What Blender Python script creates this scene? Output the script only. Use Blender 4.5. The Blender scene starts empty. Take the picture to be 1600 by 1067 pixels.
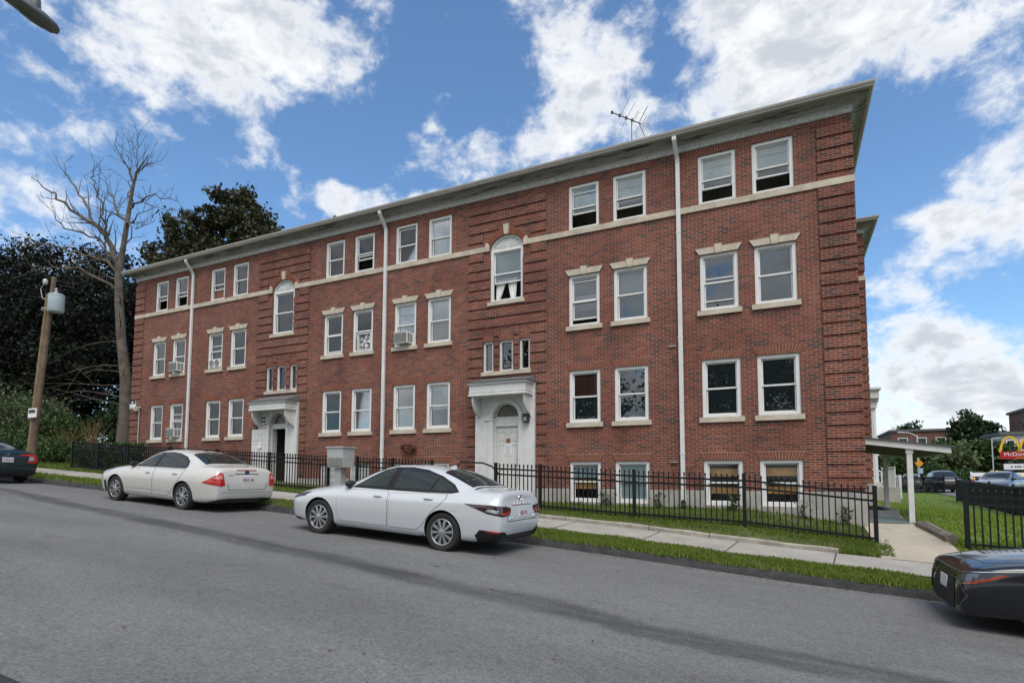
import bpy, bmesh, math, random
import numpy as np
from mathutils import Vector, Matrix, geometry
from mathutils.bvhtree import BVHTree
SC = bpy.context.scene
COL = SC.collection
rad = math.radians

# ------------------------------------------------------------------ camera
YAW, PITCH, ROLL = -0.452013, 0.0711707, 0.00322652
Fv = Vector((math.sin(YAW)*math.cos(PITCH), math.cos(YAW)*math.cos(PITCH), math.sin(PITCH)))
r_ = Vector((math.cos(YAW), -math.sin(YAW), 0)); u_ = r_.cross(Fv)
Rv = r_*math.cos(ROLL)+u_*math.sin(ROLL); Uv = -r_*math.sin(ROLL)+u_*math.cos(ROLL)
cam = bpy.data.cameras.new('camera'); camo = bpy.data.objects.new('camera', cam); COL.objects.link(camo)
camo.matrix_world = Matrix(((Rv.x, Uv.x, -Fv.x, 0), (Rv.y, Uv.y, -Fv.y, -15.0), (Rv.z, Uv.z, -Fv.z, 1.6), (0, 0, 0, 1)))
cam.sensor_width = 36; cam.lens = 885.85/1600*36; cam.sensor_fit = 'HORIZONTAL'
cam.shift_y = (680.92-533.5)/1600; cam.clip_start = 0.1; cam.clip_end = 3000
SC.camera = camo

# ------------------------------------------------------------------ light
SUN_EL, SUN_AZ = rad(58), rad(145)      # azimuth from +Y towards +X: behind the viewer, veiled by cloud
sun = bpy.data.lights.new('sun', 'SUN'); suno = bpy.data.objects.new('sun', sun); COL.objects.link(suno)
sd = Vector((math.sin(SUN_AZ)*math.cos(SUN_EL), math.cos(SUN_AZ)*math.cos(SUN_EL), math.sin(SUN_EL)))
suno.rotation_euler = (-sd).to_track_quat('-Z', 'Y').to_euler()
sun.energy = 1.7; sun.angle = rad(40); sun.color = (1.0, 0.945, 0.86)
SC.view_settings.view_transform = 'Standard'; SC.view_settings.look = 'None'
SC.view_settings.exposure = 0.88
SKY_STRENGTH, SKY_TINT = 0.070, (1.08, 1.36, 1.52, 1)
CLOUD_WHITE, CLOUD_GREY = (7.9, 8.0, 8.1), (4.9, 5.25, 5.75); SC.view_settings.gamma = 1.0
SC.cycles.max_bounces = 6; SC.cycles.transparent_max_bounces = 10

W = bpy.data.worlds.new('World'); SC.world = W; W.use_nodes = True
nt = W.node_tree; N = nt.nodes; L = nt.links
for n in list(N): N.remove(n)
def wm(op, a, b=None, c=None, clamp=False):
    n = N.new('ShaderNodeMath'); n.operation = op; n.use_clamp = clamp
    for i, v in enumerate((a, b, c)):
        if v is None: continue
        if isinstance(v, (int, float)): n.inputs[i].default_value = v
        else: L.new(v, n.inputs[i])
    return n.outputs[0]
def wmap(v, a, b, c=0.0, d=1.0, smooth=True):
    n = N.new('ShaderNodeMapRange'); n.interpolation_type = 'SMOOTHSTEP' if smooth else 'LINEAR'
    L.new(v, n.inputs[0])
    for i, q in enumerate((a, b, c, d)): n.inputs[i+1].default_value = q
    return n.outputs[0]
def wmix(f, a, b):
    n = N.new('ShaderNodeMix'); n.data_type = 'RGBA'
    for s, v in ((0, f), (6, a), (7, b)):
        if isinstance(v, (int, float)): n.inputs[s].default_value = v
        elif isinstance(v, tuple): n.inputs[s].default_value = (*v, 1)
        else: L.new(v, n.inputs[s])
    return n.outputs[2]
out = N.new('ShaderNodeOutputWorld'); bg = N.new('ShaderNodeBackground'); L.new(bg.outputs[0], out.inputs[0])
sky = N.new('ShaderNodeTexSky'); sky.sky_type = 'NISHITA'; sky.sun_disc = False
sky.sun_elevation = SUN_EL; sky.sun_rotation = SUN_AZ; sky.air_density = 1.0; sky.dust_density = 0.6; sky.ozone_density = 1.6
tc = N.new('ShaderNodeTexCoord'); DIR = tc.outputs['Generated']
sep = N.new('ShaderNodeSeparateXYZ'); L.new(DIR, sep.inputs[0])
# the clouds lie on a flat layer: a direction maps to a point of that layer
zz = wm('MAXIMUM', wm('ADD', sep.outputs[2], 0.10), 0.03)
comb = N.new('ShaderNodeCombineXYZ')
L.new(wm('DIVIDE', sep.outputs[0], zz), comb.inputs[0]); L.new(wm('DIVIDE', sep.outputs[1], zz), comb.inputs[1])
def noise(vec, scale, detail, rough, dist=0.0, off=(0, 0, 0), stretch=(1, 1, 1)):
    mp = N.new('ShaderNodeMapping'); L.new(vec, mp.inputs[0]); mp.inputs[1].default_value = off; mp.inputs[3].default_value = stretch
    n = N.new('ShaderNodeTexNoise'); L.new(mp.outputs[0], n.inputs['Vector'])
    n.inputs['Scale'].default_value = scale; n.inputs['Detail'].default_value = detail
    n.inputs['Roughness'].default_value = rough; n.inputs['Distortion'].default_value = dist
    return n.outputs[0]
n1 = noise(DIR, 5.2, 14, 0.58, 0.12, (2.3, 5.1, 0.7), (1, 1, 1.45))
n2 = noise(DIR, 17.0, 12, 0.62, 0.2, (0.4, 1.7, 3.3), (1, 1, 1.35))
n4 = noise(DIR, 2.6, 10, 0.55, 0.1, (6.1, 0.2, 2.0), (1, 1, 2.2))
# where the big clouds stand (direction, radius, strength); negative ones are blue gaps
CL = [((-.754, .38, .535), .10, .30), ((-.68, .47, .57), .11, .32), ((-.59, .54, .60), .09, .32), ((-.50, .60, .63), .06, .22), ((-.635, .605, .48), .055, -.5), ((-.60, .63, .495), .05, -.45), ((-.62, .575, .53), .03, -.1),
      ((-.56, .622, .552), .03, .22), ((-.52, .70, .48), .05, -.3), ((-.58, .66, .49), .035, -.3), ((-.447, .695, .564), .035, .40), ((-.478, .712, .512), .04, .40), ((-.405, .765, .505), .05, .40), ((-.44, .735, .505), .03, .16), ((-.44, .71, .535), .02, -.25),
      ((-.323, .774, .545), .05, .30), ((-.275, .745, .61), .06, .18), ((-.225, .787, .575), .065, .34), ((-.30, .79, .53), .05, .16),
      ((-.09, .79, .609), .12, .32), ((.06, .80, .595), .13, .36), ((.17, .815, .554), .10, .30), ((.25, .88, .40), .08, .30), ((-.02, .83, .56), .09, .3), ((-.13, .80, .57), .06, .05),
      ((.225, .92, .33), .07, .26), ((-.64, .63, .44), .05, .40), ((-.60, .67, .43), .05, .40), ((-.672, .569, .47), .035, .34), ((-.53, .73, .42), .05, .3),
      ((-.86, .35, .38), .08, .36), ((.205, .955, .215), .05, .46), ((.15, .974, .16), .05, .34), ((.26, .953, .15), .055, .40), ((.20, .97, .12), .04, .3), ((.15, .96, .25), .035, .22), ((.24, .94, .24), .05, -.22), ((.17, .978, .105), .02, -.2),
      ((.18, .979, .07), .10, .16), ((.30, .95, .07), .10, .18), ((.28, .93, .26), .05, .14), ((.18, .92, .345), .05, .26), ((.17, .945, .28), .04, .22), ((.15, .985, .06), .07, .34), ((.24, .968, .055), .08, .36), ((.12, .96, .26), .04, .16),
      ((-.42, .66, .62), .085, -.42), ((-.36, .72, .59), .05, -.2), ((-.73, .49, .465), .11, -.3), ((.14, .885, .44), .09, -.5), ((.10, .86, .50), .06, -.16), ((-.51, .65, .555), .04, -.28)]
acc = None
for c, r, s in CL:
    vd = N.new('ShaderNodeVectorMath'); vd.operation = 'DISTANCE'; L.new(DIR, vd.inputs[0]); vd.inputs[1].default_value = Vector(c).normalized()
    e = wm('MULTIPLY', wmap(vd.outputs['Value'], 0.0, r*1.7, 1.0, 0.0), s)
    acc = e if acc is None else wm('ADD', acc, e)
# unseen cloud cover added behind the viewer for neutral light
back = wmap(sep.outputs[1], -0.35, 0.25, 0.5, 0.0)
fb = wm('ADD', wm('ADD', wm('MULTIPLY', n1, 1.45), wm('MULTIPLY', n2, 1.45)), wm('MULTIPLY', n4, 0.4))
den = wm('SUBTRACT', wm('ADD', wm('ADD', fb, acc), back), 1.80)
cov = wmap(den, -0.16, 0.36)
thick = wmap(den, 0.14, 0.50)
n3 = noise(DIR, 8.0, 10, 0.6, 0.2, (7, 2, 1), (1, 1, 2.2))
grey = wm('MULTIPLY', thick, wmap(n3, 0.36, 0.58, 0.0, 1.0))
ccol = wmix(grey, CLOUD_WHITE, CLOUD_GREY)
veil = wmap(sep.outputs[2], 0.0, 0.22, 1.0, 0.0)
tint = N.new('ShaderNodeMix'); tint.data_type = 'RGBA'; tint.blend_type = 'MULTIPLY'; tint.inputs[0].default_value = 1.0
L.new(sky.outputs[0], tint.inputs[6]); tint.inputs[7].default_value = SKY_TINT
full = wmix(wm('MULTIPLY', cov, 0.97), tint.outputs[2], ccol)
L.new(full, bg.inputs[0]); bg.inputs[1].default_value = SKY_STRENGTH

# ------------------------------------------------------------------ helpers
WO = {}
def wo(p): return WO.get(p.name, Vector((0, 0, 0))) if p else Vector((0, 0, 0))
def tag(o, label=None, cat=None, group=None, kind=None):
    if label: o['label'] = label
    if cat: o['category'] = cat
    if group: o['group'] = group
    if kind: o['kind'] = kind
    return o
def thing(name, label, cat, loc=(0, 0, 0), group=None):
    o = bpy.data.objects.new(name, None); COL.objects.link(o); o.location = loc; o.empty_display_size = 0.2
    WO[o.name] = Vector(loc); return tag(o, label, cat, group)
class MB:
    def __init__(s): s.v = []; s.f = []; s.m = []; s.cur = 0
    def quad(s, *p):
        i = len(s.v); s.v += [tuple(q) for q in p]; s.f.append(tuple(range(i, i+len(p)))); s.m.append(s.cur); return s
    def box(s, x0, x1, y0, y1, z0, z1, skip=''):
        if x0 > x1: x0, x1 = x1, x0
        if y0 > y1: y0, y1 = y1, y0
        if z0 > z1: z0, z1 = z1, z0
        i = len(s.v)
        s.v += [(x0, y0, z0), (x1, y0, z0), (x1, y1, z0), (x0, y1, z0), (x0, y0, z1), (x1, y0, z1), (x1, y1, z1), (x0, y1, z1)]
        for k, f in (('b', (3, 2, 1, 0)), ('t', (4, 5, 6, 7)), ('f', (0, 1, 5, 4)), ('r', (1, 2, 6, 5)), ('k', (2, 3, 7, 6)), ('l', (3, 0, 4, 7))):
            if k not in skip: s.f.append(tuple(i+q for q in f)); s.m.append(s.cur)
        return s
    def frame(s, x0, x1, z0, z1, w, y0, y1, wb=None, wt=None):
        wb = w if wb is None else wb; wt = w if wt is None else wt
        s.box(x0, x0+w, y0, y1, z0, z1); s.box(x1-w, x1, y0, y1, z0, z1)
        if wb: s.box(x0+w, x1-w, y0, y1, z0, z0+wb, 'lr')
        if wt: s.box(x0+w, x1-w, y0, y1, z1-wt, z1, 'lr')
        return s
    def ring_faces(s, rings, close=True, cap=False):
        n = len(rings[0]); i = len(s.v)
        for r in rings: s.v += [tuple(q) for q in r]
        for a in range(len(rings)-1):
            for b in range(n if close else n-1):
                c = (b+1) % n
                s.f.append((i+a*n+b, i+a*n+c, i+(a+1)*n+c, i+(a+1)*n+b)); s.m.append(s.cur)
        if cap:
            s.f.append(tuple(i+q for q in reversed(range(n)))); s.m.append(s.cur)
            s.f.append(tuple(i+(len(rings)-1)*n+q for q in range(n))); s.m.append(s.cur)
        return s
    def tube(s, pts, r, n=8, cap=True):
        pts = [Vector(p) for p in pts]; rs = r if isinstance(r, (list, tuple)) else [r]*len(pts); rings = []; up = None
        for k, p in enumerate(pts):
            t = (pts[min(k+1, len(pts)-1)]-pts[max(k-1, 0)]).normalized()
            if up is None: up = Vector((0, 0, 1)) if abs(t.z) < .9 else Vector((1, 0, 0))
            a = t.cross(up).normalized(); b = a.cross(t).normalized(); up = b
            rings.append([p+(a*math.cos(q*2*math.pi/n)+b*math.sin(q*2*math.pi/n))*rs[k] for q in range(n)])
        return s.ring_faces(rings, True, cap)
    def lathe(s, prof, c, axis='z', n=20, cap=False):
        rings = []
        for r, h in prof:
            ring = []
            for q in range(n):
                a = q*2*math.pi/n; ca, sa = r*math.cos(a), r*math.sin(a)
                ring.append({'z': (c[0]+ca, c[1]+sa, c[2]+h), 'y': (c[0]+ca, c[1]+h, c[2]+sa), 'x': (c[0]+h, c[1]+ca, c[2]+sa)}[axis])
            rings.append(ring)
        return s.ring_faces(rings, True, cap)
    def prism(s, poly, axis, a, b):
        # 2D polygon extruded: axis 'y' -> (x,z), 'x' -> (y,z), 'z' -> (x,y)
        def P(q, t): return {'y': (q[0], t, q[1]), 'x': (t, q[0], q[1]), 'z': (q[0], q[1], t)}[axis]
        n = len(poly); i = len(s.v)
        s.v += [P(q, a) for q in poly]+[P(q, b) for q in poly]
        for k in range(n): s.f.append((i+k, i+(k+1) % n, i+n+(k+1) % n, i+n+k)); s.m.append(s.cur)
        s.f.append(tuple(i+k for k in reversed(range(n)))); s.m.append(s.cur)
        s.f.append(tuple(i+n+k for k in range(n))); s.m.append(s.cur)
        return s
    def strip(s, prof, pts_fn):  # generic
        return s
    def build(s, name, mats, parent=None, smooth=False, origin=None, fix=True):
        org = Vector(origin) if origin is not None else (wo(parent) if parent else Vector((0, 0, 0)))
        me = bpy.data.meshes.new(name)
        me.from_pydata([(x-org.x, y-org.y, z-org.z) for x, y, z in s.v], [], s.f)
        mats = mats if isinstance(mats, (list, tuple)) else [mats]
        for m in mats: me.materials.append(m)
        if len(mats) > 1: me.polygons.foreach_set('material_index', s.m)
        if fix:
            bm = bmesh.new(); bm.from_mesh(me); bmesh.ops.recalc_face_normals(bm, faces=bm.faces); bm.to_mesh(me); bm.free()
        if smooth:
            me.polygons.foreach_set('use_smooth', [True]*len(me.polygons)); me.set_sharp_from_angle(angle=rad(40))
        o = bpy.data.objects.new(name, me); COL.objects.link(o)
        if parent is not None: o.parent = parent; o.location = org-wo(parent)
        else: o.location = org
        WO[o.name] = org
        return o
def struct(o): o['kind'] = 'structure'; return o
def copy_tree(o, parent=None):
    c = o.copy(); COL.objects.link(c)
    if parent is not None: c.parent = parent
    for ch in list(o.children): copy_tree(ch, c)
    return c

# ------------------------------------------------------------------ materials
def M(name, col, rough=0.6, metal=0.0, var=0.0, vscale=3.0, bump=0.0, bscale=40.0, spec=0.5, coat=0.0, col2=None, detail=6):
    m = bpy.data.materials.new(name); m.use_nodes = True; t = m.node_tree; b = t.nodes['Principled BSDF']
    b.inputs['Roughness'].default_value = rough; b.inputs['Metallic'].default_value = metal
    b.inputs['Specular IOR Level'].default_value = spec; b.inputs['Coat Weight'].default_value = coat; b.inputs['Coat Roughness'].default_value = 0.04
    b.inputs['Base Color'].default_value = (*col, 1)
    if var or col2 or bump:
        tcn = t.nodes.new('ShaderNodeTexCoord')
    if var or col2:
        n = t.nodes.new('ShaderNodeTexNoise'); n.inputs['Scale'].default_value = vscale; n.inputs['Detail'].default_value = detail; n.inputs['Roughness'].default_value = .65
        t.links.new(tcn.outputs['Object'], n.inputs['Vector'])
        r = t.nodes.new('ShaderNodeValToRGB'); t.links.new(n.outputs[0], r.inputs[0])
        c2 = col2 if col2 else tuple(min(1, c*(1+var)) for c in col); c1 = col if col2 else tuple(c*(1-var) for c in col)
        r.color_ramp.elements[0].position = .32; r.color_ramp.elements[0].color = (*c1, 1)
        r.color_ramp.elements[1].position = .68; r.color_ramp.elements[1].color = (*c2, 1)
        t.links.new(r.outputs[0], b.inputs['Base Color'])
    if bump:
        n = t.nodes.new('ShaderNodeTexNoise'); n.inputs['Scale'].default_value = bscale; n.inputs['Detail'].default_value = 5
        t.links.new(tcn.outputs['Object'], n.inputs['Vector'])
        bp = t.nodes.new('ShaderNodeBump'); bp.inputs['Strength'].default_value = bump; bp.inputs['Distance'].default_value = .02
        t.links.new(n.outputs[0], bp.inputs['Height']); t.links.new(bp.outputs[0], b.inputs['Normal'])
    return m
def foliage(name, cols, trans=0.25, rough=0.5):
    m = bpy.data.materials.new(name); m.use_nodes = True; t = m.node_tree; b = t.nodes['Principled BSDF']; o = t.nodes['Material Output']
    g = t.nodes.new('ShaderNodeNewGeometry'); r = t.nodes.new('ShaderNodeValToRGB'); t.links.new(g.outputs['Random Per Island'], r.inputs[0])
    e = r.color_ramp.elements
    while len(e) < len(cols): e.new(.5)
    for i, c in enumerate(cols): e[i].position = i/(len(cols)-1); e[i].color = (*c, 1)
    t.links.new(r.outputs[0], b.inputs['Base Color']); b.inputs['Roughness'].default_value = rough; b.inputs['Specular IOR Level'].default_value = .3
    tr = t.nodes.new('ShaderNodeBsdfTranslucent'); t.links.new(r.outputs[0], tr.inputs[0])
    mx = t.nodes.new('ShaderNodeMixShader'); mx.inputs[0].default_value = trans
    t.links.new(b.outputs[0], mx.inputs[1]); t.links.new(tr.outputs[0], mx.inputs[2]); t.links.new(mx.outputs[0], o.inputs[0])
    return m
def glassmat(name, tint, boost=1.2, ior=1.5, rough=0.01):
    m = bpy.data.materials.new(name); m.use_nodes = True; t = m.node_tree; o = t.nodes['Material Output']
    t.nodes.remove(t.nodes['Principled BSDF'])
    a = t.nodes.new('ShaderNodeBsdfTransparent'); a.inputs[0].default_value = (*tint, 1)
    g = t.nodes.new('ShaderNodeBsdfGlossy'); g.inputs['Roughness'].default_value = rough; g.inputs[0].default_value = (.95, .97, 1, 1)
    f = t.nodes.new('ShaderNodeFresnel'); f.inputs[0].default_value = ior
    k = t.nodes.new('ShaderNodeMath'); k.operation = 'MULTIPLY'; k.use_clamp = True; k.inputs[1].default_value = boost; t.links.new(f.outputs[0], k.inputs[0])
    mx = t.nodes.new('ShaderNodeMixShader'); t.links.new(k.outputs[0], mx.inputs[0]); t.links.new(a.outputs[0], mx.inputs[1]); t.links.new(g.outputs[0], mx.inputs[2])
    t.links.new(mx.outputs[0], o.inputs[0]); return m

MT = {}
MT['white_paint'] = M('white_paint', (.60, .61, .61), .5, var=.10, vscale=4, bump=.15, bscale=25)
MT['vinyl'] = M('white_vinyl', (.70, .71, .715), .4, var=.05, vscale=6)
MT['downpipe'] = M('white_metal_pipe', (.62, .63, .635), .4, var=.08, vscale=2)
MT['stone'] = M('limestone', (.47, .42, .345), .85, var=.25, vscale=2.2, bump=.3, bscale=40)
MT['concrete'] = M('concrete', (.34, .33, .31), .9, var=.22, vscale=2.5, bump=.4, bscale=60)
MT['iron'] = M('black_iron', (.008, .009, .011), .6, var=.2, spec=.25)
MT['black'] = M('black_plastic', (.012, .012, .013), .5)
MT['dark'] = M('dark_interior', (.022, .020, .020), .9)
MT['shingle'] = M('grey_shingle', (.10, .105, .11), .9, var=.3, vscale=14, bump=.4)
MT['galv'] = M('grey_metal', (.42, .45, .46), .5, var=.12, metal=.2)
MT['rubber'] = M('tyre_rubber', (.014, .014, .015), .75, bump=.2, bscale=60)
MT['chrome'] = M('chrome', (.75, .76, .78), .12, metal=1)
MT['alloy'] = M('alloy', (.50, .51, .52), .28, metal=.9)
MT['darkalloy'] = M('dark_alloy', (.05, .05, .055), .5, metal=.5)
MT['winglass'] = glassmat('window_glass', (.95, .97, .97), 1.9, 1.5)
MT['carglass'] = glassmat('car_glass', (.16, .19, .19), 1.5, 1.5)
MT['wood'] = M('plywood', (.66, .36, .14), .8, var=.25, vscale=5)
# ------------------------------------------------------------------ terrain
def lerp_tab(x, xs, ys): return float(np.interp(x, xs, ys))
def g(x):      # road level along the kerb: the street climbs to the left
    return lerp_tab(x, [-400, -80, -40, -22.2, -19.2, -9, -4.34, -2.93, .04, 1.89, 8, 40, 400], [4.6, 3.5, 2.25, 1.28, 1.12, .52, .24, .14, -.10, -.21, -.58, -1.9, -3.0])
def roadz(x, y): return g(x)+0.03*max(0, 1-((y+8.7)/4.2)**2)
def Az(x): return lerp_tab(x, [-400, -60, -30, -27, -14, -8, -5, -3.2, -.85, 1.55, 3, 6, 12, 40], [5, 3.3, 2.05, 1.88, 1.17, .88, .74, .64, .55, .31, .30, .16, -.15, -.8])
def Bz(x): return lerp_tab(x, [-400, -60, -30, -26, -14, -8, -5.4, -.56, 1.2, 1.6, 2.5, 3, 6, 12, 40], [5.2, 3.7, 2.3, 2.0, 1.25, .93, .84, .81, .55, .48, .48, .52, .45, .2, -.5])
def G(x, y):
    gx = g(x)
    if y <= -4.6: return roadz(x, y) if y > -13 else gx
    def far(yy):
        if x <= 1.6: return Bz(x)+.008*yy
        b = Bz(x); n_ = b+lerp_tab(yy, [0, 2, 10, 35], [0, .16, .14, .25]); m_ = lerp_tab(yy, [0, 13, 21, 30, 40, 60, 100, 400], [b, .17, .43, .60, .42, .55, 1.0, 3.0])
        k = min(1, max(0, (x-3)/4.5)); k = max(k, min(1, max(0, (yy-30)/10))); return n_*(1-k)+m_*k
    ys = [-4.6, -3.9, -2.6, -2.4, -1.7, 0]
    zs = [gx+.14, gx+.25, gx+.32, gx+.35, Az(x), Bz(x)]
    if y >= 0: return far(y)
    return lerp_tab(y, ys, zs)
def sheet(name, xs, ys, dz, mat, parent=None, f=G):
    vs = [(x, y, f(x, y)+dz) for y in ys for x in xs]; n = len(xs)
    fs = [(j*n+i, j*n+i+1, (j+1)*n+i+1, (j+1)*n+i) for j in range(len(ys)-1) for i in range(n-1)]
    me = bpy.data.meshes.new(name); me.from_pydata(vs, [], fs); me.materials.append(mat)
    me.polygons.foreach_set('use_smooth', [True]*len(fs))
    o = bpy.data.objects.new(name, me); COL.objects.link(o); return o
def lin(a, b, n): return [a+(b-a)*i/(n-1) for i in range(n)]

def asphalt():
    m = bpy.data.materials.new('asphalt'); m.use_nodes = True; t = m.node_tree; b = t.nodes['Principled BSDF']; nn = t.nodes.new; ln = t.links.new
    geo = nn('ShaderNodeNewGeometry'); P = geo.outputs['Position']
    def nz(s, d, r, st=(1, 1, 1), dist=0):
        mp = nn('ShaderNodeMapping'); ln(P, mp.inputs[0]); mp.inputs[3].default_value = st
        q = nn('ShaderNodeTexNoise'); ln(mp.outputs[0], q.inputs[0]); q.inputs['Scale'].default_value = s; q.inputs['Detail'].default_value = d; q.inputs['Roughness'].default_value = r; q.inputs['Distortion'].default_value = dist
        return q.outputs[0]
    def mth(op, a, bb, cl=False):
        q = nn('ShaderNodeMath'); q.operation = op; q.use_clamp = cl
        for i, v in enumerate((a, bb)):
            if v is None: continue
            if isinstance(v, (int, float)): q.inputs[i].default_value = v
            else: ln(v, q.inputs[i])
        return q.outputs[0]
    def mr(v, a, c, d, e):
        q = nn('ShaderNodeMapRange'); q.interpolation_type = 'SMOOTHSTEP'; ln(v, q.inputs[0])
        for i, k in enumerate((a, c, d, e)): q.inputs[i+1].default_value = k
        return q.outputs[0]
    sp = nn('ShaderNodeSeparateXYZ'); ln(P, sp.inputs[0])
    grain = nz(34, 6, .82); mid = nz(9, 6, .7); big = nz(.45, 6, .6, (.5, 1.6, 1)); stain = nz(2.2, 5, .6, (.55, 2.2, 1))
    v = mth('ADD', mth('MULTIPLY', mr(grain, .34, .66, .40, 1.60), .62), mth('MULTIPLY', mr(mid, .3, .7, .7, 1.2), .38))
    v = mth('MULTIPLY', v, mr(big, .3, .7, .86, 1.14))
    v = mth('MULTIPLY', v, mr(stain, .62, .74, 1.0, .74))
    # old paving joint and worn dark lane running along the street
    yj = mth('ADD', sp.outputs[1], mth('MULTIPLY', mth('SUBTRACT', nz(.5, 5, .65), .5), .8))
    dj = mth('ABSOLUTE', mth('ADD', yj, mth('SUBTRACT', 9.1, mth('MULTIPLY', mth('MAXIMUM', mth('SUBTRACT', mth('MULTIPLY', sp.outputs[0], -1.0), 1.4), 0.0), .118))), None)
    v = mth('MULTIPLY', v, mth('SUBTRACT', 1.0, mth('MULTIPLY', mr(dj, .14, .40, 1.0, 0.0), mr(nz(1.3, 6, .7, (.4, 1.5, 1)), .30, .62, .26, .60))))
    # hairline cracks
    vo = nn('ShaderNodeTexVoronoi'); vo.feature = 'DISTANCE_TO_EDGE'; vo.inputs['Scale'].default_value = .42
    mpp = nn('ShaderNodeMapping'); ln(P, mpp.inputs[0]); mpp.inputs[3].default_value = (.6, 1.5, 1)
    ad = nn('ShaderNodeVectorMath'); ad.operation = 'ADD'; ln(mpp.outputs[0], ad.inputs[0])
    nc = nn('ShaderNodeTexNoise'); nc.inputs['Scale'].default_value = 1.6; nc.inputs['Detail'].default_value = 6; ln(P, nc.inputs[0]); ln(nc.outputs[1], ad.inputs[1]); ln(ad.outputs[0], vo.inputs[0])
    crack = mth('MULTIPLY', mr(vo.outputs['Distance'], .0, .012, 1.0, 0.0), mr(nz(.35, 3, .5), .54, .64, 0.0, .30))
    v = mth('MULTIPLY', v, mth('SUBTRACT', 1.0, crack))
    mul = nn('ShaderNodeVectorMath'); mul.operation = 'SCALE'; mul.inputs[0].default_value = (.134, .135, .137); ln(mul.outputs[0], b.inputs['Base Color'])
    b.inputs['Roughness'].default_value = .85
    vs_ = nn('ShaderNodeTexVoronoi'); vs_.inputs['Scale'].default_value = 1.1; ln(P, vs_.inputs[0])
    spot = mth('MULTIPLY', mr(mth('ADD', vs_.outputs['Distance'], mth('MULTIPLY', mth('SUBTRACT', nz(12, 5, .7), .5), .12)), .045, .075, 1.0, 0.0), mr(nz(.7, 2, .5), .52, .56, 0.0, .6))
    v = mth('MULTIPLY', v, mth('SUBTRACT', 1.0, spot))
    bp = nn('ShaderNodeBump'); bp.inputs['Strength'].default_value = .6; bp.inputs['Distance'].default_value = .012; ln(v, mul.inputs[3]); ln(grain, bp.inputs['Height']); ln(bp.outputs[0], b.inputs['Normal'])
    return m
MT['asphalt'] = asphalt()
MT['soil'] = M('turf_soil', (.045, .060, .016), .95, var=.3, vscale=5, col2=(.085, .095, .028))
MT['turf'] = M('turf', (.060, .110, .016), .95, vscale=2.5, col2=(.115, .180, .034), bump=.6, bscale=30)
MT['kerb'] = M('kerb_tar', (.030, .030, .032), .9, var=.45, vscale=5, bump=.9, bscale=18)
def walkmat(name, c1, c2, scale=1.4):
    m = M(name, c1, .9, vscale=scale, col2=c2, bump=.35, bscale=70, detail=10); return m
MT['walk'] = walkmat('pavement_concrete', (.25, .235, .215), (.36, .345, .315))
MT['path'] = walkmat('path_concrete', (.30, .26, .21), (.41, .37, .31))

XS = sorted(set([-420, -300, -200, -150, -110, -80]+[round(q, 2) for q in lin(-60, -32, 15)]+[round(q, 2) for q in lin(-31, 12, 87)]+[1.6, 1.601]+lin(13, 45, 17)+[60, 80, 110, 160, 240, 420]))
struct(sheet('ground', XS, [-420, -200, -90, -50, -30, -20, -13, -9, -4.62, -4.55, -3.9, -2.6, -2.4, -1.7, -1.2, -.6, 0, .5, 1, 2, 4, 7, 10, 15, 20, 30, 45, 60, 80, 100, 150, 250, 420], -.06, MT['soil']))
XR = [x for x in XS if -300 <= x <= 240]
struct(sheet('road', XR, [-13.0, -12.4, -11.6, -10.8, -10, -9.2, -8.4, -7.6, -6.8, -6, -5.2, -4.75, -4.60], 0, MT['asphalt']))
XV = [x for x in XS if -80 <= x <= 45]
struct(sheet('sidewalk', XV, [-3.90, -3.5, -3.0, -2.60], .004, MT['walk']))
struct(sheet('verge', XV, [-4.47, -4.2, -3.89], -.012, MT['soil']))
# asphalt kerb with an uneven lip
random.seed(4)
kb = MB(); xs = [x for x in lin(-60, 30, 361)]; rings = []
for x in xs:
    a = g(x); j = lambda s: (random.random()-.5)*s
    rings.append([(x, -4.66+j(.04), a-.08), (x, -4.615+j(.03), a+.07+j(.03)), (x, -4.55+j(.03), a+.135+j(.025)), (x, -4.44, a+.145+j(.02)), (x, -4.40, a-.05)])
kb.ring_faces(rings, True, True); struct(kb.build('kerb', MT['kerb'], smooth=True, fix=True))
kb = MB(); rings = [[(x, -12.98, g(x)-.08), (x, -13.0, g(x)+.02), (x, -13.1, g(x)+.05), (x, -13.2, g(x)-.05)] for x in lin(-40, 20, 61)]
kb.ring_faces(rings, True, True); struct(kb.build('kerb', MT['kerb'], smooth=True))
struct(sheet('verge', [x for x in XS if -60 <= x <= 30], [-16, -15, -14, -13.1], .03, MT['turf'], f=lambda x, y: g(x)))
# pavement joints: dark grooves
jm = M('pavement_joint', (.05, .048, .045), .95)
jb = MB()
for k, x in enumerate([-27.0, -22.6, -18.2, -13.9, -11.9, -9.9, -8.0, -6.05, -4.45, -2.55, -1.0, .72, 3.2, 5.2, 7.2]):
    sk = .10
    ys = lin(-3.89, -2.61, 6)
    for a, b in zip(ys[:-1], ys[1:]):
        xa, xb = x+sk*(a+3.2), x+sk*(b+3.2); w = .012
        jb.quad((xa-w, a, G(xa, a)+.008), (xa+w, a, G(xa, a)+.008), (xb+w, b, G(xb, b)+.008), (xb-w, b, G(xb, b)+.008))
jo = jb.build('sidewalk_joint', jm); struct(jo)
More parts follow.
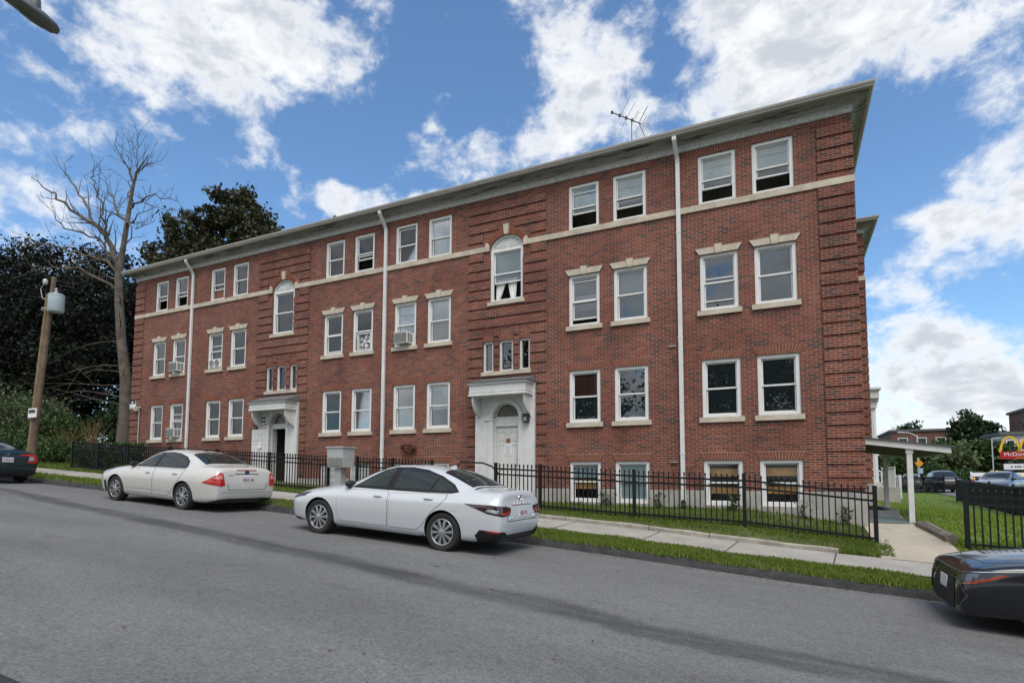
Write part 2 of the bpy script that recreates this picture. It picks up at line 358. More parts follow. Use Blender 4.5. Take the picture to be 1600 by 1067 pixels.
# raised stone edge between pavement and lawn
eb = MB()
def edging(x0, x1):
    xs = lin(x0, x1, max(2, int((x1-x0)/.25))); rings = []
    for x in xs:
        z = G(x, -2.5); j = (random.random()-.5)*.02
        rings.append([(x, -2.60+j, z-.08), (x, -2.60+j, z+.06+j*.5), (x, -2.565+j, z+.085), (x, -2.46, z+.08+j), (x, -2.44, z-.05)])
    eb.ring_faces(rings, True, True)
for a, b in [(-12.2, -8.4), (-8.38, -6.5), (-6.48, -4.66), (-4.64, -2.74), (-2.72, -1.5), (-1.48, .82)]: edging(a, b)
struct(eb.build('stone_edging', M('edging_concrete', (.27, .25, .215), .9, var=.3, vscale=4, bump=.5, bscale=30), smooth=True))
# concrete path to the side entrance
def pathx(y): return (1.50, lerp_tab(y, [-2.6, -1.9, .6, 8], [3.02, 2.80, 2.50, 2.42]))
pb = MB(); ys = lin(-2.62, 8, 36)
for a, b in zip(ys[:-1], ys[1:]):
    (l0, r0), (l1, r1) = pathx(a), pathx(b); n = 6
    for k in range(n):
        p = lambda l, r, y, q: (l+(r-l)*q/n, y, G(max(1.61, l+(r-l)*q/n), y)+.012+(0.02 if y > -1.7 else 0))
        pb.quad(p(l0, r0, a, k), p(l0, r0, a, k+1), p(l1, r1, b, k+1), p(l1, r1, b, k))
struct(pb.build('path', MT['path'], smooth=True, fix=False))
# lawns (turf sheets, blades come later)
struct(sheet('lawn', [x for x in XS if -60 <= x <= 1.601], [-2.45, -2.1, -1.7, -1.3, -.9, -.5, 0], -.012, MT['soil']))
struct(sheet('lawn', [2.45, 2.7, 3, 3.5, 4, 4.5, 5, 6, 7, 8, 9, 10, 12, 14, 17, 21, 26], [-2.58, -2.4, -1.7, -1, -.4, 0, .5, 1, 2, 3, 4, 6, 8, 10, 13, 16, 20, 25, 30, 35], -.02, MT['turf']))
struct(sheet('parking_lot', [8.6, 10, 12, 14, 18, 24, 32, 45, 60], [12, 15, 18, 21, 25, 30, 34.5, 36, 40, 45, 50, 55, 60, 70, 80, 100, 130], .02, MT['asphalt']))

# grass blades
def grass(name, regions, seed, cols, h=(.022, .056), w=.011):
    rng = np.random.default_rng(seed); V = []
    for (fx, n, hs) in regions:
        P = fx(rng, n); bare = np.sin(P[:, 0]*1.7+np.sin(P[:, 1]*3)*1.5)+np.sin(P[:, 0]*4.3+P[:, 1]*6+1)*.8+rng.normal(0, .5, len(P)); P = P[bare > -1.25]; k = len(P)
        z = np.array([G(x, y) for x, y in P])
        a = rng.uniform(0, 2*np.pi, k); hh = rng.uniform(h[0], h[1], k)*hs*(.6+.8*(0.5+0.5*np.sin(P[:, 0]*3.1+np.cos(P[:, 1]*4)*2)*np.sin(P[:, 0]*1.3+P[:, 1]*5.0)))
        ww = w*rng.uniform(.7, 1.5, k)*hs; ln_ = rng.uniform(.1, .7, k)*hh; la = rng.uniform(0, 2*np.pi, k)
        dx, dy = np.cos(a)*ww, np.sin(a)*ww
        b0 = np.stack([P[:, 0]-dx, P[:, 1]-dy, z-.02], 1); b1 = np.stack([P[:, 0]+dx, P[:, 1]+dy, z-.02], 1)
        tp = np.stack([P[:, 0]+np.cos(la)*ln_, P[:, 1]+np.sin(la)*ln_, z+hh], 1)
        V.append(np.stack([b0, b1, tp], 1).reshape(-1, 3))
    V = np.concatenate(V); n = len(V)//3
    me = bpy.data.meshes.new(name); me.vertices.add(len(V)); me.vertices.foreach_set('co', V.ravel())
    me.loops.add(len(V)); me.loops.foreach_set('vertex_index', np.arange(len(V), dtype=np.int32))
    me.polygons.add(n); me.polygons.foreach_set('loop_start', np.arange(0, 3*n, 3, dtype=np.int32)); me.polygons.foreach_set('loop_total', np.full(n, 3, dtype=np.int32))
    me.materials.append(foliage(name+'_blades', cols, .3, .6)); me.update(); me.validate()
    o = bpy.data.objects.new(name, me); COL.objects.link(o); return o
def rect(x0, x1, y0, y1): return lambda r, n: np.stack([r.uniform(x0, x1, n), r.uniform(y0, y1, n)], 1)
def lawnR(r, n):
    y = -2.5+37*r.uniform(0, 1, n)**2.0; x = 2.9+r.uniform(0, 1, n)*(4+y*.42); m = x > np.interp(y, [-2.6, -1.9, .6, 8], [3.06, 2.86, 2.56, 2.50]); return np.stack([x, y], 1)[m]
def edgeR(r, n):
    y = r.uniform(-1.9, 5, n); x = np.interp(y, [-2.6, -1.9, .6, 8], [3.02, 2.80, 2.50, 2.42])+r.uniform(.0, .35, n); return np.stack([x, y], 1)
def walled(r, n):
    x = r.uniform(-14, 1.5, n); y = -2.42+2.4*r.uniform(0, 1, n)**.9; m = x < 1.47-.9*np.clip(-1.9-y, 0, 1)*0; return np.stack([x, y], 1)[m]
GC = [(.075, .115, .016), (.12, .18, .024), (.165, .235, .034), (.23, .255, .065)]
o = grass('verge_grass', [(rect(-8, 6, -4.50, -3.86), 46000, 1.0), (rect(-34, -8, -4.50, -3.86), 16000, 1.3), (rect(-8, 4, -4.58, -4.44), 3500, 1.1)], 3, GC); tag(o, 'short green grass growing on the narrow verge beside the kerb', 'grass', kind='stuff')
o = grass('lawn_grass', [(walled, 40000, .9), (rect(-30, -14, -2.5, -1.2), 8000, 1.4), (rect(-10, 1.5, -.22, -.05), 900, 2.0), (rect(-8.5, 1.5, -2.0, -1.5), 7000, 1.2), (rect(.9, 1.75, -2.5, -1.5), 2600, 1.15), (rect(-30, -27, -2.5, 2), 5000, 2.6)], 5, GC[:3]+[(.12, .15, .05)]); tag(o, 'longer green grass growing between the brick wall and the iron fence', 'grass', kind='stuff')
o = grass('side_lawn_grass', [(lawnR, 70000, .75), (edgeR, 3000, 1.3)], 6, [(.12, .18, .018), (.17, .255, .028), (.22, .31, .042), (.28, .33, .085)], w=.016); tag(o, 'bright green mown grass of the side lawn right of the concrete path', 'grass', kind='stuff')

# fallen leaves and grit in the gutter and on the road, one scatter too fine to count
rng = np.random.default_rng(77); n = 1500; lx = rng.uniform(-30, 6, n); ly = np.where(rng.uniform(0, 1, n) < .8, -4.70-np.abs(rng.normal(0, .16, n)), rng.uniform(-12, -4.8, n)); V = []; Fc = []
for k in range(n):
    s_ = rng.uniform(.006, .028); a = rng.uniform(0, 6.28); z = roadz(lx[k], ly[k])+.006; i = len(V)
    for q, m_ in ((0, 1), (1.7, .55), (3.14, 1), (4.5, .5)): V.append((lx[k]+s_*m_*math.cos(a+q), ly[k]+s_*m_*math.sin(a+q), z+rng.uniform(0, .012)))
    Fc.append((i, i+1, i+2, i+3))
me = bpy.data.meshes.new('leaf_litter'); me.from_pydata(V, [], Fc); me.materials.append(foliage('litter', [(.05, .045, .035), (.12, .085, .04), (.20, .15, .05), (.09, .09, .085)], .05, .8)); o = bpy.data.objects.new('leaf_litter', me); COL.objects.link(o); tag(o, 'dry leaves and grit scattered along the gutter and over the road', 'leaf litter', kind='stuff')
# ------------------------------------------------------------------ the brick apartment house
def brickmat(name='brick', dark=1.0, scale=1.0):
    m = bpy.data.materials.new(name); m.use_nodes = True; t = m.node_tree; b = t.nodes['Principled BSDF']; nn = t.nodes.new; ln = t.links.new
    geo = nn('ShaderNodeNewGeometry'); tc = nn('ShaderNodeTexCoord'); sp = nn('ShaderNodeSeparateXYZ'); ln(geo.outputs['Position'], sp.inputs[0])
    sn = nn('ShaderNodeSeparateXYZ'); ln(geo.outputs['True Normal'], sn.inputs[0])
    ab = nn('ShaderNodeMath'); ab.operation = 'ABSOLUTE'; ln(sn.outputs[0], ab.inputs[0]); gt = nn('ShaderNodeMath'); gt.operation = 'GREATER_THAN'; gt.inputs[1].default_value = .6; ln(ab.outputs[0], gt.inputs[0])
    mx = nn('ShaderNodeMix'); ln(gt.outputs[0], mx.inputs[0]); ln(sp.outputs[0], mx.inputs[2]); ln(sp.outputs[1], mx.inputs[3])
    cb = nn('ShaderNodeCombineXYZ'); ln(mx.outputs[0], cb.inputs[0]); ln(sp.outputs[2], cb.inputs[1])
    br = nn('ShaderNodeTexBrick'); ln(cb.outputs[0], br.inputs['Vector']); br.inputs['Scale'].default_value = 1
    br.inputs['Color1'].default_value = (0, 0, 0, 1); br.inputs['Color2'].default_value = (1, 1, 1, 1); br.inputs['Mortar'].default_value = (.5, .5, .5, 1)
    br.inputs['Brick Width'].default_value = .196*scale; br.inputs['Row Height'].default_value = .0602*scale; br.inputs['Mortar Size'].default_value = .0058*scale; br.inputs['Mortar Smooth'].default_value = .25; br.inputs['Bias'].default_value = 0
    r = nn('ShaderNodeValToRGB'); ln(br.outputs['Color'], r.inputs[0]); e = r.color_ramp.elements
    cols = [(0, (.062, .028, .027)), (.12, (.084, .032, .029)), (.20, (.122, .034, .024)), (.45, (.160, .038, .023)), (.7, (.185, .045, .026)), (.92, (.198, .055, .034)), (1, (.225, .078, .050))]
    while len(e) < len(cols): e.new(.5)
    for i, (p, c) in enumerate(cols): e[i].position = p; e[i].color = (*[q*dark for q in c], 1)
    n1 = nn('ShaderNodeTexNoise'); n1.inputs['Scale'].default_value = .55; n1.inputs['Detail'].default_value = 8; n1.inputs['Roughness'].default_value = .65; ln(geo.outputs['Position'], n1.inputs[0])
    mr = nn('ShaderNodeMapRange'); ln(n1.outputs[0], mr.inputs[0]); mr.inputs[1].default_value = .3; mr.inputs[2].default_value = .7; mr.inputs[3].default_value = .82; mr.inputs[4].default_value = 1.15
    n2 = nn('ShaderNodeTexNoise'); n2.inputs['Scale'].default_value = 28; n2.inputs['Detail'].default_value = 5; ln(geo.outputs['Position'], n2.inputs[0])
    mr2 = nn('ShaderNodeMapRange'); ln(n2.outputs[0], mr2.inputs[0]); mr2.inputs[1].default_value = .3; mr2.inputs[2].default_value = .7; mr2.inputs[3].default_value = .82; mr2.inputs[4].default_value = 1.15
    mp3 = nn('ShaderNodeMapping'); ln(geo.outputs['Position'], mp3.inputs[0]); mp3.inputs[3].default_value = (1.6, 1.6, .22)
    n3 = nn('ShaderNodeTexNoise'); n3.inputs['Scale'].default_value = 1.0; n3.inputs['Detail'].default_value = 7; n3.inputs['Roughness'].default_value = .62; ln(mp3.outputs[0], n3.inputs[0])
    mr3 = nn('ShaderNodeMapRange'); ln(n3.outputs[0], mr3.inputs[0]); mr3.inputs[1].default_value = .36; mr3.inputs[2].default_value = .62; mr3.inputs[3].default_value = .80; mr3.inputs[4].default_value = 1.06
    m0 = nn('ShaderNodeMath'); m0.operation = 'MULTIPLY'; ln(mr2.outputs[0], m0.inputs[0]); ln(mr3.outputs[0], m0.inputs[1])
    mm = nn('ShaderNodeMath'); mm.operation = 'MULTIPLY'; ln(mr.outputs[0], mm.inputs[0]); ln(m0.outputs[0], mm.inputs[1])
    sc = nn('ShaderNodeVectorMath'); sc.operation = 'SCALE'; ln(r.outputs[0], sc.inputs[0]); ln(mm.outputs[0], sc.inputs[3])
    mo = nn('ShaderNodeValToRGB'); ln(n1.outputs[0], mo.inputs[0]); mo.color_ramp.elements[0].position = .35; mo.color_ramp.elements[0].color = (.17*dark, .12*dark, .098*dark, 1); mo.color_ramp.elements[1].position = .65; mo.color_ramp.elements[1].color = (.41*dark, .31*dark, .25*dark, 1)
    fin = nn('ShaderNodeMix'); fin.data_type = 'RGBA'; ln(br.outputs['Fac'], fin.inputs[0]); ln(sc.outputs[0], fin.inputs[6]); ln(mo.outputs[0], fin.inputs[7])
    ln(fin.outputs[2], b.inputs['Base Color']); b.inputs['Roughness'].default_value = .85
    bp = nn('ShaderNodeBump'); bp.inputs['Strength'].default_value = .5; bp.inputs['Distance'].default_value = .006; bp.invert = True; ln(br.outputs['Fac'], bp.inputs['Height']); ln(bp.outputs[0], b.inputs['Normal'])
    return m
MT['brick'] = brickmat()
MT['solobrick'] = M('arch_brick', (.13, .038, .023), .85, vscale=9, col2=(.24, .070, .036), bump=.2)
MT['mortar'] = M('mortar', (.38, .30, .25), .95, var=.25, vscale=3)
def peeling():
    m = M('peeling_paint', (.27, .265, .25), .7, var=.12, vscale=2, bump=.3, bscale=20); t = m.node_tree; b = t.nodes['Principled BSDF']; nn = t.nodes.new; ln = t.links.new
    src = b.inputs['Base Color'].links[0].from_socket; tcn = nn('ShaderNodeTexCoord')
    mp = nn('ShaderNodeMapping'); ln(tcn.outputs['Object'], mp.inputs[0]); mp.inputs[3].default_value = (.35, 3, 5)
    n = nn('ShaderNodeTexNoise'); n.inputs['Scale'].default_value = 2.4; n.inputs['Detail'].default_value = 9; n.inputs['Roughness'].default_value = .7; ln(mp.outputs[0], n.inputs[0])
    r = nn('ShaderNodeMapRange'); r.interpolation_type = 'SMOOTHSTEP'; ln(n.outputs[0], r.inputs[0]); r.inputs[1].default_value = .50; r.inputs[2].default_value = .62
    mx = nn('ShaderNodeMix'); mx.data_type = 'RGBA'; ln(r.outputs[0], mx.inputs[0]); ln(src, mx.inputs[6]); mx.inputs[7].default_value = (.055, .052, .048, 1); ln(mx.outputs[2], b.inputs['Base Color']); return m
MT['peel'] = peeling()
MT['peelw'] = M('peeling_white_paint', (.30, .29, .28), .7, vscale=14, col2=(.60, .61, .61), detail=8, bump=.2)
MT['gutter'] = M('gutter_paint', (.36, .345, .325), .5, var=.12, vscale=1.5)

BX0, BX1 = -25.9, 1.56; DEP = 24.0
house = thing('apartment_house', 'long three storey red brick apartment house with white sash windows and two canopied doors', 'apartment house', (-12.2, 0, .8))
colsX = {1: (-24.56, -23.72), 2: (-23.25, -22.40), 3: (-20.98, -20.12), 4: (-19.66, -18.78), 5: (-14.77, -13.89), 6: (-13.44, -12.56), 7: (-11.66, -10.78), 8: (-10.34, -9.45), 9: (-5.49, -4.58), 10: (-4.18, -3.26), 11: (-1.90, -.98), 12: (-.60, .335)}
rowsZ = {0: (.90, 2.02), 1: (3.096, 4.575), 2: (5.84, 7.317), 3: (8.66, 9.98)}
BELT0, BELT1 = 8.495, 8.655
CB, CA = -7.485, -16.81        # bay centres
opens = []
for c, (x0, x1) in colsX.items():
    for r in (1, 2, 3): opens.append((x0, x1, *rowsZ[r]))
    if c >= 7: opens.append((x0, x1, *rowsZ[0]))
for c in (5, 6): opens.append((*colsX[c], 1.12, 2.02))
ARC = {}
for cx, nm in ((CB, 'B'), (CA, 'A')):
    opens.append((cx-.555, cx+.555, 6.885, 8.94))
    for o0, o1 in ((-.78, -.43), (-.23, .23), (.44, .78)): opens.append((cx+o0, cx+o1, 4.74, 5.67))
doorB = (-7.86, -7.02, 1.02, 3.80); doorA = (-17.2, -16.38, 1.27, 3.95)
opens += [doorB, doorA]
def wall_with_holes(mb, x0, x1, z0, z1, y, holes, depth):
    xs = sorted({x0, x1, *[h[0] for h in holes], *[h[1] for h in holes]}); zs = sorted({z0, z1, *[h[2] for h in holes], *[h[3] for h in holes]})
    for a, b in zip(xs[:-1], xs[1:]):
        for c, d in zip(zs[:-1], zs[1:]):
            mx, mz = (a+b)/2, (c+d)/2
            if any(h[0] < mx < h[1] and h[2] < mz < h[3] for h in holes): continue
            mb.quad((a, y, c), (b, y, c), (b, y, d), (a, y, d))
    for h in holes:
        a, b, c, d = h
        mb.quad((a, y, c), (a, y, d), (a, y+depth, d), (a, y+depth, c)); mb.quad((b, y, d), (b, y, c), (b, y+depth, c), (b, y+depth, d))
        mb.quad((a, y, d), (b, y, d), (b, y+depth, d), (a, y+depth, d)); mb.quad((b, y, c), (a, y, c), (a, y+depth, c), (b, y+depth, c))
FZ = 1.28   # brick starts here over the foundation at the right
mb = MB(); wall_with_holes(mb, BX0, BX1, 1.0, 10.30, 0.0, opens, .20)
# side and back walls, wing at the front end
def sidewall(x, y0, y1, nx): mb.quad((x, y0, 1.0), (x, y1, 1.0), (x, y1, 10.3), (x, y0, 10.3)) if nx > 0 else mb.quad((x, y1, 1.0), (x, y0, 1.0), (x, y0, 10.3), (x, y1, 10.3))
WX, WY0, WY1 = 2.60, 7.9, 14.2
sidewall(BX1, 0, WY0, 1); mb.quad((BX1, WY0, 1), (WX, WY0, 1), (WX, WY0, 10.3), (BX1, WY0, 10.3)); sidewall(WX, WY0, WY1, 1); mb.quad((WX, WY1, 1), (BX1, WY1, 1), (BX1, WY1, 10.3), (WX, WY1, 10.3)); sidewall(BX1, WY1, DEP, 1)
sidewall(BX0, 0, 13, -1); mb.quad((BX1, DEP, 1), (-12, DEP, 1), (-12, DEP, 10.3), (BX1, DEP, 10.3)); mb.quad((-12, DEP, 1), (-12, 13, 1), (-12, 13, 10.3), (-12, DEP, 10.3)); mb.quad((-12, 13, 1), (BX0, 13, 1), (BX0, 13, 10.3), (-12, 13, 10.3))
mb.build('wall', MT['brick'], house, fix=False)
# projecting brick courses: corner piers and the two entrance bays
ZG = [8.205-.301*k for k in range(-6, 25)]      # shadow grooves
def blocks(mb, x0, x1, holes, zmin, y0=-.035, y1=.012, zmax=10.2):
    for zt in ZG:
        z1, z0 = zt-.028, zt-.301+.028
        for (a, b) in ((z0, z1),):
            b = min(b, zmax); a = max(a, zmin)
            if a < BELT1 and b > BELT0:
                if b-BELT1 > .08: a = BELT1
                elif BELT0-a > .08: b = BELT0
                else: continue
            if b-a < .05: continue
            segs = [(x0, x1)]
            for h in holes:
                if h[2]-.001 < b and h[3]+.001 > a:
                    ns = []
                    for s, e in segs:
                        if h[1] <= s or h[0] >= e: ns.append((s, e)); continue
                        if h[0]-s > .04: ns.append((s, h[0]))
                        if e-h[1] > .04: ns.append((h[1], e))
                    segs = ns
            for s, e in segs: mb.box(s, e, y0, y1, a, b, 'k')
for cx in (CB, CA):
    qb = MB(); hs = [(cx-.555, cx+.555, 6.76, 8.5), (cx-.80, cx+.80, 8.44, 8.90), (cx-.58, cx+.58, 8.90, 9.12), (cx-.26, cx+.26, 9.10, 9.28), (cx-.83, cx+.83, 4.58, 4.76), (cx-.99, cx+.99, 0, 4.52)]
    hs += [(cx+o0-.005, cx+o1+.005, 4.7, 5.84) for o0, o1 in ((-.78, -.43), (-.23, .23), (.44, .78))]
    blocks(qb, cx-1.31, cx+1.31, hs, 1.25); qb.build('brick_quoin', MT['brick'], house)
qb, qc, qd = MB(), MB(), MB()
blocks(qd, BX0-.035, BX0+.62, [], 2.0); blocks(qb, BX1-.72, BX1+.035, [], 1.36)
# corner piers wrap round onto the right-hand side and the wing corner
for zt in ZG:
    a, b = max(1.36, zt-.273), min(10.2, zt-.028)
    if b-a < .05 or (a < BELT1 and b > BELT0): continue
    qb.box(BX1-.012, BX1+.035, .012, .70, a, b, 'l'); qc.box(WX-.70, WX+.035, WY0-.035, WY0+.012, a, b, 'k'); qc.box(WX-.012, WX+.035, WY0+.012, WY0+.72, a, b, 'l')
    qd.box(BX0-.035, BX0+.012, .012, .6, max(a, 2.2), max(b, 2.25), 'r')
for q_ in (qb, qc, qd): q_.build('brick_quoin', MT['brick'], house)
# foundation
fb_ = MB()
def fnd(x0, x1, zt):
    hs = [h for h in opens if h[2] < 1.2 and h[0] >= x0 and h[1] <= x1]
    xs = sorted({x0, x1, *[h[0] for h in hs], *[h[1] for h in hs]})
    for a, b in zip(xs[:-1], xs[1:]):
        hh = [h for h in hs if h[0] <= a and h[1] >= b]
        fb_.box(a, b, -.04, .02, -.2, hh[0][2]-.002 if hh else zt)
fnd(-15.86, -8.47, 1.50); fb_.build('foundation', MT['concrete'], house); fb_ = MB(); fnd(-6.5, BX1+.04, 1.27); fb_.box(BX1-.02, BX1+.04, .02, 8, -.2, 1.35)
fb_.box(WX-.02, WX+.04, WY0-.04, WY1, -.2, 1.4); fb_.box(BX1+.04, WX-.02, WY0-.04, WY0+.02, -.2, 1.4)
fb_.build('foundation', MT['concrete'], house)
# belt course, broken by the arched windows
bb = MB(); br = [BX0-.045, CA-.72, CA+.72, CB-.72, CB+.72, BX1+.045]
random.seed(11)
for s, e in ((br[0], br[1]), (br[2], br[3]), (br[4], br[5])):
    bb = MB(); n = max(1, round((e-s)/1.05)); cuts = [s+(e-s)*k/n+(0 if k in (0, n) else random.uniform(-.1, .1)) for k in range(n+1)]
    for a, b in zip(cuts[:-1], cuts[1:]): bb.box(a+.002, b-.002, -.045, .012, BELT0, BELT1)
    if e < 1: bb.build('stone_band', MT['stone'], house)
bb.box(BX1-.01, BX1+.045, .012, 7.8, BELT0, BELT1); bb.box(WX-.01, WX+.045, WY0-.02, WY1, BELT0, BELT1); bb.box(BX1+.045, WX+.045, WY0-.045, WY0-.02, BELT0, BELT1)
bb.build('stone_band', MT['stone'], house)
for cx in (CB, CA):
    for s in (-1, 1):
        bb = MB(); xa, xb = cx+s*.72, cx+s*.575
        bb.prism([(xa, BELT0), (xb, BELT0), (xb, BELT1+.02), (cx+s*.64, BELT1+.10), (cx+s*.70, BELT1+.09), (xa, BELT1+.0)], 'y', -.055, .012)
        bb.build('springer_stone', MT['stone'], house)
# cornice: frieze, cove, soffit, gutter swept round the eaves
def sweep(name, prof, mat, pts, smooth=False):
    # prof: (out, z) ; pts: list of (x,y,(dx,dy)) corners with mitre direction
    m = MB(); rings = [[(x+dx*o, y+dy*o, z) for o, z in prof] for x, y, (dx, dy) in pts]
    m.ring_faces(rings, True, True); return m.build(name, mat, house, smooth)
EV = [(BX0, 13, (-1, 1)), (BX0, 0, (-1, -1)), (BX1, 0, (1, -1)), (BX1, WY0, (1, -1)), (WX, WY0, (1, -1)), (WX, WY1, (1, 1)), (BX1, WY1, (1, 1)), (BX1, DEP, (1, 1))]
sweep('frieze', [(-.03, 10.18), (.05, 10.18), (.05, 10.29), (.075, 10.30), (.075, 10.33), (-.03, 10.33)], MT['peelw'], EV)
sweep('cornice', [(-.03, 10.33), (.09, 10.33), (.13, 10.37), (.20, 10.405), (.30, 10.42), (.30, 10.445), (.36, 10.445), (.36, 10.50), (-.03, 10.50)], MT['peel'], EV)
sweep('gutter', [(.30, 10.46), (.415, 10.455), (.435, 10.47), (.435, 10.495), (.455, 10.51), (.475, 10.55), (.475, 10.585), (.45, 10.585), (.30, 10.56)], MT['gutter'], EV, True)
rm = MB(); a = .44
rm.quad((BX0-a, -a, 10.57), (BX1+a, -a, 10.57), (-3, 7, 11.05), (BX0+6, 6.5, 11.05)); rm.quad((BX1+a, -a, 10.57), (BX1+a, DEP+a, 10.57), (-3, DEP-6, 11.05), (-3, 7, 11.05))
rm.quad((BX0-a, 13+a, 10.57), (BX0-a, -a, 10.57), (BX0+6, 6.5, 11.05)); rm.quad((BX0-a, 13+a, 10.57), (BX0+6, 6.5, 11.05), (-3, 7, 11.05), (-12, 13+a, 10.57))
rm.quad((-12, 13+a, 10.57), (-3, 7, 11.05), (-3, DEP-6, 11.05), (-12, DEP+a, 10.57)); rm.quad((BX1+a, DEP+a, 10.57), (-12, DEP+a, 10.57), (-3, DEP-6, 11.05)); rm.quad((BX1, WY0-a, 10.575), (WX+a, WY0-a, 10.575), (WX+a, WY1+a, 10.575), (BX1, WY1+a, 10.575))
rm.build('roof', M('roof_felt', (.05, .05, .052), .9, var=.2), house)
# dim rooms behind the windows
ib = MB(); ib.quad((BX0+.05, 1.9, .9), (BX1-.05, 1.9, .9), (BX1-.05, 1.9, 10.25), (BX0+.05, 1.9, 10.25))
for z in (5.2, 7.95): ib.box(BX0+.05, BX1-.05, .22, 1.9, z, z+.1)
ib.box(BX0+.05, -17.5, .22, 1.9, 2.6, 2.7); ib.box(-16.1, BX1-.05, .22, 1.9, 2.6, 2.7)
for x in (-21.7, -18.45, -15.3, -12.1, -9.1, -6.3, -2.4): ib.box(x, x+.08, .22, 1.9, .9, 10.25)
ib.build('room_interior', M('room_walls', (.52, .50, .48), .9, var=.3, vscale=.8), house)

# ---- windows
def blindmat(name, c): return M(name, c, .8, var=.06, vscale=2)
BL = {'L': blindmat('pale_blind', (.74, .77, .74)), 'W': blindmat('white_blind', (.78, .80, .80)), 'T': blindmat('grey_green_blind', (.40, .49, .49)), 'B': blindmat('beige_blind', (.64, .60, .53)), 'G': blindmat('grey_screen', (.20, .22, .24)), 'M': blindmat('mid_grey_blind', (.44, .46, .48)), 'P': blindmat('pinkish_curtain', (.46, .37, .33)), 'R': blindmat('red_brown_curtain', (.20, .08, .06)), 'K': blindmat('black_sheet', (.012, .012, .013)), 'S': blindmat('painted_sky_reflection', (.22, .42, .68)), 'Q': blindmat('pale_blue_board', (.42, .52, .54)), 'Y': MT['wood'], 'N': blindmat('painted_room_dimness', (.060, .075, .082))}  # the sky blue paints a reflection; the dark room tone paints dimness
def sash_window(name, x0, x1, z0, z1, up=None, lo=None, opn=0.0, upopn=0.0, rails=(), sill=True, arch=None, parent=house, casing=.085, y0=.035, glass=None):
    w = MB(); w.frame(x0+.003, x1-.003, z0+.002, z1-.003, casing, y0, y0+.06, .07, .075); w.frame(x0+.003, x1-.003, z0+.002, z1-.003, .03, y0+.06, .20, .03, .03)
    fr = w.build(name, MT['vinyl'], parent, origin=((x0+x1)/2, 0, z0))
    a, b = x0+casing, x1-casing; c, d = z0+.072, z1-.078; mid = (c+d)/2
    def sash(za, zb, yy, tag_=''):
        m = MB(); m.frame(a+.002, b-.002, za, zb, .038, yy, yy+.028, .04, .036); m.build('sash', MT['vinyl'], fr)
        p = MB(); p.box(a+.04, b-.04, yy+.010, yy+.016, za+.04, zb-.036); p.build('pane', glass or MT['winglass'], fr)
    sash(mid-.015-upopn, d-upopn, .098)
    sash(c+opn, mid+.015+opn, .128)
    if rails:
        rb = MB()
        for q in rails: zc_ = c+(d-c)*q; rb.box(a+.03, b-.03, .085, .097, zc_-.014, zc_+.014)
        rb.build('screen_rail', MT['vinyl'], fr)
    for k, spec in enumerate((up, lo)):
        if not spec: continue
        key, f0, f1 = spec; m = MB(); za, zb = c+(d-c)*f0, c+(d-c)*f1
        n = 12; pts = [(a+.02+(b-a-.04)*i/n, .164+(.005*math.sin(i*2.1) if key in 'LWTBMPR' else 0)) for i in range(n+1)]
        for (xa, ya), (xb, yb) in zip(pts[:-1], pts[1:]): m.quad((xa, ya, za), (xb, yb, za), (xb, yb, zb), (xa, ya, zb))
        m.build('blind_or_tone_sheet', BL[key], fr, fix=False)  # also holds the painted reflection and dim room sheets
    if sill:
        s = MB(); s.box(x0-.075, x1+.075, -.06, .04, z0-.125, z0); s.build('sill', MT['stone'], fr)
    return fr
def lintel_stone(fr, x0, x1, z1):
    m = MB(); h = .165; f = .10; cx = (x0+x1)/2
    for s in (-1, 1):
        e = cx+s*(x1-x0)/2
        m.prism([(cx+s*.07, z1+.002), (e+s*.005, z1+.002), (e+s*(f+.005), z1+h), (cx+s*.092, z1+h)], 'y', -.035, .012)
    m.prism([(cx-.068, z1-.012), (cx+.068, z1-.012), (cx+.095, z1+h+.055), (cx-.095, z1+h+.055)], 'y', -.06, .012)
    m.build('lintel', MT['stone'], fr)
def lintel_brick(fr, x0, x1, z1, h=.20, fl=.105):
    m = MB(); n = max(9, round((x1-x0)/.062)); cx = (x0+x1)/2; hw = (x1-x0)/2
    m.prism([(x0, z1+.002), (x1, z1+.002), (x1+fl, z1+h), (x0-fl, z1+h)], 'y', -.006, .012)
    m.cur = 1
    for k in range(n):
        t0, t1 = -1+2*(k+.10)/n, -1+2*(k+.90)/n
        B = [(cx+t0*hw, z1+.004), (cx+t1*hw, z1+.004)]; T = [(cx+t1*(hw+fl), z1+h-.004), (cx+t0*(hw+fl), z1+h-.004)]
        if k % 2: # a header joint splits every second brick
            q = .48
            mid = [(B[1][0]+(T[0][0]-B[1][0])*q, z1+h*q-.004), (B[0][0]+(T[1][0]-B[0][0])*q, z1+h*q-.004)]
            mid2 = [(B[1][0]+(T[0][0]-B[1][0])*(q+.05), z1+h*(q+.05)), (B[0][0]+(T[1][0]-B[0][0])*(q+.05), z1+h*(q+.05))]
            m.prism(B+mid, 'y', -.014, -.004); m.prism([mid2[1], mid2[0]]+T, 'y', -.014, -.004)
        else: m.prism(B+T, 'y', -.014, -.004)
    m.build('brick_arch', [MT['mortar'], MT['solobrick']], fr)
MT['dullglass'] = glassmat('weak_mirror_glass', (.93, .95, .95), .7, 1.4, .05)  # reflects less than the other panes so the boards show through
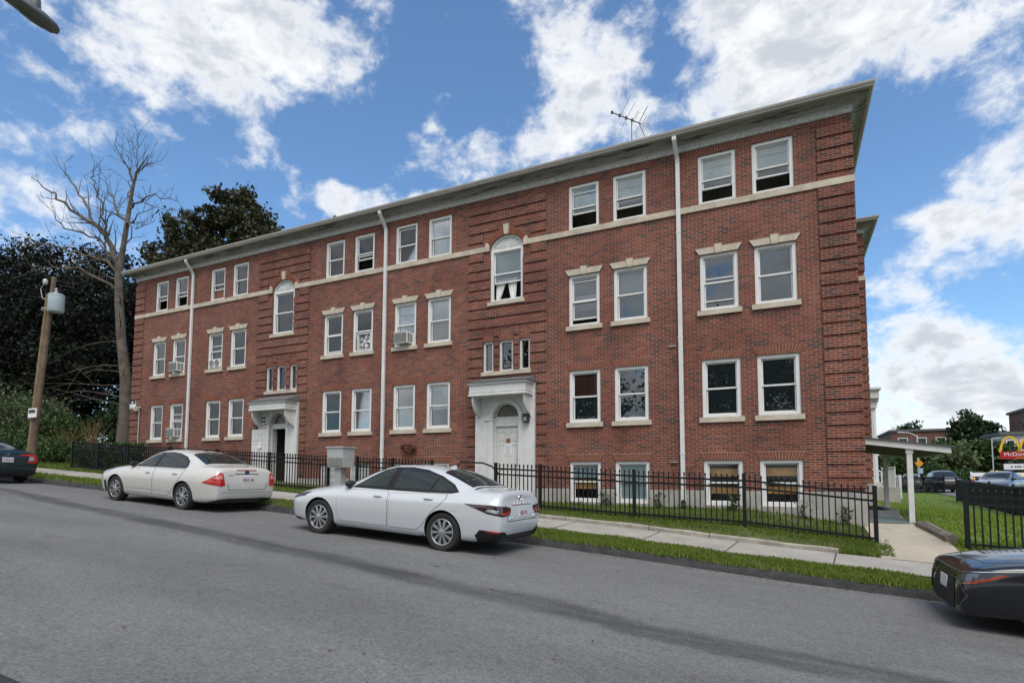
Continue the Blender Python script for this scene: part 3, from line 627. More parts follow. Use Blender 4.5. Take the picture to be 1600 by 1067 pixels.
SPEC = {  # (row, col): upper cover, lower cover, lower sash raise, upper sash drop, screen rails
 (3, 1): (('T', .42, 1), None, .42, 0, ()), (3, 2): (('T', .42, 1), None, .42, 0, ()), (3, 3): (('M', .45, 1), ('R', 0, .4), .38, 0, ()), (3, 4): (('M', .5, 1), ('L', 0, .5), 0, 0, ()),
 (3, 5): (None, ('L', 0, .52), 0, .0, ()), (3, 6): (('M', .45, 1), None, .38, 0, (.43,)), (3, 7): (('M', .05, .94), None, 0, .03, ()), (3, 8): (('M', 0, 1), None, 0, 0, ()),
 (3, 9): (('T', .44, 1), None, .42, 0, (.86,)), (3, 10): (('L', .5, 1), ('M', .42, .5), .32, 0, ()), (3, 11): (('L', .46, 1), None, .36, 0, ()), (3, 12): (('L', .47, 1), None, .36, 0, ()),
 (2, 1): (('B', .5, 1), ('M', 0, .5), 0, 0, ()), (2, 2): (('B', .18, 1), None, .16, 0, (.5,)), (2, 3): (('P', .5, 1), None, .22, 0, (.66,)), (2, 4): (('P', .5, 1), ('B', .3, .5), 0, 0, ()),
 (2, 5): (('P', .5, 1), None, .05, 0, (.47,)), (2, 6): (('S', .52, .95), None, .40, 0, ()), (2, 7): (('W', .78, 1), ('G', .36, .6), .30, 0, (.5,)), (2, 8): (('L', .5, 1), ('K', 0, .1), 0, 0, ()),
 (2, 9): (('G', .3, .95), None, .14, 0, (.48, .92)), (2, 10): (('M', .5, 1), ('N', 0, .5), 0, 0, ()), (2, 11): (('N', 0, 1), None, 0, 0, (.58, .14)), (2, 12): (('N', 0, 1), None, 0, 0, ()),
 (1, 1): (('B', .5, 1), ('M', 0, .5), 0, 0, ()), (1, 2): (('M', .3, 1), None, .22, 0, (.72, .56)), (1, 3): (('B', 0, 1), None, 0, 0, ()), (1, 4): (('B', .5, 1), ('M', 0, .5), 0, 0, ()),
 (1, 5): (('B', .5, 1), ('M', 0, .5), 0, 0, ()), (1, 6): (('B', .5, 1), ('G', 0, .5), 0, 0, ()), (1, 7): (('P', .5, 1), ('B', 0, .5), 0, 0, ()), (1, 8): (('L', .42, 1), ('N', 0, .42), 0, 0, ()),
 (1, 9): (('R', .5, .95), ('N', 0, .5), 0, 0, ()), (1, 10): (('N', 0, 1), None, 0, 0, ()), (1, 11): (('N', 0, 1), None, 0, 0, ()), (1, 12): (('N', 0, 1), None, 0, 0, ())}
WIN = {}
for (r, c), sp_ in SPEC.items():
    x0, x1 = colsX[c]; z0, z1 = rowsZ[r]; up, lo, op, uo, rl = sp_
    fr = sash_window('window', x0, x1, z0, z1, up, lo, op, uo, rl, sill=(r != 3)); WIN[(r, c)] = fr
    if r == 2: lintel_stone(fr, x0, x1, z1)
    else: lintel_brick(fr, x0, x1, z1, .20 if r != 3 else .185)
for c in range(7, 13):
    x0, x1 = colsX[c]; z0, z1 = rowsZ[0]
    up, lo = {9: (('Q', .62, 1), ('Y', .3, .55)), 10: (('Q', .5, 1), ('Q', 0, .5)), 11: (('Y', .66, .87), ('Y', .22, .42)), 12: (('Y', .68, .88), ('Y', .24, .42)), 7: (('Q', .5, 1), None), 8: (('Q', .5, 1), None)}[c]
    fr = sash_window('basement_window', x0, x1, z0, z1, up, lo, 0, 0, (), sill=False, glass=MT['dullglass']); lintel_brick(fr, x0, x1, z1)
GBM = M('glass_block', (.42, .46, .46), .25, var=.2, vscale=3)
for c in (5, 6):
    x0, x1 = colsX[c]; m = MB(); m.frame(x0, x1, 1.12, 2.02, .03, .05, .14); fr = m.build('basement_window', MT['vinyl'], house, origin=((x0+x1)/2, 0, 1.12))
    gbk = MB(); nx = 4
    for i in range(nx):
        for k in range(4): w_ = (x1-x0-.06)/nx; gbk.box(x0+.03+i*w_+.008, x0+.03+(i+1)*w_-.008, .06, .12, 1.15+k*.21+.008, 1.15+(k+1)*.21-.008)
    gbk.build('glass_block', GBM, fr); lintel_brick(fr, x0, x1, 2.02)
# ---- arched stair windows and the little lights over the doors
for cx, nm in ((CB, 'B'), (CA, 'A')):
    hw = .555; zs = 8.50; zt = 8.935
    def arc(rx, rz, n=20, z_=zs): return [(cx+rx*math.cos(math.pi*k/n), z_+rz*math.sin(math.pi*k/n)) for k in range(n+1)]
    inner = arc(hw, zt-zs)
    sp_ = MB()   # brick filling between the arch and the square opening
    for k in range(20):
        p, q = inner[k], inner[k+1]
        sp_.quad((p[0], 0, p[1]), (q[0], 0, q[1]), (q[0], 0, 8.94), (p[0], 0, 8.94)); sp_.quad((p[0], 0, p[1]), (q[0], 0, q[1]), (q[0], .2, q[1]), (p[0], .2, p[1]))
    sp_.build('arch_spandrel', MT['brick'], house, fix=False)
    w = MB(); x0, x1, z0 = cx-hw, cx+hw, 6.885; cs = .09
    w.box(x0+.003, x0+cs, .035, .10, z0, zs); w.box(x1-cs, x1-.003, .035, .10, z0, zs); w.box(x0+cs, x1-cs, .035, .10, z0, z0+.07, 'lr'); w.box(x0+cs, x1-cs, .035, .10, zs-.06, zs, 'lr')
    w.box(x0+.003, x0+.03, .10, .2, z0, zs); w.box(x1-.03, x1-.003, .10, .2, z0, zs)
    fr = w.build('arched_window', MT['vinyl'], house, origin=(cx, 0, z0))
    # sunburst panel in the arch head
    pn = MB(); io = arc(hw-.005, zt-zs-.005); i2 = arc(hw-.075, zt-zs-.07)
    pn.prism(i2, 'y', .075, .12)
    for k in range(20): pn.prism([io[k], io[k+1], i2[k+1], i2[k]], 'y', .035, .12)
    for k in range(1, 8):
        a_ = math.pi*k/8; ca, sa = math.cos(a_), math.sin(a_); R0, R1 = .10, 1.0
        p0 = (cx+ca*.09, zs+.03+sa*.06); p1 = (cx+ca*(hw-.09), zs+sa*(zt-zs-.085)); nx_, nz_ = -sa*.011, ca*.011
        pn.prism([(p0[0]-nx_*.4, p0[1]-nz_*.4), (p0[0]+nx_*.4, p0[1]+nz_*.4), (p1[0]+nx_, p1[1]+nz_), (p1[0]-nx_, p1[1]-nz_)], 'y', .062, .08)
    pn.build('fan_panel', MT['white_paint'], fr)
    a, b, c, d = x0+cs, x1-cs, z0+.072, zs-.062; mid = (c+d)/2+(.0 if nm == 'A' else .06)
    for za, zb, yy in ((mid-.015, d, .10), (c+(0 if nm == 'A' else .0), mid+.015, .13)):
        if nm == 'B' and yy == .13: za, zb = c+.52, mid+.0+.0+.02
        m = MB(); m.frame(a+.002, b-.002, za, zb, .04, yy, yy+.028, .04, .036); m.build('sash', MT['vinyl'], fr)
        p = MB(); p.box(a+.04, b-.04, yy+.01, yy+.016, za+.04, zb-.036); p.build('pane', MT['winglass'], fr)
    cu = MB()
    if nm == 'B':
        cu.quad((a, .185, mid), (b, .185, mid), (b, .185, d), (a, .185, d)); cu.build('blind_or_tone_sheet', BL['T'], fr, fix=False)
        cu = MB(); n = 10
        for s, (u0, u1, l0, l1) in ((0, (.03, .42, .02, .15)), (1, (.42, .78, .56, .72))):
            for k in range(n):
                t0, t1 = k/n, (k+1)/n; X = lambda p0, p1, t: a+(b-a)*(p0+(p1-p0)*t); yy = lambda t: .20+.02*math.sin(t*14)
                cu.quad((X(l0, l1, t0), yy(t0), c+.03), (X(l0, l1, t1), yy(t1), c+.03), (X(u0, u1, t1), yy(t1), mid-.12), (X(u0, u1, t0), yy(t0), mid-.12))
        cu.build('curtain', BL['W'], fr, fix=False)
    else:
        cu.quad((a, .19, c), (b, .19, c), (b, .19, mid), (a, .19, mid)); cu.build('curtain', BL['R'], fr, fix=False)
        cu = MB(); cu.quad((a+.05, .185, mid+.1), (a+.5, .185, mid+.1), (a+.5, .185, d), (a+.05, .185, d)); cu.build('blind_or_tone_sheet', BL['M'], fr, fix=False)
    s = MB(); s.box(x0-.075, x1+.06, -.06, .04, z0-.115, z0); s.build('sill', MT['stone'], fr)
    # radiating brick ring with keystone
    rg = MB(); n = 22; R0x, R0z, R1x, R1z = hw+.0, zt-zs, hw+.20, zt-zs+.20
    for k in range(20): 
        o0, o1 = arc(R1x, R1z), inner; rg.prism([o1[k], o1[k+1], o0[k+1], o0[k]], 'y', -.012, .012)
    rg.cur = 1
    for k in range(n):
        a0, a1 = math.pi*(k+.1)/n, math.pi*(k+.9)/n
        if abs((a0+a1)/2-math.pi/2) < .13: continue
        rg.prism([(cx+R0x*1.005*math.cos(a0), zs+(R0z+.003)*math.sin(a0)), (cx+R0x*1.005*math.cos(a1), zs+(R0z+.003)*math.sin(a1)), (cx+R1x*.99*math.cos(a1), zs+R1z*.99*math.sin(a1)), (cx+R1x*.99*math.cos(a0), zs+R1z*.99*math.sin(a0))], 'y', -.030, -.010)
    rg.build('brick_arch', [MT['mortar'], MT['solobrick']], fr)
    ks = MB(); ks.prism([(cx-.065, zt-.0), (cx+.065, zt-.0), (cx+.095, zt+.31), (cx-.095, zt+.31)], 'y', -.065, .012); ks.build('keystone', MT['stone'], fr)
    first = True
    for o0, o1 in ((-.78, -.43), (-.23, .23), (.44, .78)):
        m = MB(); m.frame(cx+o0+.003, cx+o1-.003, 4.742, 5.667, .055, .03, .09, .05, .05); m.frame(cx+o0+.003, cx+o1-.003, 4.742, 5.667, .02, .09, .18); f2 = m.build('stair_window', MT['white_paint'], house, origin=(cx+(o0+o1)/2, 0, 4.74))
        p = MB(); p.box(cx+o0+.058, cx+o1-.058, .10, .106, 4.79, 5.617); p.build('pane', MT['winglass'], f2)
        p = MB(); p.quad((cx+o0+.03, .17, 4.76), (cx+o1-.03, .17, 4.76), (cx+o1-.03, .17, 5.65), (cx+o0+.03, .17, 5.65)); p.build('blind_or_tone_sheet', BL['R'] if nm == 'A' else BL['K'], f2, fix=False)
        lintel_brick(f2, cx+o0, cx+o1, 5.667, .17, .03)
    s = MB(); s.box(cx-.83, cx+.83, -.06, .04, 4.625, 4.742); s.build('stair_window_sill', MT['stone'], house)

# ---- entrances
def entrance(cx, door, zg, leaf_open, nm):
    zt = 4.0; x0, x1 = cx-.985, cx+.965; dx0, dx1, dz0, dz1 = door[0], door[1], door[2], 3.08 if nm == 'B' else 3.32
    fs = 3.33 if nm == 'B' else 3.47; fr = .415; fc = (dx0+dx1)/2
    m = MB()
    # panelled white surround standing out from the brick, with an arched head cut out
    zb = zg-.1; sx0, sx1 = fc-fr, fc+fr
    n = 18; arc = [(fc+fr*math.cos(math.pi*k/n), fs+fr*math.sin(math.pi*k/n)) for k in range(n+1)]
    y0, y1 = -.10, .012
    m.box(x0, sx0, y0, y1, zb, zt); m.box(sx1, x1, y0, y1, zb, zt)
    for k in range(n):
        p, q = arc[k], arc[k+1]; m.prism([q, p, (p[0], zt), (q[0], zt)], 'y', y0, y1)
    sr = m.build('door_surround', MT['white_paint'], house, origin=(fc, 0, zb))
    t = MB(); R1, R2 = fr+.02, fr+.13
    for k in range(n):
        a0, a1 = math.pi*k/n, math.pi*(k+1)/n; P = lambda R, a: (fc+R*math.cos(a), fs+R*math.sin(a))
        t.prism([P(R1, a0), P(R1, a1), P(R2, a1), P(R2, a0)], 'y', -.14, -.095)
    t.box(fc-fr-.30, fc-fr+.0, -.145, -.095, fs-.075, fs-.01); t.box(fc+fr, fc+fr+.12, -.145, -.095, fs-.075, fs-.01)
    for s in (-1, 1):
        xa, xb = fc+s*(fr+.0), fc+s*(fr+.15); t.box(xa, xb, -.125, -.098, zb, fs-.078)
        if s < 0:
            for q in (.22, .34, .46): t.box(fc-fr-q-.012, fc-fr-q, -.108, -.098, zb, zt-.05)
        else: t.box(fc+fr+.24, fc+fr+.25, -.108, -.098, zb, zt-.05)
    t.build('moulding', MT['white_paint'], sr)
    # jambs, transom bar and fanlight
    t = MB(); t.box(sx0, dx0+.0, .0, .16, zb, fs) if dx0 > sx0+.002 else None
    t.box(sx0+.002, sx1-.002, -.02, .12, dz1, fs); t.box(sx0+.002, sx0+.05, -.01, .2, zb, dz1); t.box(sx1-.05, sx1-.002, -.01, .2, zb, dz1)
    t.build('door_frame', MT['white_paint'], sr)
    f = MB(); a2 = [(fc+(fr-.003)*math.cos(math.pi*k/n), fs+.002+(fr-.003)*math.sin(math.pi*k/n)) for k in range(n+1)]; a3 = [(fc+(fr-.05)*math.cos(math.pi*k/n), fs+.04+(fr-.06)*math.sin(math.pi*k/n)) for k in range(n+1)]
    for k in range(n): f.prism([a2[k], a2[k+1], a3[k+1], a3[k]], 'y', .02, .10)
    f.box(fc-fr+.01, fc+fr-.01, .02, .10, fs, fs+.04); f.build('fanlight_frame', MT['white_paint'], sr)
    p = MB(); p.prism(a3, 'y', .06, .066); p.build('pane', M('leaded_glass', (.045, .042, .035), .25, vscale=26, col2=(.16, .15, .12)), sr)
    # canopy on brackets
    cz0, cz1 = (3.95, 4.33) if nm == 'B' else (3.96, 4.27); a, b = cx-.96, cx+.93; F = -.62
    c = MB(); c.box(a+.03, b-.03, F+.03, -.0, cz0+.05, cz1-.05); c.box(a+.01, b-.01, F+.01, 0, cz0, cz0+.05); c.box(a+.02, b-.02, F+.02, 0, cz0+.09, cz0+.11); c.box(a-.02, b+.02, F-.02, 0, cz1-.05, cz1)
    for q in (.2, .78): c.box(a+(b-a)*q-.005, a+(b-a)*q+.005, F+.024, F+.04, cz0+.11, cz1-.05)
    c.box(x0, x1, -.10, .012, zt+.002, cz1+.06)
    cn = c.build('canopy', MT['white_paint'], house, origin=(cx, 0, cz0))
    rf = MB(); rf.quad((a-.05, F-.05, cz1+.004), (b+.05, F-.05, cz1+.004), (b+.0, 0, 4.54), (a+.14, 0, 4.54)); rf.quad((a-.05, F-.05, cz1+.004), (a+.14, 0, 4.54), (a-.05, 0, cz1+.004)); rf.quad((b+.05, F-.05, cz1+.004), (b+.05, 0, cz1+.004), (b, 0, 4.54)); rf.box(a-.05, b+.05, F-.05, 0, cz1+.001, cz1+.022)
    rf.build('canopy_roof', MT['shingle'], cn)
    for s, bx in ((-1, a+.12), (1, b-.10)):
        k = MB(); n2 = 10
        prof = [(-.1, cz0-.62), (-.1, cz0), (F+.08, cz0), (F+.08, cz0-.05)]+[(-.1+(F+.18)*math.cos(math.pi/2*q/n2)*1.0, cz0-.06-.5*math.sin(math.pi/2*q/n2)) for q in range(1, n2)]+[(-.14, cz0-.60)]
        k.prism(prof, 'x', bx-.03, bx+.03); k.build('bracket', MT['white_paint'], cn)
    # door leaf, six raised panels
    dw = dx1-dx0; d = MB(); d.box(0, dw-.01, -.022, .022, 0, dz1-dz0-.01)
    for (u0, u1) in ((.13, .44), (.56, .87)):
        for (v0, v1) in ((.06, .32), (.38, .74), (.79, .93)):
            d.frame(u0*dw, u1*dw, v0*(dz1-dz0), v1*(dz1-dz0), .02, -.034, .034); d.box(u0*dw+.05, u1*dw-.05, -.03, .03, v0*(dz1-dz0)+.05, v1*(dz1-dz0)-.05)
    lf = d.build('door', M('door_paint_'+nm, (.60, .61, .60), .45, var=.10, vscale=2), house, origin=(0, 0, 0)); 
    piv = Vector((dx0+.005, .06, dz0)) if nm == 'B' else Vector((dx0+.01, -.14, dz0))
    lf.location = piv-wo(house); lf.rotation_euler = (0, 0, 0 if nm == 'B' else -rad(176))
    hd = MB(); hs = dw-.09; hz = (dz1-dz0)*.46
    for yy in (-1, 1): hd.lathe([(.0, 0), (.03, 0), (.03, yy*.014), (.0, yy*.014)], (hs, yy*.022, hz), 'y', 12); hd.tube([(hs, yy*.03, hz), (hs, yy*.06, hz), (hs-.11, yy*.062, hz-.005)], .009); hd.lathe([(0, 0), (.025, 0), (.025, yy*.02), (0, yy*.02)], (hs, yy*.022, hz+.14), 'y', 12)
    hd.build('door_handle', MT['galv'], lf)
    st = MB(); st.box(dx0-.2, dx1+.2, -.75, .2, zg-.3, dz0-.005); st.build('door_step', MT['concrete'], house)
    return sr, lf
srB, leafB = entrance(CB, doorB, .93, 0, 'B'); srA, leafA = entrance(CA, doorA, 1.22, 1, 'A')
# dark hallway behind the open door
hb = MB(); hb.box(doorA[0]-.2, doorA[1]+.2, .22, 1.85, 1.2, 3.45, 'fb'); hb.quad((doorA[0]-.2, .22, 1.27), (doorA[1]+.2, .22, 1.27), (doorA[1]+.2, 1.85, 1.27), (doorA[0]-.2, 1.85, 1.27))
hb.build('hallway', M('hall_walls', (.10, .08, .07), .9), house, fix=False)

# ---- rain pipes
def downpipe(x, ztop=10.44, zb=1.0):
    m = MB(); w = .052
    def seg(pts):
        rings = []
        for k, (px, py, pz) in enumerate(pts):
            rings.append([(px-w, py-.035, pz), (px+w, py-.035, pz), (px+w, py+.035, pz), (px-w, py+.035, pz)])
        m.ring_faces(rings, True, True)
    seg([(x-.02, -.40, ztop), (x-.02, -.40, ztop-.10), (x, -.10, ztop-.46), (x, -.065, ztop-.56), (x, -.065, zb)])
    for z in (zb+1.2, zb+4.2, zb+7): m.box(x-w-.012, x+w+.012, -.105, -.02, z, z+.03)
    m.build('downpipe', MT['downpipe'], house)
downpipe(-22.0, zb=1.9); downpipe(-12.02, zb=1.25); downpipe(-2.40, zb=.98)
fo = MB(); fo.tube([(-2.40, -.07, 1.02), (-2.40, -.07, .92), (-2.40, -.2, .82)], .055, 10); fo.build('pipe_shoe', MT['black'], house)
# small fittings on the wall
for (x, z) in ((-2.62, 5.0), (-2.62, 1.98)): m = MB(); m.box(x-.09, x+.09, -.05, .0, z-.012, z+.012); m.build('wall_bracket', MT['galv'], house)
# ------------------------------------------------------------------ cars (built facing -X, origin on the road under the middle)
def paint(name, col, metal=0.0, rough=.35, coat=1.0):
    m = M(name, col, rough, metal, coat=coat); return m
PW = paint('pearl_white_paint', (.50, .525, .56)); PW2 = paint('cream_white_paint', (.515, .51, .49)); PB = paint('black_car_paint', (.004, .005, .008), 0, .25, .6); PG = paint('dark_teal_paint', (.008, .022, .024), .2, .3)
MT['lampred'] = M('red_lamp', (.42, .012, .010), .12, coat=1); MT['lampdark'] = M('smoked_lamp', (.030, .006, .008), .1, coat=1); MT['lampclear'] = M('clear_lamp', (.45, .47, .50), .12, metal=.5, coat=1)
MT['lampamber'] = M('amber_lamp', (.50, .14, .02), .15, coat=1); MT['plate'] = M('plate_white', (.60, .62, .65), .4); MT['plate_red'] = M('plate_red', (.28, .04, .06), .5); MT['seam'] = M('panel_gap', (.02, .02, .022), .8)
MT['trim'] = M('black_trim', (.010, .010, .011), .5, spec=.3); MT['headlamp'] = M('headlamp_glass', (.035, .04, .05), .2, metal=0, coat=.3); MT['tealglow'] = M('mesh_grille', (.010, .010, .011), .6, bump=1, bscale=90)

def station(d, w, zb, zs, zbelt, wb, wr, zr, zt, dd=None):
    y = [0, .72*w, .925*w, .955*w, .995*w, .985*w, wb, wr, .55*wr, 0]
    z = [zb, zb, zb+.035, zb+.15, (zb+.15+zs)/2+.03, zs, zbelt, zr, zt-.28*(zt-zr), zt]
    x = [d]*10 if dd is None else [d+q for q in dd]
    return list(zip(x, y, z))
def car_body(name, stations, dims, arches, mats, parent, creases=()):
    Lx, Wy, Hz = dims; v = []; f = []; n = 10; ring = []
    for s in stations:
        r = []
        for j, (x, y, z) in enumerate(s): r.append(len(v)); v.append((x, -y, z))
        rr = [r[0]]
        for j, (x, y, z) in enumerate(s):
            if j in (0, 9): rr.append(r[j]) if j == 9 else None
            else: rr.append(len(v)); v.append((x, y, z))
        ring.append((r, [r[0]]+rr[1:9]+[r[9]]))
    for (a, b), (c, d) in zip(ring[:-1], ring[1:]):
        for j in range(n-1): f.append((a[j], c[j], c[j+1], a[j+1])); f.append((b[j], b[j+1], d[j+1], d[j]))
    for (a, b), flip in ((ring[0], 0), (ring[-1], 1)):
        for j in range(n-1):
            q = [a[j], a[j+1], b[j+1], b[j]]; q = [k for i, k in enumerate(q) if k not in q[:i]]
            f.append(tuple(q if not flip else reversed(q)))
    me = bpy.data.meshes.new(name); me.from_pydata(v, [], f)
    bm = bmesh.new(); bm.from_mesh(me); bmesh.ops.recalc_face_normals(bm, faces=bm.faces)
    cl = bm.edges.layers.float.new('crease_edge'); bm.verts.ensure_lookup_table(); bm.edges.ensure_lookup_table()
    for (i, j, i2, j2, cv) in creases:
        for side in (0, 1):
            a, b = ring[i][side][j], ring[i2][side][j2]
            e = bm.edges.get((bm.verts[a], bm.verts[b]))
            if e: e[cl] = cv
    bm.to_mesh(me); bm.free()
    tmp = bpy.data.objects.new(name, me); COL.objects.link(tmp)
    md = tmp.modifiers.new('s', 'SUBSURF'); md.levels = 3; md.render_levels = 3
    dg = bpy.context.evaluated_depsgraph_get(); m2 = bpy.data.meshes.new_from_object(tmp.evaluated_get(dg)); bpy.data.objects.remove(tmp)
    co = np.empty(len(m2.vertices)*3); m2.vertices.foreach_get('co', co); co = co.reshape(-1, 3)
    zb = co[:, 2].min(); z0 = min(p[2] for s in stations for p in s)
    co[:, 0] = (co[:, 0]-co[:, 0].min())/(np.ptp(co[:, 0]))*Lx-Lx/2; co[:, 1] *= Wy/np.ptp(co[:, 1]); co[:, 2] = z0+(co[:, 2]-zb)*(Hz-z0)/(co[:, 2].max()-zb)
    m2.vertices.foreach_set('co', co.ravel()); m2.update()
    bvh = BVHTree.FromPolygons([tuple(c) for c in co], [tuple(p.vertices) for p in m2.polygons])
    # wheel arches
    bmx = bmesh.new()
    for (ax, az, ar) in arches:
        for s in (-1, 1):
            mtx = Matrix.Translation((ax, s*(Wy/2-.05), az)) @ Matrix.Rotation(math.pi/2, 4, 'X')
            bmesh.ops.create_cone(bmx, cap_ends=True, segments=56, radius1=ar, radius2=ar, depth=.56, matrix=mtx)
    cm = bpy.data.meshes.new('cut'); bmx.to_mesh(cm); bmx.free(); co_ = bpy.data.objects.new('cut', cm); COL.objects.link(co_)
    tmp = bpy.data.objects.new(name, m2); COL.objects.link(tmp)
    bo = tmp.modifiers.new('b', 'BOOLEAN'); bo.operation = 'DIFFERENCE'; bo.object = co_; bo.solver = 'EXACT'
    dg = bpy.context.evaluated_depsgraph_get(); m3 = bpy.data.meshes.new_from_object(tmp.evaluated_get(dg)); bpy.data.objects.remove(tmp); bpy.data.objects.remove(co_)
    m3.name = name; m3.materials.clear()
    for m in mats: m3.materials.append(m)
    mi = []
    for p in m3.polygons:
        c = p.center; k = 0
        for (ax, az, ar) in arches:
            rr = math.hypot(c.x-ax, c.z-az)
            if rr < ar+.003 and abs(c.y) > Wy/2-.40 and (rr > ar-.012 and abs(p.normal.y) < .5 or (abs(abs(p.normal.y)) > .9 and abs(abs(c.y)-(Wy/2-.33)) < .02)): k = 1
        if c.z < z0+.02: k = 1
        mi.append(k)
    m3.polygons.foreach_set('material_index', mi); m3.polygons.foreach_set('use_smooth', [True]*len(mi)); m3.set_sharp_from_angle(angle=rad(38))
    o = bpy.data.objects.new(name, m3); COL.objects.link(o); o.parent = parent
    return o, bvh
def resample(poly, step):
    out = []
    for a, b in zip(poly, poly[1:]+poly[:1]):
        d = math.hypot(b[0]-a[0], b[1]-a[1]); n = max(1, int(d/step))
        for k in range(n): out.append((a[0]+(b[0]-a[0])*k/n, a[1]+(b[1]-a[1])*k/n))
    return out
def smooth_poly(p, it=2):
    for _ in range(it):
        q = []
        for a, b in zip(p, p[1:]+p[:1]): q += [(a[0]*.75+b[0]*.25, a[1]*.75+b[1]*.25), (a[0]*.25+b[0]*.75, a[1]*.25+b[1]*.75)]
        p = q
    return p
def grow(p, d):
    n = len(p); A = sum(p[i][0]*p[(i+1) % n][1]-p[(i+1) % n][0]*p[i][1] for i in range(n)); s = 1 if A > 0 else -1; out = []
    for i in range(n):
        a, b, c = Vector(p[i-1]), Vector(p[i]), Vector(p[(i+1) % n]); e1 = (b-a); e2 = (c-b)
        n1 = Vector((e1.y, -e1.x)); n2 = Vector((e2.y, -e2.x)); n1 = n1.normalized() if n1.length > 1e-9 else n1; n2 = n2.normalized() if n2.length > 1e-9 else n2
        m = n1+n2; m = m.normalized() if m.length > 1e-9 else n1
        k = min(2.0, 1/max(.4, m.dot(n1) if n1.length else 1)); out.append((b.x+m.x*d*s*k, b.y+m.y*d*s*k))
    return out
FR = {'L': (Vector((1, 0, 0)), Vector((0, 0, 1)), Vector((0, 1, 0))), 'Rt': (Vector((1, 0, 0)), Vector((0, 0, 1)), Vector((0, -1, 0))), 'T': (Vector((1, 0, 0)), Vector((0, 1, 0)), Vector((0, 0, -1))),
      'B': (Vector((0, 1, 0)), Vector((0, 0, 1)), Vector((-1, 0, 0))), 'F': (Vector((0, 1, 0)), Vector((0, 0, 1)), Vector((1, 0, 0)))}
def diag(a): # frame looking horizontally along angle a (deg, from +x)
    d = Vector((math.cos(rad(a)), math.sin(rad(a)), 0)); return (Vector((-d.y, d.x, 0)), Vector((0, 0, 1)), d)
def patch(name, bvh, poly, frame, off, mat, parent, step=.045, sm=True, build=True):
    e1, e2, d = FR[frame] if isinstance(frame, str) else frame
    pts = resample(poly, step); n = len(pts); xs = [p[0] for p in pts]; ys = [p[1] for p in pts]
    def inside(x, y):
        c = False
        for (x0, y0), (x1, y1) in zip(pts, pts[1:]+pts[:1]):
            if (y0 > y) != (y1 > y) and x < (x1-x0)*(y-y0)/(y1-y0)+x0: c = not c
        return c
    P = [Vector(p) for p in pts]; gx = np.arange(min(xs)+step/2, max(xs), step); gy = np.arange(min(ys)+step/2, max(ys), step)
    for x in gx:
        for y in gy:
            if inside(x, y) and min((x-a)**2+(y-b)**2 for a, b in pts) > (step*.45)**2: P.append(Vector((x, y)))
    vo, eo, fo, *_ = geometry.delaunay_2d_cdt(P, [(i, (i+1) % n) for i in range(n)], [list(range(n))], 1, 1e-6)
    V = []; ok = []
    for p in vo:
        o = e1*p.x+e2*p.y-d*6; h = bvh.ray_cast(o, d)
        if h[0] is None: V.append(None)
        else:
            nn = h[1] if h[1].dot(d) < 0 else -h[1]; V.append(h[0]+nn*off)
    used = {}; vs = []; fs = []
    for f in fo:
        if any(V[i] is None for i in f): continue
        q = [V[i] for i in f]
        if max((q[0]-q[1]).length, (q[1]-q[2]).length, (q[2]-q[0]).length) > .35: continue
        t = []
        for i in f:
            if i not in used: used[i] = len(vs); vs.append(V[i])
            t.append(used[i])
        nrm = (q[1]-q[0]).cross(q[2]-q[0]); fs.append(tuple(t) if nrm.dot(d) < 0 else tuple(reversed(t)))
    me = bpy.data.meshes.new(name); me.from_pydata(vs, [], fs); me.materials.append(mat); me.polygons.foreach_set('use_smooth', [sm]*len(fs))
    o = bpy.data.objects.new(name, me); COL.objects.link(o); o.parent = parent; return o
def mirror(poly): return [(-a, b) for a, b in poly]
def sidepair(name, bvh, poly, off, mat, parent, **k):
    a = patch(name, bvh, poly, 'L', off, mat, parent, **k); b = patch(name, bvh, poly, 'Rt', off, mat, parent, **k); return a, b
def text_mesh(s, size, mat, name, parent, loc, rot, extrude=.002):
    cu = bpy.data.curves.new(name, 'FONT'); cu.body = s; cu.size = size; cu.align_x = 'CENTER'; cu.align_y = 'CENTER'; cu.extrude = extrude
    t = bpy.data.objects.new(name, cu); COL.objects.link(t); dg = bpy.context.evaluated_depsgraph_get(); me = bpy.data.meshes.new_from_object(t.evaluated_get(dg)); bpy.data.objects.remove(t); bpy.data.curves.remove(cu)
    me.materials.clear(); me.materials.append(mat); o = bpy.data.objects.new(name, me); COL.objects.link(o)
    if parent: o.parent = parent
    o.location = loc; o.rotation_euler = rot; return o
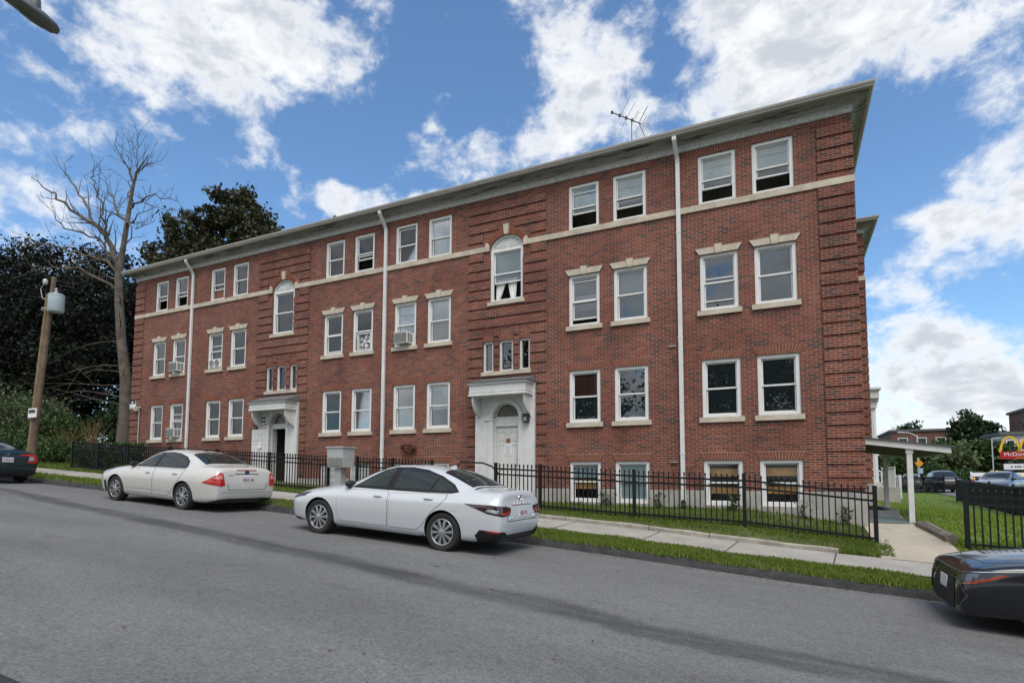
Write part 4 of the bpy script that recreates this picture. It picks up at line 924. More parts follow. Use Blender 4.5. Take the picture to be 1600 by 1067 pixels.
def wheel(parent, x, y, R, rr, kind, side, wd=.215):
    z = R-.008; s = side; prof = [(rr-.01, -.09), (rr+.01, -.105), (R-.03, -.105), (R-.008, -.085), (R, -.05), (R, .05), (R-.008, .085), (R-.03, .105), (rr+.01, .105), (rr-.01, .09)]
    k = wd/.21; m = MB(); m.lathe([(r, h*k) for r, h in prof], (x, y, z), 'y', 44); w = m.build('wheel', MT['rubber'], parent, True)
    r = MB(); yo = y+s*.080*k     # outer face
    r.lathe([(rr+.004, s*.098*k), (rr-.006, s*.104*k), (rr-.016, s*.098*k), (rr-.022, s*.05*k), (rr-.03, -s*.08*k)], (x, y, z), 'y', 44)
    n = {'c': 10, 'f': 10, 'k': 5}[kind]
    for i in range(n):
        if kind == 'f': base = (i//2)*2*math.pi/5+(.15 if i % 2 else -.15); wi, wo_, tw = .020, .016, (.10 if i % 2 else -.10)
        elif kind == 'c': base = i*2*math.pi/10; wi, wo_, tw = .016, .028, .10
        else: base = i*2*math.pi/5; wi, wo_, tw = .03, .03, 0
        def pt(rad_, a, dy): return (x+rad_*math.cos(a), y+s*dy*k, z+rad_*math.sin(a))
        a0, a1 = base, base+tw; r0, r1 = .045, rr-.012
        h0, h1 = wi/r0*.9, wo_/r1
        ring0 = [pt(r0, a0-h0, .098), pt(r0, a0+h0, .098), pt(r0, a0+h0, .06), pt(r0, a0-h0, .06)]; ring1 = [pt(r1, a1-h1, .092), pt(r1, a1+h1, .092), pt(r1, a1+h1, .055), pt(r1, a1-h1, .055)]
        r.ring_faces([ring0, ring1], True, True)
    r.lathe([(.0, s*.104*k), (.03, s*.104*k), (.055, s*.098*k), (.062, s*.06*k)], (x, y, z), 'y', 20)
    r.build('rim', MT['alloy'], w, True)
    b = MB(); b.lathe([(0, s*.035*k), (rr-.025, s*.035*k), (rr-.025, -s*.05*k)], (x, y, z), 'y', 30); b.lathe([(.0, s*.048*k), (.15, s*.048*k), (.15, s*.036*k)], (x, y, z), 'y', 24); b.build('brake_disc', MT['darkalloy'], w)
    return w
def handle(parent, bvh, x, z, mat, side):
    d = Vector((0, -side, 0)); h = bvh.ray_cast(Vector((x, side*3, z)), d)
    y = h[0].y; m = MB(); hw = .105
    m.tube([(x-hw, y-side*.005, z), (x-hw+.03, y+side*.028, z+.002), (x, y+side*.034, z+.003), (x+hw-.03, y+side*.028, z+.002), (x+hw, y-side*.005, z)], [.012, .014, .015, .014, .012], 8)
    return m.build('handle', mat, parent, True)
def mirror_cap(parent, x, y, z, mat, s):
    m = MB(); rings = []
    for k, (dx, sc) in enumerate(((-.10, .3), (-.07, .75), (-.02, 1.0), (.03, 1.0), (.045, .92))):
        rings.append([(x+dx, y+s*(.085+.11*sc*math.cos(a)), z+.0+.072*sc*math.sin(a)) for a in [q*2*math.pi/16 for q in range(16)]])
    m.ring_faces(rings, True, True); m.tube([(x-.02, y-.03*s, z-.045), (x-.01, y+.06*s, z-.03)], .022, 8)
    o = m.build('side_mirror', mat, parent, True); return o

def sedan(rootname, label, P):
    root = thing(rootname, label, 'car'); X = lambda d: d-P['L']/2
    body, bvh = car_body('body', P['st'], (P['L'], P['W'], P['H']), [(X(P['fa']), P['R']-.005, P['ar']), (X(P['ra']), P['R']-.005, P['ar'])], [P['paint'], MT['black']], root, P.get('crease', ()))
    px = lambda poly: [(X(a), b) for a, b in poly]
    # doors: dark gap under a paint panel a hair proud of the body
    for nm, poly, hd in P['doors']:
        for fr_, s in (('L', -1), ('Rt', 1)):
            patch('door_gap', bvh, px(grow(poly, .007)), fr_, .0010, MT['seam'], root, .03)
            o = patch('door', bvh, px(poly), fr_, .0050, P['paint'], root, .025)
            handle(o, bvh, X(hd[0]), hd[1], P['handle'], s)
    dl = P['dlo']
    sidepair('window_trim', bvh, px(grow(dl, .016)), .005, P['dlotrim'], root); sidepair('window_seal', bvh, px(grow(dl, .004)), .007, MT['trim'], root)
    for poly in P['glass']: sidepair('side_window', bvh, px(poly), .010, MT['cg'], root)
    for nm, poly in P['topglass']: patch(nm+'_seal', bvh, px(grow(poly, .018)), 'T', .003, MT['trim'], root); patch(nm, bvh, px(poly), 'T', .008, MT['cg'], root)
    for nm, poly, fr_, mat, off in P['extra']:
        if fr_ in ('L', 'Rt', 'T', 'LR'): q = px(poly)
        else: q = poly
        if fr_ == 'LR': sidepair(nm, bvh, q, off, mat, root)
        elif isinstance(fr_, tuple) and fr_[0] == 'D':
            for ang, pp in ((fr_[1], poly), (-fr_[1], mirror(poly))):
                e1 = diag(ang)[0]; ax_ = P['L']/2 if abs(ang) > 90 else -P['L']/2
                patch(nm, bvh, [(a+e1.x*ax_, b) for a, b in pp], diag(ang), off, mat, root, .03)
        else: patch(nm, bvh, q, fr_, off, mat, root, P.get('estep', .04))
    for s in (-1, 1):
        for ax in ('fa', 'ra'): wheel(root, X(P[ax]), s*(P['W']/2-.125), P['R'], P['rr'], P['wk'], s)
        h = bvh.ray_cast(Vector((X(P['mir'][0]), s*3, P['mir'][1])), Vector((0, -s, 0)))
        mirror_cap(root, X(P['mir'][0]), h[0].y, P['mir'][1], P['mirmat'], s)
    return root, bvh, X
def plate(root, x, z, s, tilt=0):
    m = MB(); m.box(x, x+.012, -.152, .152, z-.076, z+.076); o = m.build('licence_plate', MT['plate'], root)
    t = text_mesh(s, .088, MT['plate_red'], 'plate_number', o, (x+.0145, 0, z-.006), (math.pi/2, 0, math.pi/2)); 
    return o
MT['cg'] = glassmat('car_window', (.10, .125, .13), 2.4, 1.55, .015)
# the car glass sits on an opaque shell: a deep tint that mirrors the street
MT['cg'] = M('car_window', (.016, .024, .027), .05, spec=.45)

S = station
fr0 = [.16, .16, .12, .03, 0, .0, .06, .10, .11, .11]; fr1 = [.06, .06, .03, 0, 0, 0, .02, .04, .04, .04]
CAMRY = dict(L=4.885, W=1.84, H=1.445, fa=.955, ra=3.78, R=.335, rr=.226, ar=.375, wk='c', paint=PW, handle=PW, dlotrim=MT['trim'], mirmat=MT['black'], mir=(1.62, 1.0), st=[
    S(.02, .60, .22, .56, .66, .56, .36, .70, .715, fr0), S(.14, .78, .19, .60, .69, .74, .45, .755, .77, fr1), S(.40, .885, .18, .64, .745, .82, .50, .83, .845), S(.70, .91, .18, .69, .81, .825, .52, .885, .90), S(1.05, .915, .18, .73, .87, .825, .54, .935, .955), S(1.36, .918, .18, .76, .91, .81, .57, .975, .998),
    S(1.58, .92, .18, .775, .935, .80, .60, 1.04, 1.07), S(1.95, .92, .18, .785, .95, .79, .655, 1.225, 1.27), S(2.30, .92, .18, .795, .96, .785, .625, 1.36, 1.40), S(2.65, .92, .18, .80, .968, .785, .61, 1.40, 1.445), S(3.05, .92, .18, .81, .975, .785, .60, 1.395, 1.445), S(3.45, .92, .18, .82, .985, .785, .59, 1.355, 1.415),
    S(3.80, .92, .18, .835, 1.00, .785, .60, 1.27, 1.335), S(4.10, .92, .185, .85, 1.02, .775, .62, 1.155, 1.20), S(4.34, .915, .19, .86, 1.035, .76, .60, 1.075, 1.105), S(4.60, .90, .21, .865, 1.045, .745, .56, 1.065, 1.085), S(4.745, .87, .23, .86, 1.035, .72, .52, 1.075, 1.095), S(4.80, .83, .24, .845, .985, .70, .50, 1.02, 1.03, [-.02, -.02, 0, .03, .04, .02, 0, 0, 0, 0]), S(4.86, .72, .28, .78, .88, .62, .42, .93, .94, [-.10, -.10, -.05, .015, .02, -.01, -.045, -.06, -.065, -.065])],
    crease=[(16, 8, 16, 9, .9), (16, 7, 16, 8, .9), (16, 6, 16, 7, .7)]+[(i, 5, i+1, 5, .6) for i in range(3, 16)]+[(i, 4, i+1, 4, .25) for i in range(3, 14)]+[(i, 6, i+1, 6, .5) for i in range(5, 15)],
    doors=[('front', [(1.43, .86), (1.40, .70), (1.42, .38), (1.50, .315), (2.58, .315), (2.60, .60), (2.56, .90), (2.52, .93), (1.50, .905)], (2.36, .835)), ('rear', [(2.615, .905), (2.635, .60), (2.615, .315), (3.20, .315), (3.33, .38), (3.42, .50), (3.55, .66), (3.72, .80), (3.80, .90), (3.80, .965), (3.4, .955)], (3.46, .87))],
    dlo=[(1.70, .955), (2.0, 1.14), (2.28, 1.29), (2.5, 1.355), (2.85, 1.375), (3.2, 1.345), (3.55, 1.255), (3.85, 1.13), (3.98, 1.03), (3.86, 1.005), (3.3, .985), (2.5, .97)],
    glass=[[(1.78, .985), (2.03, 1.14), (2.29, 1.275), (2.46, 1.325), (2.54, 1.335), (2.47, .995)], [(2.62, 1.0), (2.68, 1.345), (2.9, 1.35), (3.2, 1.32), (3.49, 1.245), (3.40, 1.01)], [(3.45, 1.015), (3.535, 1.225), (3.82, 1.115), (3.93, 1.035), (3.85, 1.025)]],
    topglass=[('windshield', [(1.42, -.60), (1.36, 0), (1.42, .60), (2.22, .55), (2.16, 0), (2.22, -.55)]), ('rear_window', [(3.55, -.50), (3.52, 0), (3.55, .50), (4.18, .60), (4.255, 0), (4.18, -.60)])],
    extra=[('boot_gap', [(4.24, -.66), (4.29, -.655), (4.35, 0), (4.29, .655), (4.24, .66), (4.335, .01), (4.335, -.01)], 'T', MT['seam'], .002),
           ('bumper_gap', [(-.60, .585), (.60, .585), (.60, .597), (-.60, .597)], 'B', MT['seam'], .003), ('boot_edge', [(-.635, .86), (-.60, .59), (-.588, .59), (-.622, .86)], 'B', MT['seam'], .003), ('boot_edge', [(.635, .86), (.60, .59), (.588, .59), (.622, .86)], 'B', MT['seam'], .003),
           ('tail_lamp', [(1.13, .85), (.90, .855), (.60, .84), (.43, .82), (.415, .765), (.48, .69), (.70, .675), (.90, .715), (1.08, .82)], ('D', 152), MT['lampdark'], .006), ('tail_lamp_glow', [(.445, .775), (.50, .77), (.52, .745), (.72, .735), (.73, .71), (.56, .705), (.49, .725)], ('D', 152), MT['lampred'], .010), ('tail_lamp_lens', [(.76, .775), (.90, .79), (.92, .75), (.78, .72)], ('D', 152), MT['lampclear'], .010),
           ('diffuser', [(-.70, .42), (-.52, .36), (.52, .36), (.70, .42), (.66, .245), (-.66, .245)], 'B', MT['black'], .006), ('bumper_corner', [(.38, .33), (.52, .42), (.92, .44), (.97, .34), (.90, .22), (.38, .24)], ('D', 140), MT['trim'], .006),
           ('reflector', [(.62, .425), (.84, .44), (.83, .415), (.64, .40)], ('D', 140), MT['lampred'], .010),
           ('boot_strip', [(-.40, .845), (.40, .845), (.40, .855), (-.40, .855)], 'B', MT['chrome'], .004),
           ('headlamp', [(0.440, .70), (0.770, .72), (1.040, .79), (1.020, .70), (0.770, .63), (0.470, .62)], ('D', -30), MT['headlamp'], .006), ('rocker', [(1.36, .30), (3.30, .30), (3.30, .21), (1.36, .21)], 'LR', PW, .012), ('fuel_flap', [(3.93, .83), (4.12, .84), (4.12, .72), (3.93, .71)], 'L', PW, .003), ('front_lip', [(0.350, .30), (0.930, .27), (0.930, .22), (0.350, .22)], ('D', -30), MT['black'], .006)])
fus0 = fr0
FUSION = dict(L=4.84, W=1.835, H=1.445, fa=.96, ra=3.688, R=.335, rr=.222, ar=.372, wk='f', paint=PW2, handle=PW2, dlotrim=PW2, mirmat=MT['black'], mir=(1.60, 1.0), st=[
    S(.02, .62, .22, .58, .70, .60, .40, .74, .75, fr0), S(.14, .80, .19, .62, .74, .76, .48, .80, .815, fr1), S(.40, .89, .18, .66, .79, .83, .52, .865, .88), S(.70, .91, .18, .70, .85, .83, .54, .91, .925), S(1.05, .915, .18, .74, .90, .825, .55, .955, .97), S(1.33, .918, .18, .77, .93, .81, .57, .985, 1.005),
    S(1.56, .918, .18, .79, .945, .80, .60, 1.045, 1.075), S(1.92, .918, .18, .80, .955, .79, .655, 1.23, 1.27), S(2.26, .918, .18, .81, .965, .785, .635, 1.36, 1.40), S(2.62, .918, .18, .82, .972, .785, .62, 1.395, 1.44), S(3.02, .918, .18, .83, .98, .785, .61, 1.39, 1.44), S(3.40, .918, .18, .84, .99, .785, .60, 1.34, 1.405),
    S(3.74, .918, .18, .85, 1.005, .785, .61, 1.255, 1.32), S(4.02, .916, .185, .86, 1.03, .775, .64, 1.15, 1.20), S(4.26, .91, .19, .87, 1.05, .765, .62, 1.09, 1.12), S(4.52, .895, .21, .875, 1.06, .75, .58, 1.075, 1.09), S(4.69, .87, .23, .87, 1.05, .73, .54, 1.065, 1.075), S(4.76, .84, .24, .86, .99, .71, .52, 1.0, 1.01, [-.02, -.02, .02, .03, .03, .02, 0, 0, 0, 0]), S(4.82, .75, .28, .80, .88, .66, .48, .90, .90, [-.10, -.10, -.03, .015, .02, -.01, -.03, -.04, -.045, -.045])],
    crease=[(16, 8, 16, 9, .6), (16, 7, 16, 8, .6)]+[(i, 6, i+1, 6, .45) for i in range(5, 15)],
    doors=[('front', [(1.42, .88), (1.36, .70), (1.38, .38), (1.48, .31), (2.50, .31), (2.52, .60), (2.50, .92), (2.46, .945), (1.48, .92)], (2.30, .83)), ('rear', [(2.535, .93), (2.555, .60), (2.535, .31), (3.08, .31), (3.22, .38), (3.32, .50), (3.46, .66), (3.60, .82), (3.64, .96), (3.3, .955)], (3.36, .855))],
    dlo=[(1.66, .955), (1.95, 1.13), (2.24, 1.275), (2.45, 1.335), (2.8, 1.355), (3.10, 1.335), (3.40, 1.265), (3.60, 1.16), (3.66, 1.05), (3.62, .995), (3.2, .985), (2.4, .97)],
    glass=[[(1.73, .975), (1.97, 1.12), (2.25, 1.255), (2.42, 1.305), (2.50, 1.315), (2.42, .985)], [(2.50, .99), (2.58, 1.325), (2.8, 1.335), (3.10, 1.315), (3.37, 1.25), (3.56, 1.15), (3.62, 1.05), (3.59, 1.01), (3.2, 1.0)]],
    topglass=[('windshield', [(1.40, -.60), (1.34, 0), (1.40, .60), (2.20, .55), (2.14, 0), (2.20, -.55)]), ('rear_window', [(3.47, -.50), (3.44, 0), (3.47, .50), (4.12, .62), (4.19, 0), (4.12, -.62)])],
    extra=[('boot_gap', [(-.52, .545), (.52, .545), (.52, .556), (-.52, .556)], 'B', MT['seam'], .003), ('boot_edge', [(-.56, .70), (-.53, .55), (-.515, .55), (-.545, .70)], 'B', MT['seam'], .003), ('boot_edge', [(.56, .70), (.53, .55), (.515, .55), (.545, .70)], 'B', MT['seam'], .003),
           ('tail_lamp', [(.66, .955), (.60, .93), (.54, .66), (.62, .635), (.80, .66), (1.02, .70), (.86, .82)], ('D', 150), MT['lampred'], .007), ('tail_lamp_lens', [(.64, .915), (.60, .81), (.70, .80), (.82, .815)], ('D', 150), M('pink_lens', (.60, .22, .20), .12, coat=1), .011),
           ('brake_lamp', [(-.28, 1.005), (.28, 1.005), (.28, 1.025), (-.28, 1.025)], 'B', MT['lampred'], .008), ('boot_recess', [(-.34, .915), (.34, .915), (.34, .935), (-.34, .935)], 'B', MT['seam'], .004),
           ('diffuser', [(-.66, .33), (-.45, .34), (.45, .34), (.66, .33), (.60, .24), (-.60, .24)], 'B', MT['black'], .006), ('bumper_corner', [(.36, .24), (.36, .345), (.60, .33), (.88, .24)], ('D', 140), MT['black'], .006), ('bumper_line', [(-.7, .485), (.7, .485), (.7, .492), (-.7, .492)], 'B', MT['seam'], .003),
           ('headlamp', [(0.470, .74), (0.800, .80), (1.070, .86), (1.040, .72), (0.770, .66), (0.500, .66)], ('D', -30), MT['lampclear'], .006), ('side_moulding', [(1.40, .445), (3.22, .455), (3.20, .42), (1.40, .41)], 'LR', PW2, .014), ('rocker', [(1.34, .30), (3.22, .30), (3.22, .21), (1.34, .21)], 'LR', PW2, .012), ('fuel_flap', [(3.86, .84), (4.03, .84), (4.03, .70), (3.86, .70)], 'L', PW2, .003), ('mud_guard', [(.42, .52), (.55, .52), (.58, .24), (.44, .24)], 'LR', MT['black'], .004)])
CIVIC = dict(L=4.63, W=1.80, H=1.415, fa=.93, ra=3.63, R=.325, rr=.21, ar=.362, wk='k', paint=PG, handle=PG, dlotrim=MT['trim'], mirmat=PG, mir=(1.60, .98), st=[
    S(.02, .60, .22, .56, .66, .56, .36, .70, .715, fr0), S(.14, .77, .19, .60, .69, .73, .45, .755, .77, fr1), S(.40, .87, .18, .64, .745, .80, .50, .82, .835), S(.70, .89, .18, .69, .81, .81, .52, .865, .88), S(1.05, .895, .18, .72, .86, .81, .54, .91, .93), S(1.36, .898, .18, .75, .89, .79, .57, .955, .98),
    S(1.58, .90, .18, .77, .915, .78, .60, 1.02, 1.05), S(1.95, .90, .18, .78, .93, .77, .635, 1.20, 1.245), S(2.30, .90, .18, .79, .94, .765, .61, 1.33, 1.37), S(2.65, .90, .18, .80, .95, .765, .595, 1.37, 1.415), S(3.05, .90, .18, .81, .96, .765, .58, 1.355, 1.405), S(3.45, .90, .18, .825, .98, .765, .57, 1.28, 1.345),
    S(3.80, .90, .18, .84, 1.00, .765, .57, 1.18, 1.245), S(4.10, .895, .19, .85, 1.02, .75, .56, 1.09, 1.13), S(4.30, .89, .20, .86, 1.03, .735, .54, 1.05, 1.065), S(4.44, .87, .22, .86, 1.03, .71, .5, 1.045, 1.055), S(4.50, .84, .24, .85, .98, .69, .48, .985, .99, [-.02, -.02, .03, .04, .03, .01, 0, 0, 0, 0]), S(4.60, .74, .28, .78, .86, .62, .42, .88, .885, [-.10, -.10, 0, .02, .02, -.01, -.05, -.07, -.075, -.075])],
    crease=[(15, 8, 15, 9, .9), (15, 7, 15, 8, .9), (15, 6, 15, 7, .7)],
    doors=[('front', [(1.42, .86), (1.38, .38), (1.48, .31), (2.50, .31), (2.50, .90), (1.48, .885)], (2.30, .82)), ('rear', [(2.535, .905), (2.535, .31), (3.02, .31), (3.20, .42), (3.36, .60), (3.56, .78), (3.62, .94)], (3.34, .85))],
    dlo=[(1.66, .94), (1.95, 1.11), (2.24, 1.245), (2.6, 1.32), (3.0, 1.315), (3.35, 1.24), (3.65, 1.13), (3.80, 1.02), (3.2, .97), (2.4, .95)],
    glass=[[(1.75, .965), (1.97, 1.10), (2.25, 1.23), (2.50, 1.285), (2.44, .975)], [(2.53, .98), (2.58, 1.295), (3.0, 1.295), (3.34, 1.22), (3.62, 1.11), (3.7, 1.03), (3.2, .99)]],
    topglass=[('windshield', [(1.40, -.58), (1.34, 0), (1.40, .58), (2.20, .53), (2.14, 0), (2.20, -.53)]), ('rear_window', [(3.28, -.47), (3.25, 0), (3.28, .47), (4.12, .56), (4.18, 0), (4.12, -.56)])],
    extra=[('tail_lamp', [(.34, .93), (.60, .965), (.78, .93), (.82, .84), (.80, .72), (.70, .66), (.52, .68), (.50, .72), (.66, .735), (.72, .80), (.70, .87), (.58, .90), (.36, .905)], ('D', 160), MT['lampred'], .008), ('tail_lamp_lens', [(.52, .735), (.65, .75), (.705, .80), (.69, .865), (.58, .89), (.56, .82)], ('D', 160), MT['lampclear'], .007),
           ('bumper_trim', [(-.70, .44), (.70, .44), (.66, .25), (-.66, .25)], 'B', MT['black'], .006), ('reflector', [(.66, .50), (.82, .55), (.82, .44), (.74, .40)], ('D', 145), MT['lampred'], .009), ('boot_edge', [(-.55, .62), (.55, .62), (.55, .628), (-.55, .628)], 'B', MT['seam'], .003), ('boot_strip', [(-.5, .90), (.5, .90), (.5, .915), (-.5, .915)], 'B', MT['trim'], .004),
           ('headlamp', [(0.470, .70), (0.800, .72), (1.040, .79), (1.020, .68), (0.770, .63), (0.500, .62)], ('D', -30), MT['headlamp'], .006)])
COROLLA = dict(L=4.70, W=1.78, H=1.435, fa=1.02, ra=3.63, R=.325, rr=.21, ar=.360, wk='k', paint=PB, handle=PB, dlotrim=MT['trim'], mirmat=PB, mir=(1.60, 1.0), st=[
    S(.02, .76, .14, .50, .665, .73, .44, .68, .69, [.06, .02, .0, -.01, -.01, .0, .03, .05, .06, .06]), S(.11, .85, .14, .58, .72, .805, .48, .74, .75, [.03, .02, 0, .0, 0, 0, .0, .0, .0, .0]), S(.42, .865, .17, .65, .795, .825, .50, .845, .86), S(.72, .885, .17, .70, .835, .825, .52, .895, .915), S(1.05, .89, .18, .72, .855, .80, .54, .94, .96), S(1.36, .89, .18, .75, .895, .79, .57, .985, 1.01),
    S(1.58, .89, .18, .77, .92, .78, .60, 1.05, 1.08), S(1.95, .89, .18, .78, .935, .77, .635, 1.22, 1.265), S(2.30, .89, .18, .79, .945, .765, .61, 1.35, 1.39), S(2.65, .89, .18, .80, .955, .765, .595, 1.39, 1.435), S(3.05, .89, .18, .81, .965, .765, .58, 1.375, 1.425), S(3.45, .89, .18, .825, .98, .765, .57, 1.31, 1.375), S(3.80, .89, .18, .84, 1.0, .765, .58, 1.21, 1.27), S(4.10, .885, .19, .85, 1.02, .75, .58, 1.11, 1.14), S(4.35, .87, .2, .85, 1.03, .73, .55, 1.05, 1.065), S(4.52, .82, .23, .83, .98, .68, .5, 1.0, 1.01), S(4.60, .72, .28, .78, .86, .62, .42, .88, .885)],
    crease=[(i, 6, i+1, 6, .3) for i in range(0, 6)]+[(0, j, 0, j+1, .5) for j in range(2, 9)],
    doors=[('front', [(1.42, .86), (1.38, .38), (1.48, .31), (2.50, .31), (2.50, .91), (1.48, .89)], (2.30, .82)), ('rear', [(2.535, .915), (2.535, .31), (3.02, .31), (3.20, .42), (3.36, .60), (3.56, .78), (3.62, .95)], (3.34, .85))],
    dlo=[(1.66, .945), (1.95, 1.12), (2.24, 1.265), (2.6, 1.335), (3.0, 1.33), (3.35, 1.25), (3.65, 1.14), (3.80, 1.03), (3.2, .975), (2.4, .955)],
    glass=[[(1.75, .97), (1.97, 1.11), (2.25, 1.25), (2.50, 1.30), (2.44, .98)], [(2.53, .985), (2.58, 1.31), (3.0, 1.31), (3.34, 1.23), (3.62, 1.12), (3.7, 1.04), (3.2, 1.0)]],
    topglass=[('windshield', [(1.40, -.58), (1.34, 0), (1.40, .58), (2.20, .53), (2.14, 0), (2.20, -.53)]), ('rear_window', [(3.48, -.47), (3.45, 0), (3.48, .47), (4.10, .56), (4.16, 0), (4.10, -.56)])],
    extra=[('headlamp', [(.42, .64), (.60, .665), (.80, .70), (1.02, .755), (1.0, .72), (.88, .63), (.74, .55), (.60, .525), (.48, .57)], ('D', -32), MT['headlamp'], .006), ('headlamp_lens', [(.50, .635), (.66, .66), (.92, .708), (.90, .67), (.80, .61), (.66, .575), (.54, .585)], ('D', -32), M('lamp_inner', (.10, .115, .14), .12, metal=.4, coat=1), .009), ('marker_lamp', [(.66, .545), (.76, .565), (.88, .64), (.95, .705), (.92, .705), (.85, .655), (.75, .592), (.66, .562)], ('D', -32), M('lamp_orange_red', (.26, .045, .015), .2, coat=1), .010), ('lamp_strip', [(.42, .644), (.60, .669), (.80, .704), (1.02, .759), (1.02, .765), (.80, .711), (.60, .676), (.42, .651)], ('D', -32), MT['chrome'], .009),
           ('lower_grille', [(-.50, .46), (-.42, .56), (.42, .56), (.50, .46), (.56, .24), (.44, .20), (-.44, .20), (-.56, .24)], 'F', MT['tealglow'], .006), ('upper_grille', [(-.42, .60), (.42, .60), (.40, .575), (-.40, .575)], 'F', MT['black'], .006), ('fog_recess', [(0.570, .53), (0.690, .52), (0.750, .42), (0.670, .30), (0.570, .26)], ('D', -25), MT['trim'], .006), ('fog_trim', [(0.550, .535), (0.700, .525), (0.765, .42), (0.680, .29), (0.670, .30), (0.748, .42), (0.690, .515), (0.550, .522)], ('D', -25), M('grey_trim', (.06, .065, .07), .3), .010),
           ('sill_trim', [(.55, .225), (.95, .225), (.95, .21), (.55, .21)], 'L', MT['chrome'], .008), ('bonnet_gap', [(.28, -.60), (.235, -.3), (.22, 0), (.235, .3), (.28, .60), (.60, .70), (1.3, .75), (1.3, .742), (.60, .692), (.285, .592), (.243, .3), (.228, 0), (.243, -.3), (.285, -.592), (.60, -.692), (1.3, -.742), (1.3, -.75), (.60, -.70)], 'T', MT['seam'], .002)])
def settle(root, xc, yc, tw=0):
    a, b = G(xc-1.4, yc), G(xc+1.4, yc); sl = (b-a)/2.8
    root.location = (xc, yc, (a+b)/2); root.rotation_euler = (0, -math.atan(sl), rad(tw)); WO[root.name] = Vector(root.location)
def badge_text(root, s, size, x, y, z, name, mat=None): return text_mesh(s, size, mat or MT['chrome'], name, root, (x, y, z), (math.pi/2, 0, math.pi/2), .004)
def rear_x(bvh, y, z):
    h = bvh.ray_cast(Vector((6, y, z)), Vector((-1, 0, 0))); return h[0].x
# white sedan parked nearest
camry, bv, X = sedan('parked_car', 'pearl white sedan with black window trim parked before the canopied entrance with closed white door', CAMRY)
plate(camry, rear_x(bv, 0, .72)+.004, .72, '1EJG 45')
for i, ch in enumerate('CAMRY'): badge_text(camry, ch, .055, rear_x(bv, -.26+.13*i, .872)+.004, -.26+.13*i, .872, 'badge_letter')
xe = rear_x(bv, 0, .965)
e = MB()
for rx, rz, cy, cz in ((.075, .05, 0, .965), (.028, .045, 0, .967), (.055, .018, 0, .985)):
    e.tube([(xe+.006, cy+rx*math.cos(q*2*math.pi/24), cz+rz*math.sin(q*2*math.pi/24)) for q in range(25)], .006, 6)
e.build('emblem', MT['chrome'], camry, True); badge_text(camry, 'LE', .05, rear_x(bv, .46, .63)+.004, .46, .635, 'badge'); badge_text(camry, 'HYBRID', .035, rear_x(bv, -.45, .63)+.004, -.45, .635, 'badge')
an = MB(); zt = bv.ray_cast(Vector((X(3.35), 0, 3)), Vector((0, 0, -1)))[0].z; an.prism([(X(3.28), zt-.01), (X(3.46), zt-.02), (X(3.45), zt+.045), (X(3.42), zt+.05)], 'y', -.02, .02); an.build('roof_antenna', PW, camry)
settle(camry, -6.72, -5.80, 0)
fusion, bv, X = sedan('parked_car', 'cream white sedan with large red tail lamps parked before the entrance with open door', FUSION)
plate(fusion, rear_x(bv, 0, .79)+.004, .79, '4ERX 48'); xe = rear_x(bv, 0, .96)
e = MB(); e.lathe([(0, .0), (.06, .0), (.065, .008), (0, .012)], (xe, 0, .965), 'x', 24); o = e.build('emblem', M('blue_badge', (.02, .04, .10), .2, coat=1), fusion, True); o.scale = (1, 1, 1)
badge_text(fusion, 'S', .05, rear_x(bv, .55, .66)+.004, .55, .66, 'badge'); badge_text(fusion, 'FUSION', .045, rear_x(bv, -.46, .90)+.004, -.46, .90, 'badge')
an = MB(); zt = bv.ray_cast(Vector((X(3.15), 0, 3)), Vector((0, 0, -1)))[0].z; an.prism([(X(3.08), zt-.01), (X(3.24), zt-.02), (X(3.22), zt+.035), (X(3.14), zt+.03)], 'y', -.03, .03); an.build('roof_antenna', MT['black'], fusion)
settle(fusion, -14.40, -5.25, 0)
civic, bv, X = sedan('parked_car', 'dark teal sedan with red C shaped tail lamps at the left edge of the street', CIVIC)
plate(civic, rear_x(bv, 0, .77)+.004, .77, '1CGE 57')
xe = rear_x(bv, 0, .93); e = MB()
for pts in ([(-.05, .965), (-.035, .90)], [(.05, .965), (.035, .90)], [(-.04, .93), (.04, .93)]): e.tube([(xe+.008, a, b) for a, b in pts], .009, 6)
e.build('emblem', MT['chrome'], civic, True); settle(civic, -24.75, -5.72, 0)
corolla, bv, X = sedan('parked_car', 'shiny black sedan with its front at the right edge of the street', COROLLA)
m = MB(); xf = bv.ray_cast(Vector((-6, 0, .50)), Vector((1, 0, 0)))[0].x; m.box(xf-.02, xf-.006, -.152, .152, .40, .55); o = m.build('licence_plate', MT['plate'], corolla)
settle(corolla, 1.76+4.70/2, -5.80, 0)
